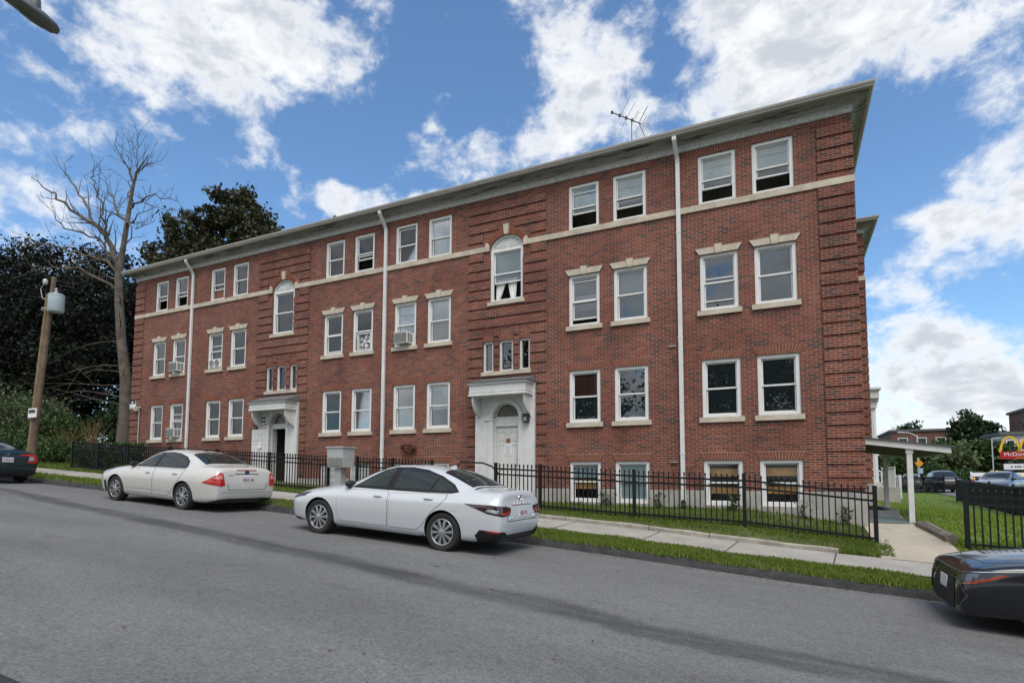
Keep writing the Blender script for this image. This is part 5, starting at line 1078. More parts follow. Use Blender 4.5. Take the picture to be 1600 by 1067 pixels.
# ------------------------------------------------------------------ iron fences
def fence(name, label, pts, group='black iron fences of the house', post_h=1.13, pick=.115, posts=None, base=G, pw=.0115):
    # pts: (x, y) of every post
    root = thing(name, label, 'fence', (pts[0][0], pts[0][1], base(*pts[0])), group)
    for (x, y) in pts:
        z = base(x, y); m = MB(); w = .036; m.box(x-w, x+w, y-w, y+w, z-.15, z+post_h-.02); m.box(x-w-.006, x+w+.006, y-w-.006, y+w+.006, z+post_h-.02, z+post_h)
        m.build('post', MT['iron'], root)
    pk = None
    for (a, b) in zip(pts[:-1], pts[1:]):
        za, zb = base(*a), base(*b); d = math.hypot(b[0]-a[0], b[1]-a[1]); ux, uy = (b[0]-a[0])/d, (b[1]-a[1])/d; nx, ny = -uy*.015, ux*.015
        for h in (.09, .83, .975):
            m = MB(); e = .03; A = (a[0]+ux*e, a[1]+uy*e, za+h); B = (b[0]-ux*e, b[1]-uy*e, zb+h)
            m.ring_faces([[(p[0]+sx*nx, p[1]+sx*ny, p[2]+sz) for sx, sz in ((-1, -.021), (1, -.021), (1, .021), (-1, .021))] for p in (A, B)], True, True); m.build('rail', MT['iron'], root)
        n = max(1, round(d/pick)-1)
        for k in range(1, n+1):
            t = k/(n+1); x, y, z = a[0]+(b[0]-a[0])*t, a[1]+(b[1]-a[1])*t, za+(zb-za)*t
            if pk is None:
                m = MB(); w = pw; m.box(x-w, x+w, y-w, y+w, z+.02, z+1.06)
                m.ring_faces([[(x+sx*q, y+sy*q, z+h) for sx, sy in ((-1, -1), (1, -1), (1, 1), (-1, 1))] for q, h in ((pw, 1.06), (pw+.0095, 1.065), (.019, 1.085), (.001, 1.125))], True, True)
                pk = m.build('picket', MT['iron'], root, origin=(x, y, z))
            else:
                c = pk.copy(); COL.objects.link(c); c.parent = root; c.location = Vector((x, y, z))-wo(root)
    return root
def run(x0, x1, y, step=2.4):
    n = max(1, round((x1-x0)/step)); return [(x0+(x1-x0)*k/n, y) for k in range(n+1)]
FG = 'black iron picket fences round the house'
fence('iron_fence', 'black iron picket fence with the clipped hedge right behind it', run(-26.9, -23.2, -1.7), FG)
fence('iron_fence', 'black iron picket fence before the entrance with the open door', run(-23.05, -12.76, -1.7), FG)
fence('iron_fence', 'short black iron picket fence just right of the grey mailbox', [(-11.62, -1.7), (-10.3, -1.7), (-8.94, -1.7)], FG)
fence('iron_fence', 'long black iron picket fence before the basement windows', [(-6.93, -1.7), (-5.66, -1.7), (-3.26, -1.7), (-.86, -1.7), (1.54, -1.7)], FG)
fence('iron_fence', 'black iron picket fence behind the black car on the right of the path', run(2.97, 7.7, -1.75), FG)
fence('iron_fence', 'distant black iron fence along the lawn with a grey car behind it', [(7.9, 11.0), (7.78, 13.1), (7.75, 15.85), (7.72, 18.4), (7.7, 20.9)], FG, 1.2, .10, pw=.018)
fence('iron_fence', 'farthest black iron fence left of the dark off road car', [(9.1, 30.4), (7.55, 32.7), (6.2, 34.9), (4.9, 37.0)], FG, 1.2, .085, pw=.022)
# ------------------------------------------------------------------ mailbox
r = thing('mailbox', 'grey cluster mailbox on a pedestal between two iron fences', 'mailbox', (-12.4, -1.55, G(-12.4, -1.55)))
z0 = G(-12.4, -1.55); zb = 1.86; zt = 2.47
m = MB(); m.prism([(-1.78, zb), (-1.34, zb), (-1.30, zt), (-1.82, zt-.03)], 'x', -12.72, -12.08); m.box(-12.75, -12.05, -1.85, -1.27, zt-.02, zt+.02); bx = m.build('body', MT['galv'], r)
for i in range(4):
    for k in range(4):
        m = MB(); a = -12.70+i*.15; b = zb+.03+k*.14; m.box(a+.01, a+.145, -1.80, -1.775, b+.006, b+.132); m.box(a+.10, a+.115, -1.806, -1.80, b+.06, b+.075); m.build('compartment_door', M('mailbox_door', (.20, .195, .185), .5, var=.1) if (i, k) == (0, 0) else bpy.data.materials['mailbox_door'], bx)
m = MB(); m.box(-12.52, -12.28, -1.68, -1.44, z0-.1, zb); m.box(-12.62, -12.18, -1.76, -1.36, z0-.05, z0+.04); m.build('pedestal', MT['galv'], r)
# ------------------------------------------------------------------ air conditioners and fans in the windows
acw = M('ac_casing', (.66, .67, .66), .45, var=.06); acg = M('ac_grille', (.16, .17, .17), .6)
def air_con(c, r_, label, w=.52, h=.37, dz=.08, out=.24, dx=.0):
    x0, x1 = colsX[c]; z = rowsZ[r_][0]+dz; cx = (x0+x1)/2+dx
    t = thing('air_conditioner', label, 'air conditioner', (cx, -out/2, z), 'window air conditioners')
    m = MB(); m.box(cx-w/2, cx+w/2, -out, .10, z, z+h); b = m.build('casing', acw, t)
    g_ = MB(); g_.frame(cx-w/2+.02, cx+w/2-.02, z+.03, z+h-.03, .02, -out-.012, -out)
    for k in range(7): q = z+.06+k*(h-.12)/7; g_.box(cx-w/2+.04, cx+w/2-.04, -out-.010, -out-.002, q, q+.022)
    g_.build('grille', acg, t)
    for s in (-1, 1):
        g_ = MB()
        for u in range(2):
            for k in range(6): q = z+.05+k*.047; g_.box(cx+s*(w/2), cx+s*(w/2+.008), -out+.04+u*.14, -out+.15+u*.14, q, q+.026)
        g_.build('side_louvre', acg, t)
    m = MB(); m.box(x0+.10, cx-w/2-.004, .05, .09, z, z+h-.02); m.box(cx+w/2+.004, x1-.10, .05, .09, z, z+h-.02); m.build('side_panel', acw, t)
    return t
air_con(2, 2, 'white air conditioner in the middle floor window just left of the leftmost downpipe')
air_con(2, 1, 'white air conditioner in the lower floor window just left of the leftmost downpipe', h=.36)
air_con(7, 2, 'white air conditioner in the window just right of the middle downpipe')
def twin_fan():
    x0, x1 = colsX[3]; z = rowsZ[2][0]+.075; a, b = x0+.10, x1-.09
    t = thing('window_fan', 'white twin window fan with two round grilles right of the leftmost downpipe', 'fan', ((a+b)/2, 0, z))
    m = MB(); m.box(a, b, -.02, .09, z, z+.33); m.build('casing', acw, t)
    for s in (-.155, .155):
        m = MB(); cx = (a+b)/2+s; m.lathe([(.02, -.03), (.05, -.035), (.05, -.022)], (cx, 0, z+.165), 'y', 20); m.lathe([(.075, -.022), (.085, -.036), (.125, -.036), (.135, -.022)], (cx, 0, z+.165), 'y', 24); m.build('grille', acg, t)
twin_fan()
def box_fan():
    x0, x1 = colsX[6]; z = rowsZ[2][0]+.075; a, b = x0+.20, x1-.10; h = b-a; cx, cz = (a+b)/2, z+h/2
    t = thing('box_fan', 'pale square box fan standing in a middle floor window left of the middle downpipe', 'fan', (cx, .06, z))
    fm = M('fan_plastic', (.62, .65, .66), .4); m = MB(); m.frame(a, b, z, z+h, .03, .02, .14); m.build('casing', fm, t)
    m = MB()
    for q in range(5):
        a0 = q*2*math.pi/5; P = lambda R, A, y: (cx+R*math.cos(A), y, cz+R*math.sin(A))
        m.ring_faces([[P(.05, a0-.3, .07), P(.05, a0+.3, .10), P(.05, a0+.3, .105), P(.05, a0-.3, .075)], [P(.23, a0-.28, .06), P(.23, a0+.42, .11), P(.23, a0+.42, .115), P(.23, a0-.28, .065)]], True, True)
    m.lathe([(0, .05), (.06, .055), (.06, .11)], (cx, 0, cz), 'y', 16); m.build('blade', fm, t)
    m = MB()
    for R in (.08, .13, .18, .23, .27): m.tube([(cx+R*math.cos(q*math.pi/14), .022, cz+R*math.sin(q*math.pi/14)) for q in range(29)], .003, 4)
    m.build('guard', fm, t)
box_fan()
# ------------------------------------------------------------------ small things on and before the wall
t = thing('wall_light', 'white twin emergency light left of the fanlight over the open door', 'wall light', (CA-.58, -.12, 3.62)); m = MB(); m.box(CA-.70, CA-.46, -.22, -.105, 3.52, 3.82); m.build('casing', acw, t)
for zz_ in (3.59, 3.72):
    for s in (-.055, .055): m = MB(); m.box(CA-.58+s-.04, CA-.58+s+.04, -.232, -.218, zz_-.04, zz_+.05); m.build('lens', MT['black'], t)
t = thing('wall_light', 'small black box light right of the fanlight over the closed white door', 'wall light', (CB+.74, -.12, 3.28)); m = MB(); m.box(CB+.66, CB+.82, -.26, -.105, 3.16, 3.40); m.build('casing', MT['black'], t); m = MB(); m.box(CB+.69, CB+.79, -.272, -.26, 3.19, 3.30); m.build('lens', MT['lampclear'], t)
def sheet_obj(name, label, cat, x, z, w, h, y, mat, lines=None):
    t = MB(); t.box(x-w/2, x+w/2, y-.006, y, z-h/2, z+h/2); o = t.build(name, mat, None, origin=(x, y, z-h/2)); tag(o, label, cat)
    if lines:
        m = MB()
        for k in range(lines): q = z+h/2-.05-k*(h-.07)/lines; m.box(x-w/2+.03, x+w/2-.03-(.05 if k % 3 == 2 else 0), y-.010, y-.0065, q-.006, q+.004)
        m.build('text_line', MT['galv'], o)
    return o
PWT = M('paper', (.75, .76, .76), .7)
sheet_obj('paper_notice', 'white paper notice taped to the closed white entrance door', 'notice', (doorB[0]+doorB[1])/2+.02, 2.38, .24, .32, .03, PWT, 8)
sheet_obj('door_sign', 'small red brown sign above the paper on the closed white door', 'sign', (doorB[0]+doorB[1])/2+.02, 2.66, .13, .11, .03, M('red_sign', (.25, .06, .03), .5))
o = MB(); o.prism([(-17.72, 2.62), (-17.58, 2.58), (-17.47, 2.64), (-17.52, 2.74), (-17.60, 2.83)], 'y', -.225, -.21); tag(o.build('paper_notice', PWT, None, origin=(-17.6, -.22, 2.6)), 'small white paper stuck to the open white door leaf', 'notice')
o = MB(); o.box(-25.93, -25.52, -.07, -.045, 4.50, 4.86); sg = o.build('corner_sign', PWT, None, origin=(-25.72, -.06, 4.5)); tag(sg, 'small white and black sign on the brick corner by the bare tree', 'sign')
m = MB(); m.box(-25.93, -25.52, -.074, -.0705, 4.70, 4.86); m.build('sign_band', MT['black'], sg); m = MB(); m.lathe([(0, -.0), (.05, 0), (.05, -.004), (0, -.004)], (-25.72, -.0745, 4.77), 'y', 16); m.build('emblem', PWT, sg); m = MB(); m.box(-25.90, -25.55, -.074, -.0705, 4.53, 4.60); m.build('sign_band', M('pale_blue', (.25, .42, .55), .5), sg)
t = thing('security_camera', 'white security camera on a thin conduit near the brick corner by the bare tree', 'camera', (-25.26, -.05, 4.44)); m = MB(); m.lathe([(.0, .16), (.07, .13), (.10, .06), (.10, 0), (.085, -.02), (0, -.02)], (-25.30, -.16, 4.40), 'z', 18); m.build('dome', acw, t, True); m = MB(); m.box(-25.42, -25.18, -.28, -.04, 4.50, 4.56); m.build('bracket', acw, t); m = MB(); m.tube([(-25.24, -.06, 4.5), (-25.24, -.06, 2.1)], .022, 8); m.build('conduit', MT['galv'], t)
t = thing('hose_hanger', 'rust red tangle hanging on the brick wall left of the canopied entrance with closed door', 'hose hanger', (-10.9, -.08, 2.4)); rng = random.Random(5); m = MB()
for k in range(26):
    a = rng.uniform(0, 6.28); pts = [(-10.92+.30*math.cos(a+q*.5)*rng.uniform(.5, 1)*(1 if q else 1), -.05-.14*rng.random(), 2.50+.15*math.sin(a+q*.5)*rng.uniform(.5, 1.1)) for q in range(5)]; m.tube(pts, .013, 5)
m.build('coil', M('rusty_red', (.10, .025, .016), .8, var=.4), t)
t = thing('handrail', 'bent black steel handrail beside the closed white entrance door', 'handrail', (-7.9, -.9, G(-7.9, -.9))); zg = G(-7.9, -.9); m = MB(); m.tube([(-8.55, -.95, zg-.1), (-8.55, -.95, 1.92), (-8.45, -.95, 2.0), (-7.75, -.95, 1.98), (-7.45, -.95, 1.88), (-7.2, -.95, 1.66), (-7.2, -.95, zg-.1)], .024, 8); m.build('rail', MT['iron'], t, True)
# roof aerial
t = thing('roof_aerial', 'dark television aerial on a mast above the eaves', 'aerial', (-4.59, 4, 11.0)); al = M('aerial_metal', (.06, .07, .08), .5, metal=.6)
m = MB(); m.tube([(-4.59, 4, 10.8), (-4.59, 4, 14.15)], .017, 6); m.build('mast', al, t)
P0, P1 = Vector((-5.28, 3.9, 14.52)), Vector((-4.28, 4.08, 13.92)); m = MB(); m.tube([P0, P1], .018, 6); m.build('boom', al, t)
e_ = Vector((.45, -.2, .53)).normalized()
for q, a, b in ((.30, .12, .68), (.52, .58, .56), (.72, .08, .34), (.77, .15, .32)):
    c = P0.lerp(P1, q); m = MB(); m.tube([c-e_*a, c+e_*b], .0065, 5); m.build('rod', al, t)
for dv, ln in (((.42, -.1, .62), .58), ((.30, .1, -.80), .60)):
    d = Vector(dv).normalized(); A = P0.lerp(P1, .93); m = MB(); m.tube([A, A+d*ln], .012, 6)
    if dv[2] < 0:
        for k in range(1, 7): c = A+d*ln*k/6.5; m.tube([c-Vector((.24, -.05, .20)), c+Vector((.24, -.05, .20))], .007, 5)
    m.build('reflector', al, t)
for q in (.02, .28, .5, .7): c = P0.lerp(P1, q); m = MB(); m.box(c.x-.04, c.x+.04, c.y-.03, c.y+.03, c.z-.04, c.z+.05); m.build('clamp', al, t)
# ------------------------------------------------------------------ utility pole, transformer
woodm = M('weathered_wood', (.085, .058, .040), .9, vscale=3, col2=(.19, .135, .095), bump=.6, bscale=12); wood2 = M('yellow_wood', (.19, .145, .080), .85, var=.25, vscale=3, bump=.4, bscale=12)
zb = G(-24.35, -4.25)
t = thing('utility_pole', 'leaning weathered brown utility pole behind the dark teal car', 'utility pole', (-24.35, -4.25, zb)); m = MB(); m.tube([(-24.38, -4.25, zb-.3), (-24.0, -4.25, 5), (-23.56, -4.25, 8.7)], [.10, .088, .075], 14); m.build('shaft', woodm, t, True)
m = MB(); m.box(-24.28, -23.78, -4.46, -4.42, 3.62, 3.95); s_ = m.build('sign_plate', PWT, t); m = MB(); m.box(-24.24, -23.82, -4.464, -4.4605, 3.78, 3.90); m.build('sign_band', MT['black'], s_)
m = MB(); m.lathe([(0, .22), (.05, .2), (.085, .12), (.06, .1), (.085, .06), (.05, 0)], (-23.86, -4.38, 8.42), 'z', 12); m.tube([(-23.86, -4.38, 8.5), (-24.1, -4.4, 8.3), (-23.95, -4.4, 7.95), (-23.72, -4.38, 7.85)], .012, 5); m.build('insulator', M('porcelain', (.45, .47, .48), .3), t, True)
t = thing('pole_stub', 'paler yellow wood pole strapped to the left of the leaning utility pole', 'pole', (-24.6, -4.35, zb)); m = MB(); m.tube([(-24.47, -4.33, zb-.3), (-24.08, -4.33, 5), (-23.73, -4.33, 8.06)], [.072, .066, .06], 12); m.build('shaft', wood2, t, True)
m = MB(); m.lathe([(.21, -.02), (.21, .05), (.21, -.02)], (-23.78, -4.3, 7.5), 'z', 14); m.build('strap', MT['galv'], t)
t = thing('transformer', 'pale blue grey transformer drum hung near the top of the utility pole', 'transformer', (-22.98, -4.3, 7.25)); tm = M('transformer_paint', (.42, .50, .54), .45, var=.08)
m = MB(); c = (-23.22, -4.3, 7.36); m.lathe([(0, 0), (.22, .0), (.24, .03), (.24, .56), (.25, .57), (.25, .61), (.22, .63), (0, .66)], c, 'z', 28); m.build('tank', tm, t, True)
m = MB(); m.box(-23.62, -23.42, -4.36, -4.24, 7.4, 7.95); m.box(-23.55, -23.4, -4.40, -4.2, 7.75, 7.85); m.build('bracket', MT['galv'], t)
m = MB(); m.lathe([(.05, 0), (.06, .05), (.035, .1), (.05, .15), (.03, .2), (0, .21)], (-23.15, -4.35, 8.0), 'z', 10); m.build('bushing', M('porcelain_grey', (.3, .33, .36), .3), t, True)
# ------------------------------------------------------------------ street lamp at the upper left
D_ = Vector((-8.35, -11.75, 7.50)); t = thing('street_lamp', 'grey cobra head street lamp reaching in from the upper left', 'street lamp', (-9.1, -13.7, G(-9.1, -13.7))); lm = M('lamp_metal', (.16, .165, .165), .45, metal=.5, var=.1)
zb = G(-9.1, -13.7); tip = Vector((-8.96, -11.04, 7.75)); ax = Vector((.09, .98, -.17)).normalized()
up = Vector((0, 0, 1)); sd_ = ax.cross(up).normalized(); up = sd_.cross(ax); m = MB(); rings = []
for d, w, h0, h1 in ((-.86, .035, .04, -.04), (-.80, .06, .06, -.05), (-.62, .09, .085, -.055), (-.42, .13, .10, -.06), (-.20, .14, .085, -.065), (-.06, .11, .05, -.06), (.0, .05, .01, -.04)):
    c = tip+ax*d; rings.append([c+sd_*w*math.cos(q*math.pi/8)+up*((h0 if math.sin(q*math.pi/8) > 0 else -h1)*math.sin(q*math.pi/8)) for q in range(16)])
m.ring_faces(rings, True, True); m.build('lamp_head', lm, t, True)
m = MB(); rings = []
for d, s in ((-.46, .35), (-.40, .8), (-.28, 1), (-.16, .85), (-.10, .3)): c = tip+ax*d-up*.05; rings.append([c+sd_*.095*s*math.cos(q*math.pi/8)-up*.045*s*max(0, math.sin(q*math.pi/8)) for q in range(16)])
m.ring_faces(rings, True, True); m.build('lens', M('lamp_lens', (.10, .10, .085), .2, bump=.5, bscale=40), t, True)
e = tip-ax*.30+up*.13; m = MB(); m.lathe([(0, .10), (.06, .09), (.065, .0), (.05, -.06)], tuple(e), 'z', 14); m.build('photocell', lm, t, True)
m = MB(); a = tip-ax*.84; m.tube([a, a-ax*1.0+Vector((0, 0, -.05)), Vector((-9.08, -13.3, 7.75)), Vector((-9.1, -13.7, 7.4))], .035, 8); m.build('arm', lm, t, True); m = MB(); m.tube([(-9.1, -13.7, zb-.1), (-9.1, -13.7, 7.7)], [.11, .07], 12); m.build('pole', lm, t, True)
# ------------------------------------------------------------------ lean-to shelter over the side steps
def on(x, y): return G(x, y)
t = thing('lean_to_shelter', 'low sloping white lean to roof on posts over the side entrance', 'shelter', (2.5, .9, .68)); wp = MT['white_paint']; y0, y1 = .75, 4.75
m = MB(); m.prism([(1.60, 2.40), (3.32, 2.15), (3.32, 2.29), (1.60, 2.54)], 'y', y0, y0+.05); m.prism([(1.60, 2.40), (3.32, 2.15), (3.32, 2.29), (1.60, 2.54)], 'y', y1-.05, y1); m.box(3.27, 3.325, y0+.05, y1-.05, 2.155, 2.285); m.build('fascia', wp, t)
m = MB(); m.prism([(1.60, 2.543), (3.38, 2.285), (3.38, 2.305), (1.60, 2.565)], 'y', y0-.04, y1+.04); m.build('roof', MT['shingle'], t)
m = MB(); m.prism([(1.60, 2.41), (3.27, 2.165), (3.27, 2.19), (1.60, 2.44)], 'y', y0+.05, y1-.05); m.build('soffit', M('dark_boards', (.09, .07, .06), .9, var=.3), t)  # dark brown boards on the underside
for yy in (.86, 4.5): m = MB(); m.box(2.49, 2.60, yy-.055, yy+.055, G(2.55, yy)-.2, 2.29 if yy < 1 else 2.28); m.box(2.475, 2.615, yy-.07, yy+.07, 2.16, 2.30); m.build('post', wp, t)
t = thing('stairwell_wall', 'low grey concrete wall round the sunken side steps', 'wall', (2.0, 2.3, .5)); m = MB(); gz = G(2.2, 2); m.box(1.6, 2.42, 1.55, 1.72, .2, gz+.16); m.box(2.25, 2.42, 1.72, 4.2, .2, gz+.16); m.box(1.6, 2.42, 4.2, 4.36, .2, gz+.16); m.build('kerb_wall', M('grey_painted_concrete', (.22, .23, .235), .8, var=.15, vscale=4), t); m = MB(); m.quad((1.6, 1.72, gz+.03), (2.25, 1.72, gz+.03), (2.25, 4.2, gz+.03), (1.6, 4.2, gz+.03)); m.build('stairwell_shade_sheet', MT['dark'], t)  # dark sheet at ground level paints the shade of the stairwell
m = MB(); 
for a, b in zip(lin(.55, 1.5, 5)[:-1], lin(.55, 1.5, 5)[1:]): m.quad((1.62, a, G(1.62, a)+.045), (2.48, a, G(2.48, a)+.045), (2.48, b, G(2.48, b)+.045), (1.62, b, G(1.62, b)+.045))
o = m.build('path', M('green_grey_paint', (.10, .14, .14), .8, var=.2, vscale=5), None, fix=False); struct(o)
# rough stone edge right of the path
random.seed(9); m = MB(); rings = []
for k in range(6):
    y = .25-k*.33; x = np.interp(y, [-2.6, -1.9, .6, 8], [3.02, 2.80, 2.50, 2.42])+.06; z = G(x, y); j = lambda s=.03: (random.random()-.5)*s
    rings.append([(x-.09+j(), y+j(), z-.08), (x-.085+j(), y+j(), z+.12+j()), (x-.02+j(), y+j(), z+.175+j()), (x+.08+j(), y+j(), z+.15+j()), (x+.10+j(), y+j(), z-.08)])
m.ring_faces(rings, True, True); struct(m.build('stone_edging', M('old_stone', (.10, .09, .08), .95, vscale=6, col2=(.20, .185, .16), bump=1, bscale=14)))
# ------------------------------------------------------------------ front porch glimpsed behind the corner
m = MB(); px0, px1, py0, py1 = WX, 4.2, 16.6, 20.5
m.box(BX1+.05, px1+.15, 14.4, 22, .2, 1.18); m.build('porch_base', MT['concrete'], house)
def pcol(x, y):
    m = MB(); z0, z1 = 1.18, 5.35; m.box(x-.22, x+.22, y-.22, y+.22, z0, z0+.22)
    n = 24; rings = []
    for zz_, s in ((z0+.22, 1), (z0+.3, .92), (z1-.5, .85), (z1-.45, .95)): rings.append([(x+(.18 if q % 2 else .165)*s*math.cos(q*2*math.pi/n), y+(.18 if q % 2 else .165)*s*math.sin(q*2*math.pi/n), zz_) for q in range(n)])
    m.ring_faces(rings, True, True); c = m.build('porch_column', wp, house); k = MB(); k.prism([(x-.17, z1-.45), (x+.17, z1-.45), (x+.24, z1-.12), (x-.24, z1-.12)], 'y', y-.22, y+.22); k.box(x-.27, x+.27, y-.27, y+.27, z1-.12, z1); k.build('capital', wp, c)
pcol(3.72, 16.9); pcol(3.72, 18.6); pcol(3.72, 20.3)
m = MB(); m.box(BX1+.05, 3.99, 16.5, 21, 5.352, 5.75); m.box(BX1+.05, 4.07, 16.4, 21.15, 5.75, 5.85); m.build('porch_roof', wp, house)
for k in range(3): m = MB(); m.box(px1+.15+k*.3, px1+.45+k*.3, 20.2, 22.6, .2, 1.0-.17*k); m.build('porch_step', MT['concrete'], house)
for yy in (20.2, 22.6):
    m = MB(); m.tube([(4.4, yy, 2.1), (5.2, yy, 1.6)], .035, 8); m.tube([(4.4, yy, 1.35), (5.2, yy, .9)], .03, 8)
    for k in range(6): x = 4.44+k*.13; z = 2.1-(x-4.4)*.6; m.box(x-.018, x+.018, yy-.018, yy+.018, z-.78, z)
    m.box(5.15, 5.27, yy-.06, yy+.06, .4, 1.75); m.build('porch_railing', wp, house)
m = MB(); m.tube([(4.2, 14.5, 2.05), (4.2, 16.5, 2.05)], .035, 8)
for k in range(14): m.box(4.18, 4.22, 14.5+k*.14, 14.54+k*.14, 1.2, 2.05)
m.build('porch_railing', wp, house)
# ------------------------------------------------------------------ trees and shrubs
bark = M('bark', (.040, .034, .028), .95, vscale=5, col2=(.10, .088, .075), bump=1.0, bscale=14)
deadbark = M('bare_bark', (.050, .041, .033), .95, vscale=2.5, col2=(.135, .115, .093), bump=1.0, bscale=10)
def leaf_mesh(name, P, size, mat, parent, rng, aspect=1.7, up=.35):
    n = len(P); a = rng.normal(size=(n, 3)); a /= np.linalg.norm(a, axis=1)[:, None]; nrm = rng.normal(size=(n, 3)); nrm[:, 2] += up*2; nrm -= (nrm*a).sum(1)[:, None]*a; nrm /= np.linalg.norm(nrm, axis=1)[:, None]+1e-9
    b = np.cross(a, nrm); s = size*rng.uniform(.6, 1.35, n)[:, None]; a = a*s*aspect*.5; b = b*s*.5
    V = np.stack([P-a, P-a*.1+b, P+a, P-a*.1-b], 1).reshape(-1, 3); org = np.array(wo(parent)); V = V-org
    me = bpy.data.meshes.new(name); me.vertices.add(4*n); me.vertices.foreach_set('co', V.ravel()); me.loops.add(4*n); me.loops.foreach_set('vertex_index', np.arange(4*n, dtype=np.int32)); me.polygons.add(n)
    me.polygons.foreach_set('loop_start', np.arange(0, 4*n, 4, dtype=np.int32)); me.polygons.foreach_set('loop_total', np.full(n, 4, dtype=np.int32)); me.materials.append(mat); me.update(); me.validate()
    o = bpy.data.objects.new(name, me); COL.objects.link(o); o.parent = parent; return o
def crown_points(rng, blobs, n, clumps=60, sig=.16, inner=.35, flat=1.0):
    vol = np.array([b[3]*b[4]*b[5] for b in blobs])**.8; vol = vol/vol.sum(); out = []
    for b, v in zip(blobs, vol):
        c = np.array(b[:3]); R = np.array(b[3:6]); k = max(6, int(clumps*v*len(blobs)*.6)); d = rng.normal(size=(k, 3)); d /= np.linalg.norm(d, axis=1)[:, None]; r = inner+(1-inner)*rng.uniform(0, 1, k)**.55
        cc = c+d*R*r[:, None]*rng.uniform(.85, 1.12, k)[:, None]; m = int(n*v); idx = rng.integers(0, k, m); wts = rng.uniform(.6, 1.5, k); S = R.mean()*sig
        q = rng.normal(size=(m, 3))*np.array([1, 1, .62*flat])*S*wts[idx][:, None]; out.append(cc[idx]+q)
    return np.concatenate(out)
def tree(name, label, base, blobs, n, leaf, mat, seed, trunk_r=.4, group=None, clumps=60, sig=.16, inner=.35, cat='tree', aspect=1.7, limb=True, flat=1.0):
    rng = np.random.default_rng(seed); rr = random.Random(seed); root = thing(name, label, cat, base, group); bx, by, bz = base; m = MB()
    top = max(b[2] for b in blobs); cx = sum(b[0] for b in blobs)/len(blobs); cy = sum(b[1] for b in blobs)/len(blobs); h = top-bz
    tp = [(bx, by, bz-.2), (bx+.1*(cx-bx), by+.1*(cy-by), bz+h*.3), (bx+.5*(cx-bx), by+.5*(cy-by), bz+h*.65), (cx, cy, top)]
    m.tube(tp, [trunk_r*1.2, trunk_r*.85, trunk_r*.55, trunk_r*.15], 9)
    if limb:
        for b in blobs:
            for q in range(3):
                f = rr.uniform(.25, .6); s = Vector(tp[1]).lerp(Vector(tp[2]), f); e = Vector((b[0]+rr.uniform(-.6, .6)*b[3], b[1]+rr.uniform(-.6, .6)*b[4], b[2]+rr.uniform(-.2, .7)*b[5])); mid = s.lerp(e, .5)+Vector((rr.uniform(-.4, .4), rr.uniform(-.4, .4), .5)); m.tube([s, mid, e], [trunk_r*.4, trunk_r*.22, .02], 6)
    m.build('trunk', bark, root, True); leaf_mesh('crown', crown_points(rng, blobs, n, clumps, sig, inner, flat), leaf, mat, root, rng, aspect); return root
F_BEECH = foliage('copper_beech_leaves', [(.007, .009, .009), (.014, .012, .012), (.022, .016, .014), (.014, .026, .016), (.024, .042, .026)], .12, .5)
F_MAPLE = foliage('maple_leaves', [(.022, .034, .014), (.034, .048, .018), (.052, .052, .020), (.066, .042, .020), (.042, .064, .024)], .2)
F_GREEN = foliage('green_leaves', [(.022, .045, .012), (.035, .068, .018), (.052, .092, .024), (.075, .115, .034)], .25)
F_PALE = foliage('pale_leaves', [(.035, .058, .022), (.055, .085, .030), (.080, .11, .045), (.11, .13, .075)], .25)
F_DARK = foliage('dark_leaves', [(.016, .034, .014), (.028, .054, .020), (.042, .074, .026)], .2)
F_BEECH.node_tree.nodes['Principled BSDF'].inputs['Specular IOR Level'].default_value = .08
F_FAR = foliage('far_leaves', [(.050, .075, .028), (.070, .105, .036), (.095, .13, .050), (.085, .11, .055)], .25)
F_GOLD = foliage('yellow_green_leaves', [(.10, .13, .02), (.16, .18, .03), (.20, .20, .05)], .25)
# dark copper beech filling the left edge
tree('beech_tree', 'huge dark copper beech filling the left edge behind the utility pole', (-50, 9, 3.2), [(-50, 9, 14.8, 7.0, 6, 5.0), (-57, 8, 13.4, 6.5, 6, 5.6), (-44, 9, 12.2, 5.5, 5, 4.4), (-51, 6, 9.5, 9, 5, 5), (-42.5, 8, 8.6, 5, 5, 4.5), (-60, 7, 9, 6, 5, 5), (-49, 5.5, 6.3, 7, 4, 3)], 170000, .155, F_BEECH, 1, .9, clumps=330, sig=.12, inner=.3, flat=.7)
tree('maple_tree', 'tall maple with browning leaves rising behind the roof of the brick house', (-45, 18, 2.5), [(-43, 18, 24.8, 2.6, 2.6, 2.0), (-46.6, 18, 23.6, 2.0, 2.4, 1.9), (-49.6, 18, 23.8, 2.2, 2.4, 2.0), (-52.2, 18, 22.0, 2.2, 2.4, 2.0), (-48.0, 18, 20.8, 2.6, 3, 1.8), (-41.0, 18, 22.6, 2.2, 2.4, 1.7), (-44.2, 18, 20.6, 2.8, 3, 1.8), (-39.2, 18, 21.2, 1.8, 2.2, 1.5), (-43, 18, 17.6, 4, 4, 2)], 34000, .20, F_MAPLE, 2, .45, clumps=110, sig=.12, inner=.35)
tree('green_tree', 'thin green treetop just showing over the roof of the brick house', (-33, 19, 2), [(-32.5, 19, 22.2, .55, .55, .75), (-33.2, 19, 20.5, 1.6, 1.5, 1.5), (-34, 19, 18, 3, 3, 2)], 6000, .26, F_GREEN, 3, .3, clumps=40)
tree('green_tree', 'green tree squeezed between the bare tree and the brick corner', (-30.5, 8, 2.4), [(-30.6, 8, 10, 1.6, 2, 3), (-31.2, 8, 6, 2.0, 2, 3), (-29.4, 9, 8.5, 1.2, 1.5, 2.5)], 9000, .26, F_GREEN, 4, .25, clumps=50)
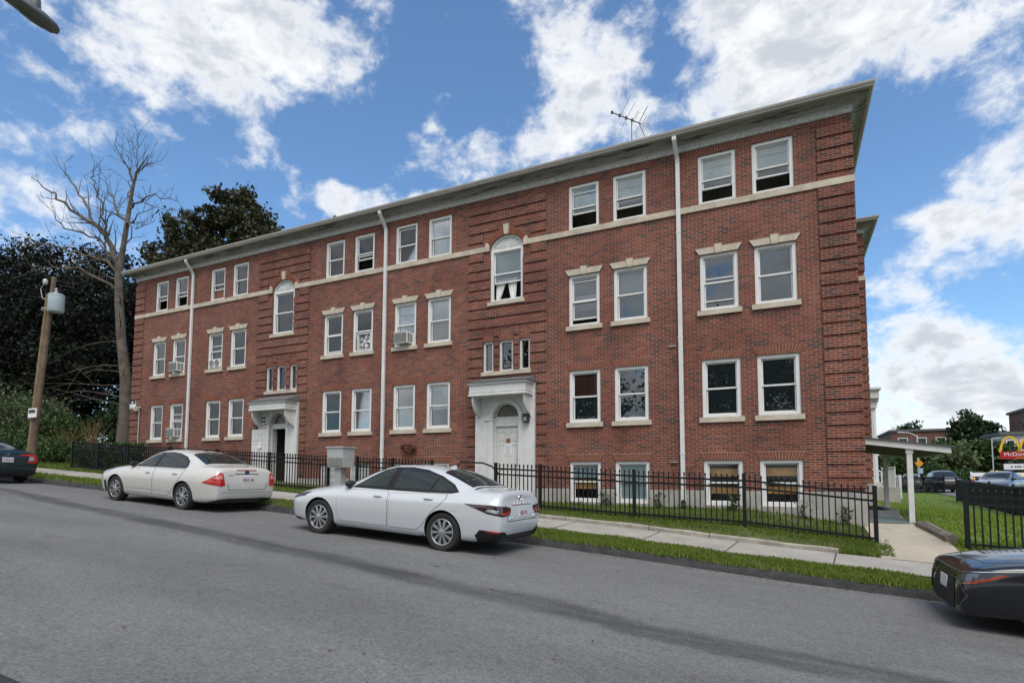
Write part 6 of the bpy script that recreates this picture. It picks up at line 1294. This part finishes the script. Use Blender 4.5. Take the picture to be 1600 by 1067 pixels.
# shrubs along the left
SG = 'shrubs under the copper beech'
for (nm, lb, x, y, h, w, fm, n, ls) in [('shrub', 'grey green shrub at the left edge above the dark teal car', -40, 1.2, 3.6, 2.8, F_PALE, 14000, .105), ('shrub', 'pale rounded shrub right behind the utility pole', -36.2, .9, 3.0, 2.6, F_PALE, 14000, .10), ('shrub', 'darker leafy shrub between the utility pole and the black fence', -33.0, .6, 2.0, 1.8, F_GREEN, 9000, .095), ('shrub', 'low bright green shrub on the slope right of the utility pole', -30.3, -.6, .85, 1.9, F_GREEN, 7000, .08), ('shrub', 'low green shrub half hidden by the dark teal car', -34.0, -1.2, 1.3, 2.4, F_GREEN, 9000, .09), ('shrub', 'tall dark evergreen shrub beside the trunk of the bare tree', -31.8, 3.2, 3.4, 1.9, F_DARK, 9000, .11)]:
    z = G(x, y); tree(nm, lb, (x, y, z), [(x, y, z+h*.52, w, w*.7, h*.5), (x-.5*w, y+.2, z+h*.4, w*.6, w*.5, h*.4), (x+.5*w, y-.1, z+h*.38, w*.6, w*.5, h*.38)], n, ls, fm, int(x*-13), .08, SG, 50, .2, .25, 'shrub', limb=False)
# clipped hedge behind the fence
rng = np.random.default_rng(8); P = np.stack([rng.uniform(-28.4, -24.3, 14000), rng.uniform(-1.25, -.25, 14000), np.zeros(14000)], 1); g0 = np.array([G(x, -.8) for x in P[:, 0]]); P[:, 2] = g0+rng.uniform(0, 1, 14000)**.6*(2.90-g0+rng.normal(0, .03, 14000))
t = thing('hedge', 'clipped green hedge inside the corner of the iron fence', 'hedge', (-26.3, -.75, G(-26.3, -.75))); leaf_mesh('foliage', P, .09, foliage('hedge_leaves', [(.020, .045, .010), (.040, .085, .018), (.075, .135, .030)], .2), t, rng)
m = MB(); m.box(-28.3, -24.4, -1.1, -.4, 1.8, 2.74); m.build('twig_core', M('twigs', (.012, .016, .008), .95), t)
# ornamental grass with tan plumes
for (x, y, h, lb) in ((-29.2, .2, 1.9, 'tan plumed ornamental grass rising over the left end of the hedge'), (-31.0, .0, 1.5, 'tan plumed ornamental grass left of the black iron fence')):
    z = G(x, y); t = thing('ornamental_grass', lb, 'grass clump', (x, y, z), 'ornamental grasses'); rr = random.Random(int(x*7)); m = MB()
    for k in range(60): a = rr.uniform(0, 6.28); s = rr.uniform(.1, .75); hh = h*rr.uniform(.6, 1.05); m.tube([(x+.12*math.cos(a), y+.12*math.sin(a), z), (x+s*.5*math.cos(a), y+s*.5*math.sin(a), z+hh*.6), (x+s*math.cos(a), y+s*math.sin(a), z+hh)], [.008, .010, .004], 3, False)
    m.build('blade', M('straw', (.10, .070, .030), .9, vscale=3, col2=(.22, .135, .055)), t, fix=False)
# the bare dead tree
t = thing('bare_tree', 'tall leafless dead tree with grey trunk at the left corner of the brick house', 'tree', (-29.4, 2, G(-29.4, 2)))
rr = random.Random(21); ZB = G(-29.4, 2)
TR = [Vector(p) for p in ((-29.80, 2, ZB-.3), (-29.85, 2, ZB+.6), (-29.83, 2, 4.75), (-30.05, 2.05, 6.43), (-30.51, 2, 8.5), (-30.90, 2.0, 10.6), (-31.05, 2.0, 12.1), (-30.85, 2.0, 13.04), (-30.78, 2.1, 14.47), (-30.85, 2.3, 16.36), (-30.70, 2.4, 17.63), (-30.0, 2.6, 18.55))]
m = MB(); m.tube(TR, [.50, .37, .285, .25, .22, .20, .185, .13, .12, .085, .05, .015], 14); m.build('trunk', deadbark, t, True)
def limb(mb, p, d, ln, r, depth, curl, twig=1.0):
    pts = [Vector(p)]; d = Vector(d).normalized(); n = max(3, int(ln/.45)); dirs = []
    for k in range(n):
        d = (d+Vector((rr.gauss(0, .13), rr.gauss(0, .13), rr.gauss(0, .10)+curl/n))).normalized(); pts.append(pts[-1]+d*ln/n); dirs.append(d.copy())
    mb.tube(pts, [max(.008, r*(1-.88*k/n)) for k in range(n+1)], 6 if r > .05 else 4, False)
    if depth <= 0: return
    for k in range(1, n):
        if rr.random() < .62*twig:
            b = dirs[k].orthogonal().normalized(); b.rotate(Matrix.Rotation(rr.uniform(0, 6.28), 3, dirs[k])); nd = (dirs[k]*.75+b*rr.uniform(.5, .95)+Vector((0, 0, .12))).normalized()
            limb(mb, pts[k], nd, ln*rr.uniform(.25, .5)*(1-.4*k/n), max(.010, r*(1-.8*k/n)*.55), depth-1, curl*.6)
def branch(p, d, ln, r, depth, curl, twig=1.0): mb = MB(); limb(mb, p, d, ln, r, depth, curl, twig); mb.build('branch', deadbark, t, True, fix=False)
LIMBS = [([(-31.05, 2.0, 12.2), (-31.62, 1.8, 13.72), (-32.16, 1.5, 14.5), (-33.8, 1.2, 15.5), (-35.16, 0.8, 16.71), (-36.97, 0.5, 17.9)], .15), ([(-32.16, 1.5, 14.5), (-34.54, 2.0, 16.47), (-37.02, 2.4, 18.55), (-38.71, 2.8, 20.26)], .085), ([(-31.62, 1.8, 13.72), (-31.47, 1.4, 14.67), (-31.73, 1.2, 15.87), (-31.89, 1.0, 16.86), (-31.61, 0.9, 17.45)], .07),
 ([(-30.74, 2.3, 16.69), (-30.77, 2.1, 17.68), (-31.01, 1.8, 18.3), (-31.24, 1.6, 19.06)], .05), ([(-30.67, 2.2, 15.56), (-30.14, 2.4, 15.98), (-29.27, 2.7, 16.28), (-28.08, 3.0, 15.81)], .06), ([(-30.7, 2.4, 17.63), (-30.36, 2.6, 18.01), (-29.46, 2.9, 18.22)], .04), ([(-30.65, 2.1, 14.62), (-32.53, 2.6, 16.12), (-34.31, 3.0, 17.63), (-35.66, 3.3, 19.27)], .075), ([(-30.78, 2.1, 14.47), (-28.95, 1.6, 14.43), (-27.25, 1.2, 14.4)], .05),
 ([(-31.0, 2.0, 12.0), (-31.4, 1.5, 12.61), (-32.85, 1.0, 13.02), (-35.32, 0.5, 13.8), (-37.2, 0.2, 13.95)], .09), ([(-31.05, 2.0, 12.4), (-32.31, 1.6, 14.03), (-34.25, 1.0, 14.7), (-35.12, 0.6, 15.79)], .07), ([(-30.96, 2.0, 11.6), (-32.12, 1.3, 11.79), (-33.07, 0.9, 11.28)], .05), ([(-30.9, 2.0, 13.0), (-30.75, 2.4, 14.5), (-29.58, 2.8, 14.9)], .045), ([(-30.7, 2.4, 17.2), (-30.2, 2.2, 18.0), (-30.1, 2.0, 19.0)], .035), ([(-30.8, 2.2, 15.6), (-31.6, 2.6, 17.0), (-31.9, 2.9, 18.5)], .045), ([(-30.9, 2.0, 11.0), (-32.5, .9, 12.2), (-34.3, .2, 12.3), (-36.2, -.3, 11.9)], .07)]
for pts, r in LIMBS:
    mb = MB(); V = [Vector(p) for p in pts]; fine = []
    for a, b in zip(V[:-1], V[1:]):
        for q in range(4): fine.append(a.lerp(b, q/4)+Vector((rr.gauss(0, .07), rr.gauss(0, .07), rr.gauss(0, .07))))
    fine.append(V[-1]); fine[0] = V[0]; n = len(fine); mb.tube(fine, [max(.010, r*(1-.9*k/n)) for k in range(n)], 7, False)
    for k in range(2, n):
        for _ in range(2):
            if rr.random() < .60:
                d = (fine[k]-fine[k-1]).normalized(); b = d.orthogonal().normalized(); b.rotate(Matrix.Rotation(rr.uniform(0, 6.28), 3, d))
                limb(mb, fine[k], d*.7+b*rr.uniform(.5, 1.0)+Vector((0, 0, .25)), rr.uniform(.6, 1.9)*(1.2-.6*k/n), max(.012, r*(1-.9*k/n)*.5), 1, .15)
    mb.build('branch', deadbark, t, True, fix=False)
for z, ln in ((8.4, 3.2), (7.1, 3.8), (6.8, 3.0), (6.1, 4.4), (5.5, 4.6), (5.1, 4.0)): branch((-30.2+.10*(7-z), 1.9, z), (-.85, -.45, .22), ln, .026, 1, -.42, 1.0)
branch((-30.6, 2, 9.0), (.5, -.4, .6), 1.2, .04, 1, 0); branch((-30.2, 2, 6.4), (.6, -.5, .5), 1.1, .03, 1, 0); branch((-30.8, 2, 10.4), (.7, -.3, .3), 1.6, .035, 1, -.2)
# small weeds along the wall
for k, (x, lb) in enumerate(((-3.0, 'small weed at the foot of the wall by the right downpipe'), (-1.2, 'small weed growing below the third basement window'), (.3, 'taller weed growing below the rightmost basement window'), (-4.4, 'small weed between the two left basement windows'), (1.15, 'small leafy weed by the wall corner'))):
    z = G(x, -.25); rng = np.random.default_rng(50+k); t = thing('weed', lb, 'weed', (x, -.25, z), 'weeds along the wall'); n = 60; P = np.stack([x+rng.normal(0, .07, n), -.2+rng.normal(0, .04, n), z+rng.uniform(0, .42, n)], 1); leaf_mesh('leaf', P, .045, F_GREEN, t, rng, 2.4)
    m = MB()
    for q in range(6): a = rng.uniform(-.18, .18); m.tube([(x+a*.3, -.22, z-.03), (x+a, -.22, z+rng.uniform(.3, .55))], .004, 3)
    m.build('stem', M('stem', (.06, .08, .03), .8), t)
# trees across the street behind the viewer: their reflections fill the windows
for (x, y, s, lb) in ((-20, -34, 1.0, 'leafy street tree across the road from the left half of the house'), (-4, -36, 1.1, 'leafy street tree across the road from the middle of the house'), (10, -33, .95, 'leafy street tree across the road from the right half of the house')):
    z = G(x, y); tree('street_tree', lb, (x, y, z), [(x, y, z+9*s, 5*s, 5*s, 3.4*s), (x-3*s, y, z+7*s, 4*s, 4*s, 3*s), (x+3.4*s, y, z+7.4*s, 4*s, 4*s, 3*s), (x, y, z+12*s, 3.4*s, 3.4*s, 2.6*s)], 17000, .24, F_DARK, int(x+60), .35, 'street trees across the road', 90)
# ------------------------------------------------------------------ background on the right
FT = 'trees beyond the car park'
def ftree(x, y, h, w, mat, lb, n=13000, ls=.34, dk=0):
    z = G(x, y); rr = random.Random(int(x*31+y)); bl = [(x+rr.uniform(-.5, .5)*w, y+rr.uniform(-.4, .4)*w, z+h*rr.uniform(.45, .78), w*rr.uniform(.5, .75), w*rr.uniform(.5, .7), h*rr.uniform(.18, .28)) for _ in range(6)]+[(x, y, z+h*.80, w*.6, w*.5, h*.2), (x, y, z+h*.3, w*.8, w*.6, h*.25)]
    tree('tree', lb, (x, y, z), bl, n, ls, mat, int(x*7+y), .3, FT, 70, .19, .3)
ftree(14.2, 76, 5.0, 3.4, F_FAR, 'yellow green tree in front of the low brick block seen over the lean to')
ftree(18.6, 78, 5.5, 4.2, F_FAR, 'broad mid green tree right of the yellow green tree behind the parked cars', 15000)
ftree(23.0, 80, 5.6, 4.4, F_GREEN, 'large mid green tree right of the sign post behind the parked cars', 15000)
ftree(26.0, 82, 3.8, 2.6, F_DARK, 'dark lower tree left of the grey house')
ftree(30.0, 112, 11.6, 3.6, F_DARK, 'tall dark tree topping the brick block', 13000, .4)
ftree(36.0, 120, 9.5, 3.6, F_DARK, 'dark tree on the skyline left of the far brick house', 10000, .4)
ftree(11.5, 70, 3.4, 2.6, F_GREEN, 'small green tree seen between the lean to posts')
ftree(25.0, 140, 12.6, 4.0, F_DARK, 'dark treetop just over the flat roof of the brick block', 10000, .4)
for (x, y, h, w, lb) in ((15.8, 70, 2.4, 2.6, 'olive clipped shrub left of the yellow bollards'), (18.5, 71, 2.0, 2.4, 'dark shrub just behind the yellow bollards'), (19.6, 46.5, 1.5, 2.0, 'yellow green shrub below the red restaurant sign')):
    z = G(x, y); tree('shrub', lb, (x, y, z), [(x, y, z+h*.45, w, w*.6, h*.5), (x+w*.5, y, z+h*.35, w*.6, w*.5, h*.4)], 6000, .18, F_GOLD if y < 50 else F_GREEN, int(x*3), .06, 'shrubs beyond the car park', 40, .2, .25, 'shrub', limb=False)
def block(name, label, x0, x1, y0, y1, z0, z1, wall, wins, rot=0, roofh=.4):
    t = thing(name, label, 'building', ((x0+x1)/2, y0, z0)); m = MB(); m.box(x0, x1, y0, y1, z0, z1); m.build('wall', wall, t); m = MB(); m.box(x0-.3, x1+.3, y0-.3, y1+.3, z1, z1+roofh); m.build('roof', MT['shingle'], t)
    for (wx, wz, ww, wh) in wins:
        m = MB(); m.frame(wx, wx+ww, wz, wz+wh, .12, y0-.06, y0+.02); f = m.build('window', MT['vinyl'], t); m = MB(); m.box(wx+.12, wx+ww-.12, y0-.03, y0-.01, wz+.12, wz+wh-.12); m.build('pane', MT['cg'], f)
    return t
FB = M('far_brick', (.13, .07, .055), .9, var=.2, vscale=.8)
block('brick_block', 'low brown brick block with a flat roof behind the far trees', 18.5, 34, 117, 135, .8, 10.5, FB, [(19.5+k*3.0, zz_, 1.6, 1.9) for k in range(5) for zz_ in (7.4, 4.2)])
block('grey_house', 'narrow pale grey house behind the red restaurant sign', 27.0, 33.5, 86, 94, .8, 7.6, M('grey_siding', (.30, .33, .36), .8, var=.1), [(27.5+k*1.5, zz_, 1.0, 1.5) for k in range(4) for zz_ in (5.4, 3.0)])
block('brick_house', 'tall brown brick house at the right edge over the red sign', 34.6, 44, 99, 110, .8, 12.4, FB, [(35.6+k*1.9, zz_, 1.5, 2.0) for k in range(4) for zz_ in (9.4, 5.6)])
ftree(36.5, 97, 15.0, 3.0, F_GREEN, 'ivy green tree against the brick house at the right edge', 10000, .34)
# restaurant road sign
yel = M('sign_yellow', (.80, .48, .02), .4); red = M('sign_red', (.42, .012, .016), .4); wht = M('sign_white', (.75, .77, .78), .5)
SX, SY = 20.35, 56.0; zg = G(SX, SY); t = thing('restaurant_sign', 'red restaurant road sign topped with tall yellow double arches', 'sign', (SX, SY, zg)); WO[t.name] = Vector((0, 0, 0))
m = MB(); m.box(-.9, -.6, -.12, .12, -.3, 2.75); m.box(.6, .9, -.12, .12, -.3, 2.75); m.build('post', M('sign_post', (.05, .055, .06), .5), t)
zr = 3.45-zg; m = MB(); m.box(-1.5, 1.5, -.18, .18, zr, zr+.72); b = m.build('name_board', red, t)
text_mesh("McDonald's", .50, wht, 'lettering', b, (0, -.19, zr+.45), (math.pi/2, 0, 0), .004); text_mesh('Restaurant', .22, yel, 'lettering', b, (.15, -.19, zr+.13), (math.pi/2, 0, 0), .004)
m = MB()
for s in (-1, 1):
    pts = []
    for k in range(25):
        u = -1+2*k/24; pts.append((s*.72+u*.70, zr+.68+1.42*(1-abs(u)**2.6)))
    for a, b2 in zip(pts[:-1], pts[1:]):
        def off(p, w, q): 
            d = Vector((b2[0]-a[0], b2[1]-a[1])).normalized(); return (p[0]-d.y*w, p[1]+d.x*w)
        m.prism([off(a, -.02, 0), off(b2, -.02, 0), off(b2, .16, 0), off(a, .16, 0)], 'y', -.14, .14)
m.build('arches', yel, t)
zw = 2.42-zg; m = MB(); m.box(-1.25, 1.45, -.14, .14, zw, zw+.56); b = m.build('message_board', wht, t); m = MB(); xx = -.72
for w_ in (.16, 0, .14, .12, .15, .13, 0, .15, .12, .14, .16, .12):
    if w_: m.box(xx, xx+w_*.7, -.146, -.1405, zw+.20, zw+.36)
    xx += w_ if w_ else .10
m.build('lettering', MT['black'], b, origin=(0, 0, 0))
t.location = (SX, SY, zg); t.rotation_euler = (0, 0, -rad(19))
def post_(name, label, cat, x, y, h, r, mat, group=None, extra=None):
    z = G(x, y); t = thing(name, label, cat, (x, y, z), group); m = MB(); m.lathe([(r, -.1), (r, h-.05), (r*.7, h), (0, h+.01)], (x, y, z), 'z', 12); m.build('post', mat, t, True)
    if extra:
        m = MB(); m.lathe([(r*1.15, h*.72), (r*1.15, h*.86)], (x, y, z), 'z', 12); m.build('band', extra, t)
    return t
YB = 'yellow bollards of the car park'
for (x, y, h, lb) in ((13.35, 41.8, 1.2, 'leftmost of the yellow bollards behind the grey car'), (13.85, 42.0, 1.2, 'second yellow bollard from the left behind the grey car'), (14.7, 43.5, 1.5, 'taller yellow bollard left of the small yellow drive sign'), (17.6, 46.6, 1.45, 'yellow bollard right of the grey cabinet'), (18.1, 47.2, 1.4, 'yellow bollard closest below the white message board')): post_('bollard', lb, 'bollard', x, y, h, .11, yel, YB, red)
z = G(15.0, 42.8); t = thing('drive_sign', 'small yellow arched drive sign with a red panel behind the fence', 'sign', (15.0, 42.8, z)); m = MB(); m.box(14.93, 15.07, 42.75, 42.85, z, z+1.0); m.build('post', yel, t); m = MB(); m.box(14.55, 15.25, 42.70, 42.9, z+1.0, z+1.28); m.build('panel', red, t)
m = MB()
for s in (-1, 1):
    pts = [(14.9+s*.17+u*.16, z+1.28+.42*(1-abs(u)**2.4)) for u in [-1+2*k/12 for k in range(13)]]
    for a, b in zip(pts[:-1], pts[1:]): m.prism([a, b, (b[0], b[1]+.08), (a[0], a[1]+.08)], 'y', 42.75, 42.85)
m.build('arches', yel, t)
z = G(16.2, 45); t = thing('utility_cabinet', 'grey green cabinet standing among the yellow bollards', 'cabinet', (16.2, 45, z)); m = MB(); m.box(15.6, 16.8, 44.6, 45.4, z-.1, z+1.25); m.box(15.55, 16.85, 44.55, 45.45, z+1.25, z+1.32); b = m.build('casing', M('cabinet_paint', (.11, .14, .13), .6), t); m = MB(); m.box(15.75, 16.0, 44.59, 44.602, z+.8, z+.95); m.build('label_plate', wht, t)
z = G(19.5, 50); t = thing('white_barrier', 'long white board fence behind the yellow bollards', 'fence', (17.5, 50.5, z)); 
for k in range(3): m = MB(); m.box(15.2, 21, 50.45, 50.5, z+.35+k*.45, z+.7+k*.45); m.build('board', wht, t)
for x in (15.2, 18, 21): m = MB(); m.box(x-.06, x+.06, 50.5, 50.62, z-.1, z+1.7); m.build('post', wht, t)
# lamp post with warning sign seen over the lean-to
z = G(12.5, 58); t = thing('lamp_post', 'grey lamp post with an orange diamond sign seen behind the lean to', 'lamp post', (12.5, 58, z)); m = MB(); m.tube([(12.5, 58, z-.1), (12.5, 58, 6.1)], [.11, .08], 8); m.build('pole', MT['galv'], t); m = MB(); m.tube([(12.5, 58, 6.0), (11.9, 58, 6.35), (11.2, 58, 6.45)], .05, 6); m.build('arm', MT['galv'], t); m = MB(); m.prism([(10.7, 6.42), (11.3, 6.38), (11.35, 6.5), (10.9, 6.55)], 'y', 57.85, 58.15); m.build('lamp_head', MT['galv'], t)
m = MB(); m.prism([(12.55, 2.7), (12.95, 3.1), (12.55, 3.5), (12.15, 3.1)], 'y', 57.84, 57.87); m.build('warning_sign', M('sign_orange', (.62, .25, .02), .5), t); m = MB(); m.box(12.5, 12.85, 57.84, 57.87, 2.05, 2.6); m.build('info_sign', M('sign_blue', (.30, .38, .60), .5), t)
z = G(20.6, 66); t = thing('flag_pole', 'thin pale pole left of the grey house', 'pole', (20.8, 66, z)); m = MB(); m.tube([(20.8, 66, z-.1), (20.8, 66, 6.0)], .06, 8); m.build('shaft', MT['galv'], t); m = MB(); m.tube([(20.8, 66, 6.0), (21.6, 66, 6.1)], .04, 6); m.build('arm', MT['galv'], t)
# parked cars in the distance
def farcar(base, label, x, y, rot, paint_, zz_=None):
    P = dict(base); P.update(paint=paint_, handle=paint_); P['extra'] = [e for e in P['extra'] if e[0] in ('headlamp', 'tail_lamp', 'diffuser', 'lower_grille', 'upper_grille')]
    r_, b_, X_ = sedan('parked_car', label, P); r_.location = (x, y, G(x, y)+.02); r_.rotation_euler = (0, 0, rad(rot)); return r_
SUV = dict(COROLLA, L=4.75, W=1.90, H=1.75, R=.37, rr=.24, ar=.42, mir=(1.50, 1.18), st=[
    S(.02, .66, .28, .70, .90, .62, .40, .96, .985, fr0), S(.14, .84, .25, .76, .95, .78, .50, 1.02, 1.05, fr1), S(.40, .92, .24, .82, 1.0, .86, .54, 1.08, 1.10), S(.80, .94, .24, .87, 1.03, .86, .56, 1.11, 1.135), S(1.20, .945, .24, .90, 1.06, .85, .58, 1.15, 1.17),
    S(1.45, .945, .24, .92, 1.08, .84, .64, 1.24, 1.28), S(1.80, .95, .24, .93, 1.10, .83, .68, 1.48, 1.53), S(2.1, .95, .24, .94, 1.11, .825, .67, 1.64, 1.69), S(2.5, .95, .24, .95, 1.12, .825, .66, 1.69, 1.74), S(3.2, .95, .24, .96, 1.13, .825, .655, 1.69, 1.75), S(3.9, .95, .24, .97, 1.15, .82, .65, 1.65, 1.71), S(4.35, .94, .26, .97, 1.16, .81, .63, 1.56, 1.63), S(4.6, .90, .28, .96, 1.14, .77, .58, 1.38, 1.42), S(4.75, .80, .34, .92, 1.05, .70, .5, 1.1, 1.12)],
    doors=[('front', [(1.42, 1.03), (1.38, .45), (2.50, .45), (2.50, 1.08), (1.48, 1.06)], (2.30, .98)), ('rear', [(2.535, 1.08), (2.535, .45), (3.02, .45), (3.3, .7), (3.56, .95), (3.62, 1.1)], (3.34, 1.0))],
    dlo=[(1.60, 1.13), (2.0, 1.50), (2.3, 1.60), (3.6, 1.60), (4.2, 1.5), (4.3, 1.25), (3.2, 1.17), (2.4, 1.15)], glass=[[(1.7, 1.16), (2.02, 1.47), (2.3, 1.57), (2.5, 1.57), (2.45, 1.18)], [(2.55, 1.18), (2.58, 1.57), (3.5, 1.57), (3.5, 1.21)], [(3.56, 1.22), (3.56, 1.57), (4.1, 1.47), (4.2, 1.28)]],
    topglass=[('windshield', [(1.36, -.66), (1.30, 0), (1.36, .66), (2.02, .60), (1.98, 0), (2.02, -.60)])],
    extra=[('headlamp', [(.42, .90), (.75, .96), (1.05, 1.0), (1.0, .86), (.75, .80), (.45, .80)], ('D', -30), MT['lampclear'], .006), ('upper_grille', [(-.42, .92), (.42, .92), (.38, .66), (-.38, .66)], 'F', MT['black'], .008), ('lower_grille', [(-.5, .52), (.5, .52), (.5, .36), (-.5, .36)], 'F', MT['black'], .008)])
farcar(SUV, 'dark off road car facing the viewer in the gap between the far fences', 11.3, 41.5, 90, PB)
farcar(CAMRY, 'silver grey sedan behind the distant iron fence', 10.9, 26.5, 62, paint('silver_paint', (.16, .175, .19), .6, .3))
farcar(FUSION, 'white car just left of the dark off road car', 11.0, 53, 80, PW2); farcar(FUSION, 'white car second from the dark off road car', 9.6, 56, 80, PW); farcar(FUSION, 'pale blue car seen between the lean to posts', 9.2, 61, 80, paint('pale_blue_paint', (.30, .38, .44)))
farcar(CAMRY, 'light car below the grey house behind the bollards', 24.3, 62, 20, paint('light_paint', (.55, .60, .64)))
